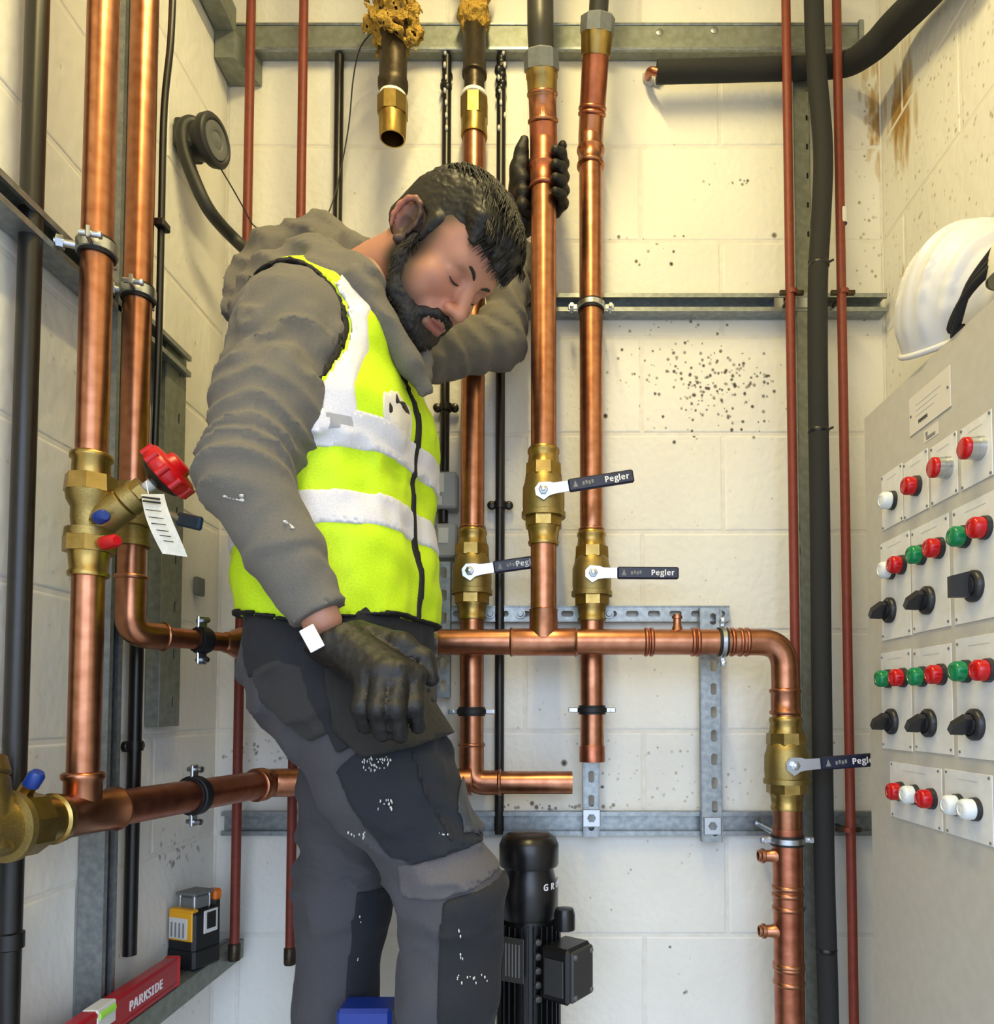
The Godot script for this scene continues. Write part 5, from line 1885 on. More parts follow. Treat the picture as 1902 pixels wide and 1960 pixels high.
# ---------------------------------------------------------------- pump
func make_pump() -> void:
	var up := Vector3.UP
	var z := 0.20
	var x := at(1012, 1700, z).x
	var r := 0.058
	var yt := high(1592, z)
	var y1 := high(1662, z)
	var y2 := high(1752, z)
	var base := Vector3(x, 0, z)
	var t := thing("pump", "black vertical pump with a finned motor standing behind the worker's knee", "pump", base)
	var b := Build.new()
	lathe(b, Vector3(x, y1 + 0.006, z), up, [Vector2(0, 0.03), Vector2(0, r - 0.002), Vector2(0.004, r), Vector2(yt - y1 - 0.030, r), Vector2(yt - y1 - 0.016, r - 0.006), Vector2(yt - y1 - 0.008, r - 0.018), Vector2(yt - y1 - 0.006, 0.0)], 44)
	put("fan_hood", b, M.motor_black, t)
	b = Build.new()
	lathe(b, Vector3(x, y2, z), up, [Vector2(0, 0.03), Vector2(0, r - 0.003), Vector2(0.004, r - 0.001), Vector2(y1 - y2 - 0.030, r - 0.001), Vector2(y1 - y2 - 0.016, r - 0.006), Vector2(y1 - y2, r - 0.010), Vector2(y1 - y2 + 0.008, r - 0.010)], 44)
	var cover := put("fan_cover", b, M.motor_black, t)
	# letters round the cover
	var word := "GRUNDFOS"
	var text_y := high(1702, z + r)
	for i in word.length():
		var a := 0.62 + i * 0.30
		var d := Vector3(sin(a), 0, cos(a))
		letters("letter", word[i], 0.017, Transform3D(Basis(Vector3(cos(a), 0, -sin(a)), up, d), Vector3(x, text_y, z) + d * (r - 0.0006)), M.print_white, cover)
	b = Build.new()
	var y3 := high(1990, z)
	lathe(b, Vector3(x, y3, z), up, [Vector2(0, 0.0), Vector2(0, r - 0.010), Vector2(y2 - y3, r - 0.010), Vector2(y2 - y3 + 0.004, 0.0)], 40)
	var motor := put("motor_body", b, M.motor_black, t)
	for k in 30:
		var a := TAU * k / 30
		b = Build.new()
		var d := Vector3(sin(a), 0, cos(a))
		box(b, Transform3D(Basis(Vector3(cos(a), 0, -sin(a)), up, d), Vector3(x, (y2 + y3) / 2.0 - 0.002, z) + d * (r - 0.004)), Vector3(0.0032, y2 - y3 - 0.012, 0.016), 0.0008)
		put("cooling_fin", b, M.motor_black, motor)
	b = Build.new()
	var face := Transform3D(Basis(up, -0.45), Vector3(x, high(1838, z + r), z) + Vector3(sin(-0.45), 0, cos(-0.45)) * (r + 0.006))
	box(b, face, Vector3(0.046, 0.082, 0.004), 0.001)
	var plate := put("rating_plate", b, M.motor_plate, t)
	b = Build.new()
	for i in 5:
		box(b, face * Transform3D(Basis(), Vector3(-0.014 + i * 0.007, 0.0, 0.0024)), Vector3(0.0022, 0.060, 0.0006), 0.0)
	put("printed_lines", b, M.print_grey, plate)
	# terminal boxes on the right-hand side
	var side := Basis(up, 0.95)
	var fwd := side * Vector3(0, 0, 1)
	b = Build.new()
	box(b, Transform3D(side, Vector3(x, high(1838, z), z) + fwd * (r + 0.030)), Vector3(0.080, 0.100, 0.062), 0.006)
	var term := put("terminal_box", b, M.motor_black, t)
	b = Build.new()
	box(b, Transform3D(side, Vector3(x, high(1838, z), z) + fwd * (r + 0.063)), Vector3(0.070, 0.090, 0.010), 0.003)
	box(b, Transform3D(side, Vector3(x, high(1838, z), z) + fwd * (r + 0.030) + side * Vector3(-0.041, -0.004, 0.0)), Vector3(0.003, 0.066, 0.042), 0.001)
	put("box_lid", b, M.motor_plate, term)
	for k in 4:
		b = Build.new()
		lathe(b, Vector3(x, high(1838, z), z) + fwd * (r + 0.066) + side * Vector3(0.027 * (1 if k % 2 else -1), 0.036 * (1 if k > 1 else -1), 0), fwd, [Vector2(0, 0.005), Vector2(0.004, 0.0045), Vector2(0.004, 0)], 10)
		put("screw", b, M.grey_iron, term)
	b = Build.new()
	lathe(b, Vector3(x, high(1752, z), z) + fwd * (r + 0.026) + side * Vector3(0.0, 0.0, 0), up, [Vector2(-0.012, 0.020), Vector2(0.016, 0.020), Vector2(0.026, 0.017), Vector2(0.028, 0.0)], 16)
	put("cable_gland", b, M.motor_black, t)
	b = Build.new()
	for k in 5:
		lathe(b, Vector3(x, high(1785 + k * 26, z), z) + (Basis(up, 0.30) * Vector3(0, 0, 1)) * (r + 0.002), Basis(up, 0.30) * Vector3(0, 0, 1), [Vector2(0, 0.0065), Vector2(0.007, 0.006), Vector2(0.008, 0.0)], 10)
	put("plug_row", b, M.motor_plate, t)
	b = Build.new()
	lathe(b, base, up, [Vector2(0, 0.0), Vector2(0, 0.10), Vector2(0.03, 0.10), Vector2(0.05, 0.07), Vector2(0.14, 0.07), Vector2(0.16, 0.06), Vector2(y3 - 0.10, 0.06), Vector2(y3 - 0.08, 0.075), Vector2(y3, 0.062), Vector2(y3, 0.0)], 36)
	put("pump_column", b, M.galvanised, t)


# ---------------------------------------------------------------- step ladder the worker stands on
func make_ladder() -> void:
	var top := at(712, 1919, 0.42)
	var t := thing("step_ladder", "blue topped step ladder between the worker's legs", "ladder", Vector3(top.x, 0, top.z))
	var x0 := at(652, 1911, 0.42).x
	var x1 := at(756, 1911, 0.42).x
	var y := top.y
	var tread := 0.42
	var b := Build.new()
	bar(b, Vector3(x0, y - 0.05, top.z - 0.03), Vector3(x1, y, top.z + 0.03), 0.006)
	put("top_cap", b, M.ladder_blue, t)
	for px in [x0 + 0.016, x1 - 0.016]:
		b = Build.new()
		tube(b, [Vector3(px, y - 0.03, top.z), Vector3(px, tread - 0.01, top.z)], 0.010, 10)
		put("upright", b, M.ladder_metal, t)
	b = Build.new()
	bar(b, Vector3(-0.50, tread - 0.03, 0.265), Vector3(-0.06, tread - 0.002, 0.56), 0.004)
	put("platform", b, M.ladder_metal, t)
	for sx in [-0.48, -0.17]:
		for sz in [-1.0, 1.0]:
			b = Build.new()
			tube(b, [Vector3(sx, tread - 0.02, 0.415 + 0.12 * sz), Vector3(sx, 0.0, 0.45 + 0.24 * sz)], 0.012, 10)
			put("leg", b, M.ladder_metal, t)
	for sz in [-1.0, 1.0]:
		b = Build.new()
		bar(b, Vector3(-0.48, 0.19, 0.43 + 0.17 * sz - 0.04), Vector3(-0.17, 0.21, 0.43 + 0.17 * sz + 0.04), 0.004)
		put("tread", b, M.ladder_blue, t)


# ---------------------------------------------------------------- the worker
# Distance field on a grid: tapered bones and ellipsoids joined smoothly, then meshed as surface nets.
class Field:
	var low: Vector3
	var cell: float
	var nx: int
	var ny: int
	var nz: int
	var val: PackedFloat32Array
	var close := PackedInt32Array()

	func _init(from: Vector3, to: Vector3, size: float) -> void:
		low = from
		cell = size
		nx = int(ceil((to.x - from.x) / size)) + 1
		ny = int(ceil((to.y - from.y) / size)) + 1
		nz = int(ceil((to.z - from.z) / size)) + 1
		val = PackedFloat32Array()
		val.resize(nx * ny * nz)
		val.fill(0.08)

	func span(lo: Vector3, hi: Vector3) -> Array:
		var a := ((lo - low) / cell).floor()
		var c := ((hi - low) / cell).ceil()
		return [clampi(int(a.x), 0, nx - 1), clampi(int(c.x), 0, nx - 1), clampi(int(a.y), 0, ny - 1), clampi(int(c.y), 0, ny - 1), clampi(int(a.z), 0, nz - 1), clampi(int(c.z), 0, nz - 1)]

	func bone(a: Vector3, b: Vector3, ra: float, rb: float, k := 0.03) -> void:
		var r := maxf(ra, rb) + k + cell * 3.0
		var e := Vector3.ONE * r
		var s := span(a.min(b) - e, a.max(b) + e)
		var ab := b - a
		var l2 := maxf(ab.length_squared(), 1e-9)
		for iz in range(s[4], s[5] + 1):
			for iy in range(s[2], s[3] + 1):
				var i: int = (iz * ny + iy) * nx + s[0]
				var p := low + Vector3(s[0], iy, iz) * cell - a
				for ix in range(s[0], s[1] + 1):
					var t := clampf(p.dot(ab) / l2, 0.0, 1.0)
					var d := (p - ab * t).length() - lerpf(ra, rb, t)
					var v := val[i]
					var h := maxf(k - absf(v - d), 0.0) / k
					val[i] = minf(v, d) - h * h * k * 0.25
					i += 1
					p.x += cell

	func bones(points: Array, radii: Array, k := 0.03) -> void:
		for i in points.size() - 1:
			bone(points[i], points[i + 1], radii[i], radii[i + 1], k)

	func egg(c: Vector3, turn: Basis, size: Vector3, k := 0.02, cut := false) -> void:
		var r := maxf(size.x, maxf(size.y, size.z)) + k + cell * 3.0
		var s := span(c - Vector3.ONE * r, c + Vector3.ONE * r)
		var inv := turn.transposed()
		for iz in range(s[4], s[5] + 1):
			for iy in range(s[2], s[3] + 1):
				var i: int = (iz * ny + iy) * nx + s[0]
				for ix in range(s[0], s[1] + 1):
					var q := inv * (low + Vector3(ix, iy, iz) * cell - c)
					var k0 := (q / size).length()
					var k1 := (q / (size * size)).length()
					var d := k0 * (k0 - 1.0) / maxf(k1, 0.0001)
					var v := val[i]
					if cut:
						d = -d
						var h := maxf(k - absf(v - d), 0.0) / k
						val[i] = maxf(v, d) + h * h * k * 0.25
					else:
						var h := maxf(k - absf(v - d), 0.0) / k
						val[i] = minf(v, d) - h * h * k * 0.25
					i += 1

	func spot(i: int) -> Vector3:
		@warning_ignore("integer_division")
		var r := i / nx
		@warning_ignore("integer_division")
		return low + Vector3(i % nx, r % ny, r / ny) * cell

	# Lists the grid points near the surface, once all bones are in.
	func settle(band := 0.045) -> void:
		close = PackedInt32Array()
		for i in val.size():
			var v := val[i]
			if v < band and v > -band:
				close.append(i)

	# change.call(point, value) for every grid point near the surface
	func alter(band: float, change: Callable) -> void:
		if close.is_empty():
			settle()
		for i in close:
			var v := val[i]
			if v < band and v > -band:
				val[i] = change.call(spot(i), v)

	# change.call(point, value) for every grid point in a box
	func alter_box(lo: Vector3, hi: Vector3, change: Callable) -> void:
		var s := span(lo, hi)
		for iz in range(s[4], s[5] + 1):
			for iy in range(s[2], s[3] + 1):
				for ix in range(s[0], s[1] + 1):
					var i := (iz * ny + iy) * nx + ix
					if val[i] < 0.05:
						val[i] = change.call(low + Vector3(ix, iy, iz) * cell, val[i])
		close = PackedInt32Array()

	# A thin layer over this surface wherever region(p) < 0.
	func layer(offset: float, deep: float, region: Callable, lo := Vector3.ONE * -99.0, hi := Vector3.ONE * 99.0) -> Field:
		if close.is_empty():
			settle()
		var f := Field.new(low, low, cell)
		f.nx = nx
		f.ny = ny
		f.nz = nz
		f.val.resize(val.size())
		f.val.fill(0.08)
		var band := offset + cell * 2.5
		for i in close:
			var v := val[i]
			if v < band and v > -deep - cell * 2.5:
				var p := spot(i)
				if p.x < lo.x or p.y < lo.y or p.z < lo.z or p.x > hi.x or p.y > hi.y or p.z > hi.z:
					continue
				var g: float = region.call(p)
				f.val[i] = maxf(maxf(v - offset, -deep - v), g)
				f.close.append(i)
		return f

	func mesh_into(b, place: Transform3D, paint = null) -> void:
		var ids := PackedInt32Array()
		ids.resize(val.size())
		ids.fill(-1)
		var pts := PackedVector3Array()
		var nrm := PackedVector3Array()
		var sy := nx
		var sz := nx * ny
		var corner := [0, 1, sy, sy + 1, sz, sz + 1, sz + sy, sz + sy + 1]
		var offs := [Vector3(0, 0, 0), Vector3(1, 0, 0), Vector3(0, 1, 0), Vector3(1, 1, 0), Vector3(0, 0, 1), Vector3(1, 0, 1), Vector3(0, 1, 1), Vector3(1, 1, 1)]
		var edges := [[0, 1], [2, 3], [4, 5], [6, 7], [0, 2], [1, 3], [4, 6], [5, 7], [0, 4], [1, 5], [2, 6], [3, 7]]
		var limit := cell * 3.5
		if close.is_empty():
			settle()
		var made := PackedInt32Array()
		var most := val.size() - sz - sy - 1
		for i in close:
			var v0 := val[i]
			if v0 > limit or v0 < -limit or i >= most:
				continue
			var v1 := val[i + 1]
			var v2 := val[i + sy]
			var v3 := val[i + sy + 1]
			var v4 := val[i + sz]
			var v5 := val[i + sz + 1]
			var v6 := val[i + sz + sy]
			var v7 := val[i + sz + sy + 1]
			var m := int(v0 < 0.0) + int(v1 < 0.0) + int(v2 < 0.0) + int(v3 < 0.0) + int(v4 < 0.0) + int(v5 < 0.0) + int(v6 < 0.0) + int(v7 < 0.0)
			if m == 0 or m == 8:
				continue
			var vs := [v0, v1, v2, v3, v4, v5, v6, v7]
			var sum := Vector3.ZERO
			var n := 0
			for e in edges:
				var va: float = vs[e[0]]
				var vb: float = vs[e[1]]
				if (va < 0.0) != (vb < 0.0):
					sum += (offs[e[0]] as Vector3).lerp(offs[e[1]], va / (va - vb))
					n += 1
			ids[i] = pts.size()
			made.append(i)
			pts.append(place * (spot(i) + sum / n * cell))
			var g := Vector3(v1 + v3 + v5 + v7 - v0 - v2 - v4 - v6, v2 + v3 + v6 + v7 - v0 - v1 - v4 - v5, v4 + v5 + v6 + v7 - v0 - v1 - v2 - v3)
			nrm.append((place.basis * g).normalized())
		var colors := PackedColorArray()
		if paint != null:
			var back := place.affine_inverse()
			for k in pts.size():
				colors.append(paint.call(back * pts[k]))
		var idx := PackedInt32Array()
		for i in made:
			if i < sz + sy + 1:
				continue
			var s := val[i] < 0.0
			if s != (val[i + 1] < 0.0):
				_quad(idx, ids[i - sy - sz], ids[i - sz], ids[i], ids[i - sy])
			if s != (val[i + sy] < 0.0):
				_quad(idx, ids[i - 1 - sz], ids[i - sz], ids[i], ids[i - 1])
			if s != (val[i + sz] < 0.0):
				_quad(idx, ids[i - 1 - sy], ids[i - sy], ids[i], ids[i - 1])
		for k in range(0, idx.size(), 3):
			var a := idx[k]
			var c := idx[k + 1]
			var d := idx[k + 2]
			var flip := (pts[c] - pts[a]).cross(pts[d] - pts[a]).dot(nrm[a] + nrm[c] + nrm[d]) > 0.0
			for q in ([a, d, c] if flip else [a, c, d]):
				b.v.append(pts[q])
				b.n.append(nrm[q])
				b.uv.append(Vector2.ZERO)
				b.col.append(colors[q] if paint != null else b.tint)

	func _quad(idx: PackedInt32Array, a: int, b: int, c: int, d: int) -> void:
		if a < 0 or b < 0 or c < 0 or d < 0:
			return
		idx.append(a); idx.append(b); idx.append(c)
		idx.append(a); idx.append(c); idx.append(d)


# Signed distance to an outline drawn on the near side of a garment (world x and y).
func outline_distance(p: Vector2, outline: PackedVector2Array) -> float:
	var d := 1e9
	var inside := false
	var n := outline.size()
	var j := n - 1
	for i in n:
		var a := outline[i]
		var c := outline[j]
		var e := c - a
		var w := p - a
		var q := w - e * clampf(w.dot(e) / maxf(e.length_squared(), 1e-9), 0.0, 1.0)
		d = minf(d, q.length_squared())
		if (a.y > p.y) != (c.y > p.y) and p.x < (c.x - a.x) * (p.y - a.y) / (c.y - a.y) + a.x:
			inside = not inside
		j = i
	return -sqrt(d) if inside else sqrt(d)


func outline_at(points: Array, z: float) -> PackedVector2Array:
	var out := PackedVector2Array()
	for p in points:
		var q := at(p[0], p[1], z)
		out.append(Vector2(q.x, q.y))
	return out


func cloth(color: Color, rough: float, seed_number: int, weave: float) -> StandardMaterial3D:
	var m := grained(plain(color, rough), seed_number, 9.0, Color(0.87, 0.87, 0.87), weave, 0.05)
	m.rim_enabled = true
	m.rim = 0.25
	m.rim_tint = 0.6
	return m


func make_person() -> void:
	var up := Vector3.UP
	var turn := 0.22
	var ahead := Vector3(cos(turn), 0, sin(turn))
	var left := Vector3(sin(turn), 0, -cos(turn))

	# joints
	var pelvis := at(662, 1265, 0.385)
	var waist := at(658, 1120, 0.385)
	var chest := at(652, 840, 0.380)
	var upper := at(640, 665, 0.375)
	var neck := at(712, 585, 0.400)
	var r_shoulder := at(560, 645, 0.515)
	var r_elbow := at(466, 912, 0.635)
	var r_wrist := at(618, 1190, 0.625)
	var l_shoulder := upper + left * 0.14 + up * 0.045 + ahead * 0.02
	var l_elbow := at(956, 655, 0.135)
	var l_wrist := at(997, 432, 0.100)
	var r_hip := pelvis - left * 0.085 - up * 0.02
	var l_hip := pelvis + left * 0.085 - up * 0.02
	var r_knee := at(862, 1700, 0.470)
	var l_knee := at(655, 1715, 0.315)
	var floor_y := 0.42
	var r_ankle := Vector3(at(850, 1900, 0.44).x - 0.02, floor_y + 0.09, 0.44)
	var l_ankle := Vector3(at(612, 1900, 0.32).x + 0.0, floor_y + 0.09, 0.32)
	var head_c := at(839.5, 481.7, 0.440)
	var hu := Vector3(0.762, 0.584, 0.280).normalized()
	var hf := Vector3(0.532, -0.811, 0.243)
	hf = (hf - hu * hf.dot(hu)).normalized()
	var hr := hf.cross(hu)
	var head_at := Transform3D(Basis(hr, hu, hf), head_c)

	var person := thing("person", "worker in grey hoodie and yellow vest gripping a copper riser, looking down", "person", Vector3(pelvis.x, floor_y, pelvis.z))

	make_body(person, {"pelvis": pelvis, "waist": waist, "chest": chest, "upper": upper, "neck": neck, "rs": r_shoulder, "re": r_elbow, "rw": r_wrist, "ls": l_shoulder, "le": l_elbow, "lw": l_wrist, "rh": r_hip, "lh": l_hip, "rk": r_knee, "lk": l_knee, "ra": r_ankle, "la": l_ankle, "left": left, "ahead": ahead}, head_at)
	make_head_details(person, head_at)
	make_hoodie(person, pelvis, waist, chest, upper, neck, r_shoulder, r_elbow, r_wrist, l_shoulder, l_elbow, l_wrist, ahead, left)
	make_trousers(person, pelvis, waist, r_hip, l_hip, r_knee, l_knee, r_ankle, l_ankle, ahead, left)
	make_gloves(person, r_elbow, r_wrist, l_elbow, l_wrist)


# ---------------------------------------------------------------- head and body
func head_field() -> Field:
	var f := Field.new(Vector3(-0.115, -0.175, -0.135), Vector3(0.115, 0.150, 0.150), 0.0034)
	var one := Basis()
	f.egg(Vector3(0, 0.035, -0.008), one, Vector3(0.074, 0.090, 0.096), 0.02)
	f.egg(Vector3(0, -0.030, 0.040), one, Vector3(0.060, 0.084, 0.060), 0.03)
	f.egg(Vector3(0, 0.035, 0.040), one, Vector3(0.064, 0.060, 0.060), 0.03)
	for s in [-1.0, 1.0]:
		f.bone(Vector3(0.050 * s, -0.050, 0.010), Vector3(0.020 * s, -0.104, 0.070), 0.022, 0.018, 0.03)
		f.egg(Vector3(0.043 * s, -0.028, 0.070), one, Vector3(0.022, 0.016, 0.020), 0.025)
		f.egg(Vector3(0.048 * s, -0.055, 0.052), one, Vector3(0.016, 0.026, 0.026), 0.025)
	f.egg(Vector3(0, -0.106, 0.078), one, Vector3(0.022, 0.017, 0.018), 0.025)
	f.bone(Vector3(-0.036, 0.022, 0.083), Vector3(0.036, 0.022, 0.083), 0.0125, 0.0125, 0.02)
	for s in [-1.0, 1.0]:
		f.egg(Vector3(0.031 * s, 0.000, 0.104), one, Vector3(0.017, 0.0115, 0.014), 0.014, true)
		f.egg(Vector3(0.032 * s, -0.002, 0.0815), one, Vector3(0.0165, 0.0135, 0.0135), 0.006)
		f.bone(Vector3(0.018 * s, -0.0045, 0.0925), Vector3(0.046 * s, -0.003, 0.0850), 0.0036, 0.0030, 0.005)
	f.bones([Vector3(0, 0.016, 0.0935), Vector3(0, -0.012, 0.1070), Vector3(0, -0.036, 0.1225)], [0.0075, 0.0088, 0.0115], 0.012)
	for s in [-1.0, 1.0]:
		f.egg(Vector3(0.0125 * s, -0.041, 0.110), one, Vector3(0.0095, 0.0085, 0.012), 0.008)
		f.egg(Vector3(0.0075 * s, -0.050, 0.114), one, Vector3(0.0042, 0.0035, 0.0055), 0.003, true)
	f.egg(Vector3(0, -0.070, 0.090), one, Vector3(0.030, 0.022, 0.018), 0.02)
	f.bone(Vector3(-0.021, -0.0715, 0.1000), Vector3(0.021, -0.0715, 0.1000), 0.0058, 0.0058, 0.006)
	f.bone(Vector3(-0.018, -0.0845, 0.0985), Vector3(0.018, -0.0845, 0.0985), 0.0068, 0.0068, 0.006)
	f.egg(Vector3(0, -0.0780, 0.1080), one, Vector3(0.023, 0.0022, 0.008), 0.003, true)
	# ears
	for s in [-1.0, 1.0]:
		var lean := Basis(Vector3.UP, -0.35 * s) * Basis(Vector3.RIGHT, -0.15)
		var c := Vector3(0.077 * s, -0.008, -0.012)
		f.egg(c, lean, Vector3(0.009, 0.030, 0.0185), 0.008)
		var rim := []
		for k in 9:
			var a := lerpf(-0.9, 3.7, k / 8.0)
			rim.append(c + lean * Vector3(0.0095 * s, sin(a) * 0.031 + 0.003, -cos(a) * -0.0195 * -1.0))
		f.bones(rim, [0.0030, 0.0038, 0.0042, 0.0045, 0.0045, 0.0045, 0.0042, 0.0038, 0.0034], 0.004)
		f.egg(c + lean * Vector3(0.011 * s, -0.004, 0.003), lean, Vector3(0.0095, 0.0145, 0.0095), 0.004, true)
		f.egg(c + lean * Vector3(0.011 * s, 0.016, 0.000), lean, Vector3(0.0065, 0.0095, 0.0110), 0.004, true)
		f.bone(c + lean * Vector3(0.006 * s, -0.030, 0.006), c + lean * Vector3(0.003 * s, -0.024, 0.012), 0.0070, 0.0060, 0.006)
	f.bone(Vector3(0, -0.055, -0.030), Vector3(0, -0.16, -0.075), 0.056, 0.060, 0.03)
	return f


func make_body(person: Node3D, j: Dictionary, head_at: Transform3D) -> void:
	var b := Build.new()
	var f := Field.new(Vector3(j.re.x - 0.12, j.ra.y - 0.16, 0.05), Vector3(0.10, head_at.origin.y + 0.04, 0.74), 0.013)
	var l: Vector3 = j.left
	for s in [-1.0, 1.0]:
		f.bones([j.pelvis + l * 0.06 * s, j.waist + l * 0.055 * s, j.chest + l * 0.06 * s, j.upper + l * 0.08 * s], [0.105, 0.098, 0.108, 0.080], 0.05)
	f.bone(j.upper, j.neck, 0.075, 0.060, 0.04)
	f.bone(j.neck, head_at * Vector3(0, -0.10, -0.045), 0.060, 0.056, 0.03)
	f.bones([j.upper - l * 0.08, j.rs, j.re, j.rw], [0.065, 0.052, 0.040, 0.0285], 0.03)
	f.bones([j.upper + l * 0.08, j.ls, j.le, j.lw], [0.060, 0.050, 0.038, 0.0270], 0.03)
	f.bones([j.rh, j.rk, j.ra], [0.082, 0.056, 0.036], 0.03)
	f.bones([j.lh, j.lk, j.la], [0.080, 0.056, 0.036], 0.03)
	var skin := func(p: Vector3) -> Color:
		return Color(0.40, 0.195, 0.125)
	f.mesh_into(b, Transform3D(), skin)
	var h := head_field()
	var beard_line := [Vector3(0.074, 0.010, 0.012), Vector3(0.066, -0.050, 0.018), Vector3(0.040, -0.098, 0.052), Vector3(0.0, -0.115, 0.085)]
	var face := func(p: Vector3) -> Color:
		var c := Color(0.435, 0.205, 0.138)
		var blush := clampf(1.0 - (Vector3(absf(p.x), p.y, p.z) - Vector3(0.030, -0.032, 0.100)).length() / 0.045, 0.0, 1.0)
		c = c.lerp(Color(0.47, 0.170, 0.120), blush * 0.6)
		if absf(p.x) > 0.068 and p.y > -0.05 and p.y < 0.035 and p.z < 0.02 and p.z > -0.045:
			c = c.lerp(Color(0.50, 0.165, 0.115), 0.75)
		# stubble on cheeks, neck, and the shaved sides
		var q := Vector3(absf(p.x), p.y, p.z)
		var d := 1.0
		for i in 3:
			var a: Vector3 = beard_line[i]
			var e: Vector3 = beard_line[i + 1] - a
			d = minf(d, (q - a - e * clampf((q - a).dot(e) / e.length_squared(), 0, 1)).length())
		var stubble := 1.0 - smoothstep(0.020, 0.058, d)
		var temple := (1.0 - smoothstep(0.030, 0.062, p.z - (p.y - 0.03) * 0.4)) * smoothstep(-0.03, 0.0, p.y) * smoothstep(0.052, 0.060, absf(p.x))
		if p.z > -0.002:
			stubble = maxf(stubble, temple * 0.95)
		c = c.lerp(Color(0.035, 0.024, 0.018), stubble * 0.94)
		# lips and brows are pigment of their own
		if absf(p.x) < 0.018 and p.y < -0.0690 and p.y > -0.0890 and p.z > 0.0990:
			c = Color(0.34, 0.125, 0.105)
		return c
	h.mesh_into(b, head_at, face)
	put("body", b, M.skin, person, "bare face, neck and wrist")
	# work boots
	for s in [["ra", 0.0], ["la", 1.0]]:
		var a: Vector3 = j[s[0]]
		var boot := Field.new(a - Vector3(0.12, 0.10, 0.14), a + Vector3(0.22, 0.10, 0.20), 0.011)
		var toe: Vector3 = j.ahead
		boot.bones([a + Vector3.UP * 0.06, a - Vector3.UP * 0.035, a - Vector3.UP * 0.045 + toe * 0.08, a - Vector3.UP * 0.052 + toe * 0.15], [0.046, 0.046, 0.044, 0.036], 0.03)
		boot.alter(0.03, func(p: Vector3, v: float) -> float: return maxf(v, (a.y - 0.089) - p.y))
		var bb := Build.new()
		boot.mesh_into(bb, Transform3D())
		put("boot", bb, M.boot, person)


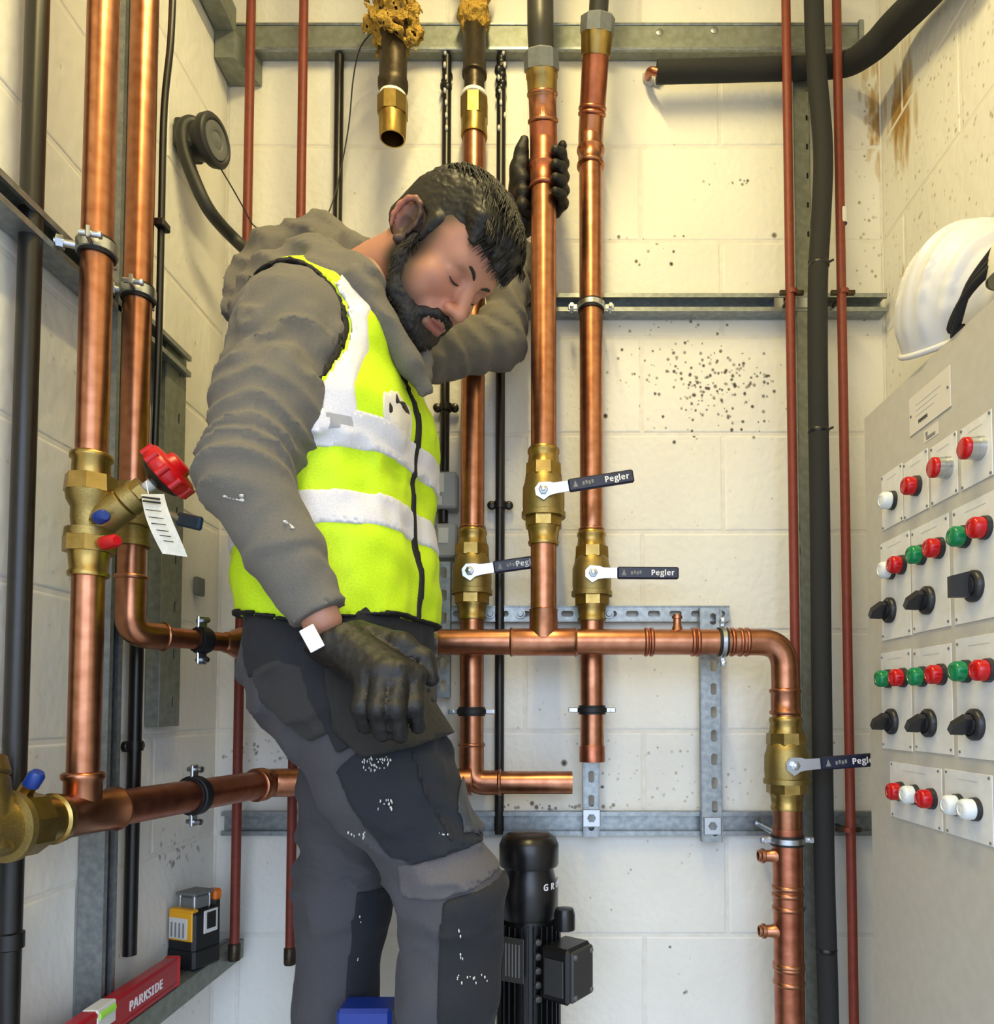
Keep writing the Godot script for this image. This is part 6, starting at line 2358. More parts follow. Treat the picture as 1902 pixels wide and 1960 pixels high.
func make_head_details(person: Node3D, head_at: Transform3D) -> void:
	var noise := FastNoiseLite.new()
	noise.seed = 12
	noise.frequency = 1.0
	noise.fractal_octaves = 3
	# hair: short at the sides, longer on top with a fringe
	var f := Field.new(Vector3(-0.110, -0.085, -0.140), Vector3(0.110, 0.165, 0.160), 0.0036)
	var one := Basis()
	f.egg(Vector3(0, 0.035, -0.010), one, Vector3(0.0775, 0.094, 0.0995), 0.01)
	f.egg(Vector3(0, -0.020, -0.050), one, Vector3(0.064, 0.060, 0.056), 0.02)
	f.egg(Vector3(0.0, 0.078, 0.012), one, Vector3(0.074, 0.062, 0.092), 0.02)
	for k in 7:
		var x := -0.051 + 0.017 * k
		f.bones([Vector3(x, 0.122 - absf(x) * 0.4, 0.030), Vector3(x * 1.06, 0.098 - absf(x) * 0.3, 0.088 - absf(x) * 0.3), Vector3(x * 1.10 + 0.004 * (k % 2), 0.058 + 0.010 * (k % 3) - absf(x) * 0.10, 0.112 - absf(x) * 0.45)], [0.022, 0.019, 0.0075], 0.012)
	for s in [-1.0, 1.0]:
		f.bone(Vector3(0.0715 * s, 0.030, 0.026), Vector3(0.0715 * s, -0.022, 0.018), 0.010, 0.006, 0.012)
	var shape := func(p: Vector3, v: float) -> float:
		# face and ears stay free: a hairline over the brow, down the temples and round the ears
		var side := absf(p.x)
		var line := 0.054 - 0.35 * maxf(side - 0.035, 0.0)
		var front := minf(p.z - 0.046 - (p.y - 0.03) * 0.45 + 0.005 * sin(p.y * 260.0), line - p.y)
		if p.y > 0.045 and p.z > 0.085:
			front = -1.0
		var ear := 0.036 - (Vector3(side, p.y, p.z) - Vector3(0.085, -0.010, -0.010)).length()
		var nape := (-0.030 - 0.5 * (p.z + 0.06)) - p.y
		var cut := maxf(maxf(front, ear), nape)
		var streak := noise.get_noise_3d(p.x * 420.0, p.y * 110.0, p.z * 80.0)
		var top := smoothstep(0.02, 0.08, p.y)
		return maxf(v + streak * lerpf(0.0010, 0.0036, top), cut)
	f.alter(0.02, shape)
	var b := Build.new()
	f.mesh_into(b, head_at)
	var hair := put("hair", b, M.hair, person, "short black hair with a loose fringe")
	var random := RandomNumberGenerator.new()
	random.seed = 77
	b = Build.new()
	for i in 900:
		var a := random.randf_range(-1.0, 1.0)
		var t := random.randf_range(-0.6, 1.0)
		var root := Vector3(a * 0.066, 0.0, t * 0.085 + 0.010)
		root.y = 0.078 + 0.062 * sqrt(maxf(0.02, 1.0 - pow(root.x / 0.078, 2.0) - pow((root.z - 0.012) / 0.100, 2.0)))
		var out := Vector3(root.x * 4.0, 1.0 - t * 0.2, t * 0.6).normalized()
		var sweep := Vector3(random.randf_range(-0.4, 0.4) + 0.25, -0.25 - 0.45 * maxf(t, 0.0), 1.0).normalized()
		var len := random.randf_range(0.018, 0.034)
		var p1 := root + out * 0.003
		var p2 := root + out * 0.006 + sweep * len * 0.5
		var p3 := root + out * 0.003 + sweep * len
		tube(b, [head_at * (root - out * 0.004), head_at * p1, head_at * p2, head_at * p3], [0.0016, 0.0014, 0.0011, 0.0003], 4, false)
	for i in 150:
		var x := random.randf_range(-0.058, 0.058)
		var root := Vector3(x, 0.100 - absf(x) * 0.3, 0.090 - absf(x) * 0.35)
		var tip := Vector3(x * 1.1 + random.randf_range(-0.012, 0.012), random.randf_range(0.036, 0.062) + absf(x) * 0.1, 0.110 - absf(x) * 0.45 + random.randf_range(-0.004, 0.008))
		tube(b, [head_at * root, head_at * ((root + tip) / 2.0 + Vector3(0, 0.006, 0.012)), head_at * tip], [0.0016, 0.0013, 0.0003], 4, false)
	var strands := put("hair_strands", b, M.hair, hair)
	strands.set_meta("kind", "stuff")

	# beard and moustache
	var g := Field.new(Vector3(-0.100, -0.160, -0.020), Vector3(0.100, 0.020, 0.140), 0.0034)
	for s in [-1.0, 1.0]:
		g.bones([Vector3(0.069 * s, -0.012, 0.014), Vector3(0.0645 * s, -0.050, 0.020), Vector3(0.050 * s, -0.088, 0.044), Vector3(0.022 * s, -0.110, 0.078), Vector3(0, -0.116, 0.090)], [0.0085, 0.0150, 0.0205, 0.0225, 0.0220], 0.012)
		g.bones([Vector3(0.046 * s, -0.070, 0.058), Vector3(0.034 * s, -0.096, 0.078), Vector3(0.012 * s, -0.104, 0.092)], [0.0130, 0.0140, 0.0130], 0.012)
		g.bones([Vector3(0.001 * s, -0.0575, 0.1085), Vector3(0.016 * s, -0.0610, 0.1040), Vector3(0.028 * s, -0.0740, 0.0930), Vector3(0.031 * s, -0.0900, 0.0850)], [0.0056, 0.0074, 0.0084, 0.0090], 0.006)
	g.bone(Vector3(0, -0.0960, 0.0990), Vector3(0, -0.112, 0.096), 0.0070, 0.016, 0.01)
	for s in [-1.0, 1.0]:
		g.bone(Vector3(0.020 * s, -0.0920, 0.0900), Vector3(0.0, -0.100, 0.0980), 0.0085, 0.0070, 0.006)
	g.alter(0.015, func(p: Vector3, v: float) -> float:
		var streak := noise.get_noise_3d(p.x * 330.0, p.y * 90.0, p.z * 200.0)
		return v + streak * 0.0034)
	b = Build.new()
	g.mesh_into(b, head_at)
	var beard := put("beard", b, M.beard, person, "short black beard and moustache")
	b = Build.new()
	var lines := [[Vector3(0.070, -0.008, 0.016), Vector3(0.064, -0.052, 0.022), 0.010, 0.016], [Vector3(0.064, -0.052, 0.022), Vector3(0.048, -0.090, 0.046), 0.016, 0.021], [Vector3(0.048, -0.090, 0.046), Vector3(0.020, -0.112, 0.080), 0.021, 0.023], [Vector3(0.020, -0.112, 0.080), Vector3(0.0, -0.117, 0.092), 0.023, 0.022], [Vector3(0.030, -0.082, 0.088), Vector3(0.004, -0.058, 0.108), 0.0085, 0.006]]
	for i in 1100:
		var l: Array = lines[i % 5]
		var t := random.randf()
		var s := -1.0 if random.randf() < 0.35 else 1.0
		var c: Vector3 = (l[0] as Vector3).lerp(l[1], t)
		var d := Vector3(random.randf_range(-0.3, 1.0), random.randf_range(-0.9, 0.6), random.randf_range(-0.2, 1.0)).normalized()
		c += d * (lerpf(l[2], l[3], t) - 0.001)
		var hang := (d * 0.55 + Vector3(0.0, -0.75, 0.25)).normalized() * random.randf_range(0.006, 0.012) * (0.35 if i % 5 == 4 else 1.0)
		var root := Vector3(c.x * s, c.y, c.z)
		var end := root + Vector3(hang.x * s, hang.y, hang.z)
		tube(b, [head_at * root, head_at * (root.lerp(end, 0.5) + Vector3(d.x * s, d.y, d.z) * 0.001), head_at * end], [0.0009, 0.0007, 0.0002], 3, false)
	var whiskers := put("beard_strands", b, M.beard, beard)
	whiskers.set_meta("kind", "stuff")
	# eyebrows and lashes
	for s in [-1.0, 1.0]:
		b = Build.new()
		var path := [Vector3(0.012 * s, 0.0165, 0.1040), Vector3(0.024 * s, 0.0235, 0.1035), Vector3(0.038 * s, 0.0245, 0.0970), Vector3(0.050 * s, 0.0170, 0.0870)]
		var world := []
		for p in curve(path, 4):
			world.append(head_at * p)
		tube(b, world, [0.0016, 0.0022, 0.0027, 0.0030, 0.0030, 0.0030, 0.0028, 0.0026, 0.0023, 0.0020, 0.0016, 0.0012, 0.0007], 6)
		put("eyebrow", b, M.beard, person)
		b = Build.new()
		world = []
		for p in curve([Vector3(0.018 * s, -0.0075, 0.0955), Vector3(0.026 * s, -0.0105, 0.0960), Vector3(0.036 * s, -0.0105, 0.0945), Vector3(0.047 * s, -0.0065, 0.0865)], 4):
			world.append(head_at * p)
		tube(b, world, [0.0007, 0.0010, 0.0012, 0.0014, 0.0015, 0.0015, 0.0015, 0.0014, 0.0014, 0.0012, 0.0010, 0.0009, 0.0006], 6)
		put("eyelashes", b, M.beard, person)


# ---------------------------------------------------------------- clothes
func make_hoodie(person: Node3D, pelvis: Vector3, waist: Vector3, chest: Vector3, upper: Vector3, neck: Vector3, rs: Vector3, re: Vector3, rw: Vector3, ls: Vector3, le: Vector3, lw: Vector3, ahead: Vector3, left: Vector3) -> void:
	var up := Vector3.UP
	var noise := FastNoiseLite.new()
	noise.seed = 5
	noise.frequency = 1.0
	noise.fractal_octaves = 2
	var box_lo := Vector3(re.x - 0.13, pelvis.y - 0.07, 0.06)
	var box_hi := Vector3(0.07, at(600, 405, 0.3).y + 0.05, 0.76)
	var f := Field.new(box_lo, box_hi, 0.0075)
	for s in [-1.0, 1.0]:
		f.bones([pelvis + left * 0.06 * s + up * 0.03, waist + left * 0.06 * s, chest + left * 0.065 * s, upper + left * 0.085 * s], [0.120, 0.118, 0.124, 0.090], 0.05)
	f.bone(upper, neck - up * 0.01, 0.085, 0.070, 0.04)
	f.bones([upper - left * 0.085, rs, rs.lerp(re, 0.5), re], [0.088, 0.083, 0.073, 0.062], 0.035)
	f.bones([re, re.lerp(rw, 0.5), rw - (rw - re).normalized() * 0.012], [0.059, 0.050, 0.041], 0.025)
	f.bones([upper + left * 0.085, ls, le], [0.080, 0.066, 0.052], 0.035)
	f.bones([le, lw - (lw - le).normalized() * 0.01], [0.051, 0.037], 0.025)
	# folded hood and collar
	f.bones([at(690, 505, 0.40), at(610, 468, 0.33), at(530, 505, 0.34), at(470, 560, 0.38), at(440, 590, 0.42)], [0.042, 0.050, 0.054, 0.044, 0.024], 0.025)
	f.bones([at(680, 540, 0.47), at(600, 510, 0.44), at(520, 545, 0.45), at(470, 600, 0.46)], [0.040, 0.046, 0.046, 0.030], 0.02)
	f.bones([at(625, 515, 0.475), at(690, 548, 0.490), at(732, 618, 0.485), at(780, 698, 0.465), at(812, 748, 0.440)], [0.036, 0.035, 0.027, 0.020, 0.013], 0.015)
	f.bones([at(640, 470, 0.33), at(715, 520, 0.33), at(780, 620, 0.36), at(815, 720, 0.42)], [0.036, 0.034, 0.028, 0.016], 0.02)
	var arm := (re - rs)
	var fore := (rw - re)
	var arm_l := (le - ls)
	var fore_l := (lw - le)
	var fold := func(p: Vector3, v: float) -> float:
		var out := v
		var t := (p - rs).dot(arm) / arm.length_squared()
		var u := (p - re).dot(fore) / fore.length_squared()
		var near_r := minf((p - rs - arm * clampf(t, 0, 1)).length(), (p - re - fore * clampf(u, 0, 1)).length())
		if near_r < 0.10:
			var w := noise.get_noise_3d(p.x * 9.0, p.y * 9.0, p.z * 9.0) * 3.0
			var tilt := (p - rs).dot(ahead) * 26.0
			# rings of folds that crowd at the elbow, long folds near the shoulder
			var ring := 0.6 - 1.6 * absf(sin(t * arm.length() * 92.0 + w * 0.6 + tilt * 0.5))
			out -= ring * 0.0066 * (smoothstep(0.30, 0.85, t) * (1.0 - smoothstep(0.0, 0.30, u)))
			var drape := 0.6 - 1.6 * absf(sin((p - rs).dot((arm.normalized() * 0.60 + ahead * 0.80)) * 46.0 + w * 0.8))
			out -= drape * 0.0075 * (1.0 - smoothstep(0.35, 0.75, t)) * smoothstep(-0.15, 0.1, t)
			out -= sin(u * fore.length() * 120.0 + w * 1.3) * 0.0022 * smoothstep(0.15, 0.4, u)
		elif near_r > 0.12 and p.x > ls.x + 0.02:
			var tl := (p - ls).dot(arm_l) / arm_l.length_squared()
			var ul := (p - le).dot(fore_l) / fore_l.length_squared()
			out -= sin(tl * 26.0 + noise.get_noise_3d(p.x * 14.0, p.y * 14.0, p.z * 14.0) * 3.0 + p.y * 60.0) * 0.0036
			out -= sin(ul * 22.0 + p.x * 60.0) * 0.0028 * smoothstep(0.0, 0.2, ul)
		else:
			out -= noise.get_noise_3d(p.x * 16.0, p.y * 11.0, p.z * 16.0) * 0.007
			# folds of the hood
			if p.y > upper.y + 0.02:
				out -= (0.6 - 1.6 * absf(sin((p.y * 0.9 + p.x * 0.75) * 52.0 + noise.get_noise_3d(p.x * 8.0, p.y * 8.0, p.z * 8.0) * 1.3))) * 0.0052
		return out
	f.alter(0.025, fold)
	# cuffs and hem
	var cuff := (rw - re).normalized()
	var cuff_l := (lw - le).normalized()
	var hem := pelvis.y + 0.005
	var e := Vector3.ONE
	f.alter_box(rw - e * 0.10, rw + e * 0.10, func(p: Vector3, v: float) -> float:
		return maxf(v, (p - rw).dot(cuff) + 0.010) if (p - rw - (rw - re) * 0.1).length() < 0.10 and (p - chest).length() > 0.0 and p.z > 0.545 else v)
	f.alter_box(lw - e * 0.09, lw + e * 0.09, func(p: Vector3, v: float) -> float:
		return maxf(v, (p - lw).dot(cuff_l) + 0.004))
	f.alter_box(box_lo, Vector3(box_hi.x, hem + 0.02, 0.545), func(p: Vector3, v: float) -> float:
		return maxf(v, hem - p.y))
	var b := Build.new()
	f.mesh_into(b, Transform3D())
	var hoodie := put("hoodie", b, M.hoodie, person, "washed grey hooded sweatshirt")
	# plaster smears on the sleeve
	b = Build.new()
	for q in [[430, 950, 460, 957], [462, 948, 464, 958], [545, 998, 560, 1010]]:
		var m1 := at((q[0] + q[2]) / 2.0, (q[1] + q[3]) / 2.0, 0.64)
		var random := RandomNumberGenerator.new()
		random.seed = q[0]
		for i in 6:
			var s := at(lerpf(q[0], q[2], i / 5.0), lerpf(q[1], q[3], i / 5.0), 0.64)
			var d := (EYE - s).normalized()
			# step on to the cloth
			for k in 40:
				var c := ((s - f.low) / f.cell).round()
				var id := (int(c.z) * f.ny + int(c.y)) * f.nx + int(c.x)
				if id < 0 or id >= f.val.size() or f.val[id] > 0.001:
					break
				s += d * 0.003
			blob(b, s, Vector3(0.003, 0.0016, 0.0012), random)
	put("plaster_smears", b, M.off_white, hoodie)

	# vest over the torso
	var v := Field.new(Vector3(chest.x - 0.26, pelvis.y - 0.10, 0.10), Vector3(chest.x + 0.26, neck.y + 0.06, 0.68), 0.0070)
	for s in [-1.0, 1.0]:
		v.bones([pelvis + left * 0.066 * s - up * 0.03, waist + left * 0.062 * s, chest + left * 0.066 * s, upper + left * 0.080 * s - up * 0.005], [0.141, 0.131, 0.138, 0.104], 0.05)
	v.bone(at(640, 530, 0.470), at(690, 640, 0.495), 0.030, 0.036, 0.03)
	var v_low := high(752, 0.42)
	var hem_v := high(1198, 0.44)
	v.alter(0.03, func(p: Vector3, d: float) -> float:
		var q := p - chest
		var w := noise.get_noise_3d(p.x * 10.0, p.y * 10.0, p.z * 10.0)
		# slanting drag folds below the chest, small ones everywhere
		var slant := 0.6 - 1.6 * absf(sin((q.dot(ahead) * 0.62 + q.y * 0.95) * 30.0 + w * 1.6))
		var low_part := smoothstep(high(830, 0.45), high(960, 0.45), p.y)
		return d - slant * 0.0070 * (1.0 - absf(low_part * 2.0 - 1.0)) - w * 0.0070)
	var pelvis_l := left
	var edge := func(p: Vector3) -> float:
		# > 0 outside the vest: neck opening, arm holes, hem
		var q := p - upper
		var fwd := q.dot(ahead)
		var lat := q.dot(pelvis_l)
		var vee := (p.y - v_low) * 0.46 - absf(lat) - 0.006
		if fwd < 0.02:
			vee = maxf(-0.2, 0.03 - absf(lat)) if p.y > upper.y + 0.05 else -0.2
		var hole := 0.112 - (Vector2((p - rs).dot(ahead) * 1.05 + 0.012, (p.y - rs.y) * 0.85 + 0.020)).length()
		if lat > -0.06:
			hole = -0.2
		var hole_l := 0.100 - (Vector2((p - ls).dot(ahead), (p.y - ls.y) * 0.8)).length()
		if lat < 0.06:
			hole_l = -0.2
		return maxf(maxf(vee, maxf(hole, hole_l)), hem_v + 0.010 * sin(p.x * 22.0) - p.y)
	var shell := v.layer(0.0, 0.05, edge)
	b = Build.new()
	shell.mesh_into(b, Transform3D())
	var vest := put("safety_vest", b, M.vest, person, "fluorescent yellow safety vest")
	# reflective tape
	var slope := -0.10
	var band_y := [high(862, 0.5), high(1006, 0.5)]
	for k in 2:
		var y0: float = band_y[k]
		var half := 0.0275
		var ring := v.layer(0.0034, 0.022, func(p: Vector3) -> float:
			var y: float = p.y + (p - chest).dot(ahead) * (slope if k == 0 else -0.13)
			var d := absf(y - y0) - half
			return d if d > 0.02 else maxf(d, edge.call(p) + 0.008))
		b = Build.new()
		ring.mesh_into(b, Transform3D())
		put("reflective_tape", b, M.tape, vest, "silver reflective tape")
	var brace := v.layer(0.0034, 0.022, func(p: Vector3) -> float:
		var lat := (p - upper).dot(pelvis_l)
		var fwd := (p - upper).dot(ahead)
		var c := maxf(absf(fwd - 0.110 + (p.y - band_y[0]) * 0.02) - 0.022, 0.05 - absf(lat))
		if c > 0.02:
			return c
		return maxf(maxf(c, band_y[0] - 0.012 - (p - chest).dot(ahead) * slope - p.y), edge.call(p) + 0.008))
	b = Build.new()
	brace.mesh_into(b, Transform3D())
	put("reflective_tape", b, M.tape, vest, "silver reflective shoulder tape")
	# black binding round the openings and the zip
	var bind := v.layer(0.0046, 0.022, func(p: Vector3) -> float:
		return absf(edge.call(p) + 0.003) - 0.0040)
	b = Build.new()
	bind.mesh_into(b, Transform3D())
	put("binding", b, M.binding, vest, "black binding")
	var zip := v.layer(0.0052, 0.022, func(p: Vector3) -> float:
		var lat := (p - upper).dot(pelvis_l)
		var fwd := (p - upper).dot(ahead)
		var d := absf(lat + 0.010) - 0.009
		return d if d > 0.02 else maxf(maxf(d, p.y - v_low - 0.01), maxf(edge.call(p), -fwd)))
	b = Build.new()
	zip.mesh_into(b, Transform3D())
	put("zip", b, M.binding, vest, "black zip")
	# printed patch on the chest
	var patch := outline_at([[742, 778], [757, 757], [798, 752], [806, 775], [798, 812], [768, 834], [748, 830], [740, 802]], 0.49)
	var badge := v.layer(0.0030, 0.022, func(p: Vector3) -> float:
		return maxf(outline_distance(Vector2(p.x, p.y), patch), maxf(0.36 - p.z, (p - upper).dot(pelvis_l) + 0.030)), Vector3(-9, -9, 0.30), Vector3(9, 9, 9))
	b = Build.new()
	badge.mesh_into(b, Transform3D())
	put("printed_patch", b, M.patch, vest, "pale printed patch")
	var marks := [outline_at([[748, 788], [761, 788], [761, 810], [748, 810]], 0.49), outline_at([[764, 764], [778, 766], [776, 786], [762, 784]], 0.49)]
	for k in 2:
		var mark := v.layer(0.0046, 0.022, func(p: Vector3) -> float:
			return maxf(outline_distance(Vector2(p.x, p.y), marks[k]), maxf(0.36 - p.z, (p - upper).dot(pelvis_l) + 0.034)), Vector3(-9, -9, 0.30), Vector3(9, 9, 9))
		b = Build.new()
		mark.mesh_into(b, Transform3D())
		put("printed_mark", b, M.print_dark, vest)


func make_trousers(person: Node3D, pelvis: Vector3, waist: Vector3, rh: Vector3, lh: Vector3, rk: Vector3, lk: Vector3, ra: Vector3, la: Vector3, ahead: Vector3, left: Vector3) -> void:
	var up := Vector3.UP
	var noise := FastNoiseLite.new()
	noise.seed = 8
	noise.frequency = 1.0
	noise.fractal_octaves = 2
	var f := Field.new(Vector3(pelvis.x - 0.24, ra.y - 0.03, 0.14), Vector3(pelvis.x + 0.30, pelvis.y + 0.13, 0.68), 0.0078)
	for s in [-1.0, 1.0]:
		f.bones([pelvis + left * 0.065 * s + up * 0.06, pelvis + left * 0.060 * s - up * 0.03], [0.122, 0.124], 0.05)
	f.bones([rh, rh.lerp(rk, 0.5), rk, rk.lerp(ra, 0.25), ra], [0.112, 0.096, 0.079, 0.073, 0.062], 0.04)
	f.bones([lh, lh.lerp(lk, 0.5), lk, lk.lerp(la, 0.30), la], [0.112, 0.096, 0.080, 0.064, 0.058], 0.04)
	f.bone(pelvis - ahead * 0.055 - up * 0.06, pelvis - ahead * 0.05 - up * 0.01, 0.085, 0.09, 0.04)
	var fold := func(p: Vector3, v: float) -> float:
		var w := noise.get_noise_3d(p.x * 8.0, p.y * 8.0, p.z * 8.0)
		var knee := exp(-pow((p.y - rk.y - 0.03) / 0.10, 2.0))
		var hip := exp(-pow((p.y - rh.y + 0.05) / 0.09, 2.0))
		var ripple := (0.6 - 1.6 * absf(sin((p.y * 0.95 + (p.x - rk.x) * 0.35) * 55.0 + w * 2.4))) * 0.0075 * knee
		var drag := (0.6 - 1.6 * absf(sin((p.y * 0.7 - (p.x - rk.x) * 0.8) * 36.0 + w * 2.0))) * 0.0085 * hip
		return v - ripple - drag - w * 0.009
	f.alter(0.02, fold)
	var top := pelvis.y + 0.075
	f.alter_box(Vector3(f.low.x, top - 0.02, f.low.z), Vector3(1, top + 0.3, 1), func(p: Vector3, v: float) -> float: return maxf(v, p.y - top))
	var b := Build.new()
	f.mesh_into(b, Transform3D())
	var legs := put("work_trousers", b, M.trousers, person, "grey work trousers with holster pockets")
	var near := func(points: Array, z: float, offset: float, deep: float, called: String, m: Material, label: String, z_min: float, z_max := 9.0) -> MeshInstance3D:
		var o := outline_at(points, z)
		var r := Rect2(o[0], Vector2.ZERO)
		for q in o:
			r = r.expand(q)
		var l := f.layer(offset, deep, func(p: Vector3) -> float:
			return maxf(outline_distance(Vector2(p.x, p.y), o), maxf(z_min - p.z, p.z - z_max)), Vector3(r.position.x - 0.02, r.position.y - 0.02, z_min - 0.02), Vector3(r.end.x + 0.02, r.end.y + 0.02, z_max + 0.02))
		var bb := Build.new()
		l.mesh_into(bb, Transform3D())
		return put(called, bb, m, legs, label)
	var zn := 0.53
	near.call([[450, 1150], [880, 1150], [880, 1250], [700, 1255], [560, 1290], [480, 1300]], zn, 0.005, 0.025, "waistband", M.trouser_dark, "dark waistband", 0.05)
	near.call([[500, 1285], [560, 1262], [625, 1290], [650, 1400], [600, 1420], [575, 1400], [510, 1345]], zn, 0.007, 0.025, "seat_panel", M.trouser_brown, "charcoal seat panel", 0.36)
	near.call([[585, 1225], [630, 1230], [700, 1420], [660, 1440], [610, 1340]], zn, 0.010, 0.025, "tool_strap", M.trouser_dark, "dark strap beside the holster", 0.40)
	# navy thigh pocket with seams
	near.call([[655, 1472], [700, 1434], [880, 1400], [918, 1450], [960, 1588], [920, 1618], [800, 1648], [745, 1632], [685, 1540]], zn, 0.010, 0.025, "thigh_pocket", M.trouser_navy, "navy thigh pocket", 0.42)
	near.call([[790, 1430], [798, 1428], [830, 1520], [875, 1605], [866, 1612], [822, 1530]], zn, 0.0145, 0.03, "pocket_seam", M.trouser_dark, "raised seam on the thigh pocket", 0.42)
	near.call([[876, 1482], [896, 1490], [925, 1565], [918, 1604], [888, 1600], [872, 1540]], zn, 0.015, 0.03, "pocket_patch", M.trouser_worn, "worn shiny patch on the thigh pocket", 0.42)
	# hanging holster flap below the hand
	near.call([[642, 1262], [700, 1236], [845, 1225], [870, 1300], [876, 1398], [800, 1428], [712, 1446], [660, 1398]], zn, 0.026, 0.03, "holster_flap", M.trouser_flap, "loose charcoal holster flap", 0.44)
	near.call([[762, 1650], [815, 1643], [945, 1600], [966, 1672], [905, 1700], [850, 1716], [768, 1716]], zn, 0.005, 0.025, "knee_band", M.trouser_light, "pale grey band above the knee", 0.36)
	# knee pad pockets
	near.call([[856, 1705], [970, 1675], [985, 1800], [970, 2000], [842, 2000], [846, 1850]], 0.49, 0.006, 0.025, "knee_pocket", M.trouser_dark, "dark knee pad pocket", 0.36)
	near.call([[690, 1700], [800, 1700], [800, 2000], [655, 2000], [672, 1830]], 0.36, 0.006, 0.025, "knee_pocket", M.trouser_navy, "navy knee pad pocket on the far leg", 0.15, 0.405)
	# plaster splashes
	b = Build.new()
	var random := RandomNumberGenerator.new()
	random.seed = 3
	for q in [[720, 1462, 28, 13, 44], [738, 1538, 16, 12, 14], [680, 1600, 22, 8, 8], [880, 1785, 3, 9, 3], [884, 1835, 3, 9, 3], [690, 1760, 3, 6, 2], [686, 1835, 3, 6, 2], [905, 1875, 30, 10, 12], [660, 1330, 6, 40, 10], [845, 1600, 12, 6, 4]]:
		for i in q[4]:
			var s := at(q[0] + random.randf_range(-1, 1) * q[2], q[1] + random.randf_range(-1, 1) * q[3], 0.36)
			var d := (EYE - s).normalized()
			var last := 0
			for k in 130:
				var c := ((s + d * 0.0025 * k - f.low) / f.cell).round()
				var id := (int(c.z) * f.ny + int(c.y)) * f.nx + int(c.x)
				if id >= 0 and id < f.val.size() and f.val[id] < 0.013:
					last = k
			if last > 0 and last < 129:
				blob(b, s + d * 0.0025 * last, Vector3(random.randf_range(0.0007, 0.0013), random.randf_range(0.0008, 0.0028), 0.0008), random)
	var splash := put("plaster_specks", b, M.off_white, legs)
	splash.set_meta("kind", "stuff")


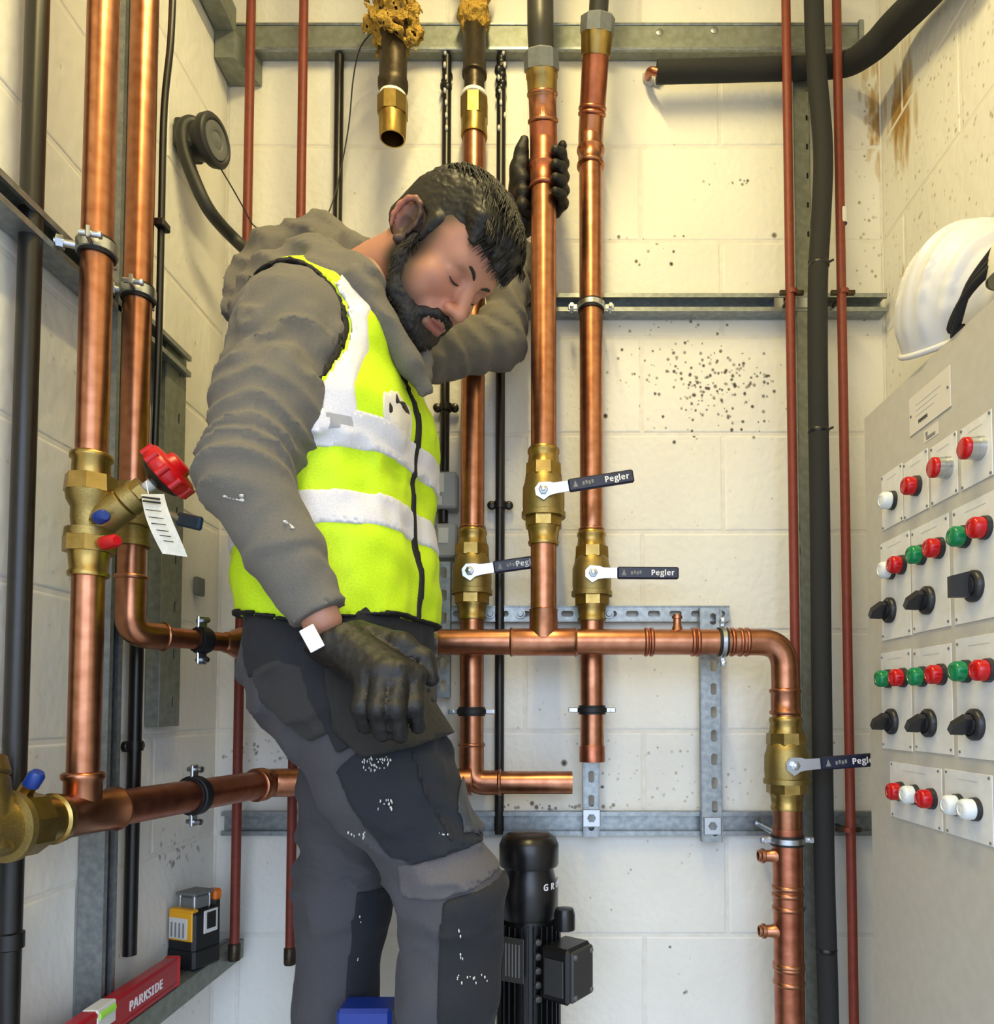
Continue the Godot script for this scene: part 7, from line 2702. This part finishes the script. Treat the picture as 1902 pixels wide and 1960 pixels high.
func make_gloves(person: Node3D, re: Vector3, rw: Vector3, le: Vector3, lw: Vector3) -> void:
	# hanging hand with curled fingers
	var wrist := rw + (rw - re).normalized() * 0.030
	var k0 := at(722, 1268, 0.665)
	var f := Field.new(Vector3(rw.x - 0.08, k0.y - 0.16, 0.50), Vector3(k0.x + 0.14, rw.y + 0.09, 0.76), 0.0042)
	var dir := (k0 - wrist).normalized()
	f.bones([wrist - dir * 0.012, wrist + dir * 0.012], [0.036, 0.036], 0.012)
	var knuckles := [at(700, 1303, 0.680), at(730, 1291, 0.688), at(762, 1286, 0.684), at(793, 1294, 0.668)]
	var bends := [at(690, 1354, 0.700), at(722, 1357, 0.712), at(757, 1358, 0.708), at(793, 1352, 0.690)]
	var tips := [at(700, 1390, 0.682), at(732, 1405, 0.690), at(766, 1408, 0.688), at(800, 1390, 0.672)]
	for i in 4:
		f.bone(wrist + dir * 0.010, knuckles[i], 0.026, 0.0165, 0.018)
		f.bones([knuckles[i], bends[i], tips[i]], [0.0150, 0.0130, 0.0115], 0.005)
		f.egg(knuckles[i] + Vector3(0, 0.003, 0.006), Basis(), Vector3(0.0125, 0.012, 0.010), 0.006)
	var thumb := [wrist + dir * 0.02 + Vector3(0.01, 0.02, -0.02), at(770, 1235, 0.640), at(812, 1262, 0.640), at(826, 1300, 0.645)]
	f.bones(thumb, [0.020, 0.0165, 0.0135, 0.0110], 0.010)
	var noise := FastNoiseLite.new()
	noise.seed = 2
	noise.frequency = 1.0
	f.alter(0.014, func(p: Vector3, v: float) -> float: return v - noise.get_noise_3d(p.x * 60.0, p.y * 60.0, p.z * 60.0) * 0.0022)
	var cut := (rw - re).normalized()
	f.alter_box(rw - Vector3.ONE * 0.09, rw + Vector3.ONE * 0.09, func(p: Vector3, v: float) -> float: return maxf(v, 0.020 - (p - rw).dot(cut)))
	var b := Build.new()
	f.mesh_into(b, Transform3D())
	var glove := put("glove", b, M.glove, person, "black coated work glove on the lowered hand")
	b = Build.new()
	var tag_at := at(597, 1222, 0.668)
	var tag_dir := (rw - re).normalized()
	var tag_side := tag_dir.cross(Vector3.BACK).normalized()
	box(b, Transform3D(Basis(tag_dir, tag_side, tag_dir.cross(tag_side)), tag_at), Vector3(0.033, 0.021, 0.003), 0.0008)
	put("glove_label", b, M.tag_white, glove, "white sewn glove label")

	# gripping hand: fingers run round the back of the pipe and close on its right side
	var zc := 0.165
	var xc := at(1040, 1000, zc).x
	var ring := 0.0285 + 0.0125
	var g := Field.new(Vector3(xc - 0.13, high(480, zc), 0.05), Vector3(xc + 0.10, high(245, zc), 0.27), 0.0042)
	var axis := Vector3(xc, 0, zc)
	var heights := [308, 334, 360, 385]
	var round_at := func(deg: float, y: float, r: float) -> Vector3:
		var a := deg_to_rad(deg)
		return Vector3(xc + cos(a) * r, y, zc - sin(a) * r)
	var palm_top := at(996, 322, zc)
	var palm_low := at(998, 398, zc)
	g.bones([lw + (lw - le).normalized() * 0.008, at(994, 405, 0.108), at(994, 330, 0.122)], [0.032, 0.029, 0.020], 0.02)
	g.bone(at(1000, 405, 0.100), at(1002, 320, 0.108), 0.024, 0.018, 0.02)
	for i in 4:
		var y := high(heights[i], zc)
		var thick: float = [0.0120, 0.0125, 0.0122, 0.0108][i]
		g.bones([round_at.call(170, y - 0.004, ring + 0.004), round_at.call(130, y - 0.002, ring), round_at.call(90, y, ring), round_at.call(50, y, ring + 0.001), round_at.call(10, y, ring + 0.001), round_at.call(-28, y - 0.001, ring + 0.0), round_at.call(-52, y - 0.002, ring - 0.001)], [thick + 0.004, thick + 0.002, thick, thick, thick, thick * 0.97, thick * 0.85], 0.005)
	# first finger reaches up behind the pipe, thumb lies along its left side
	var y1 := high(290, zc)
	g.bones([round_at.call(140, y1 - 0.012, ring), round_at.call(90, y1 + 0.004, ring + 0.004), round_at.call(45, y1 + 0.018, ring + 0.002), round_at.call(22, y1 + 0.026, ring + 0.002)], [0.013, 0.0120, 0.0115, 0.0098], 0.005)
	g.bones([at(990, 385, 0.130), at(990, 325, 0.155), at(998, 290, 0.165), at(1003, 270, 0.168)], [0.020, 0.0150, 0.0125, 0.0105], 0.012)
	g.alter(0.014, func(p: Vector3, v: float) -> float: return v - noise.get_noise_3d(p.x * 60.0, p.y * 60.0, p.z * 60.0) * 0.0016)
	b = Build.new()
	g.mesh_into(b, Transform3D())
	put("glove", b, M.glove, person, "black glove gripping the copper riser")
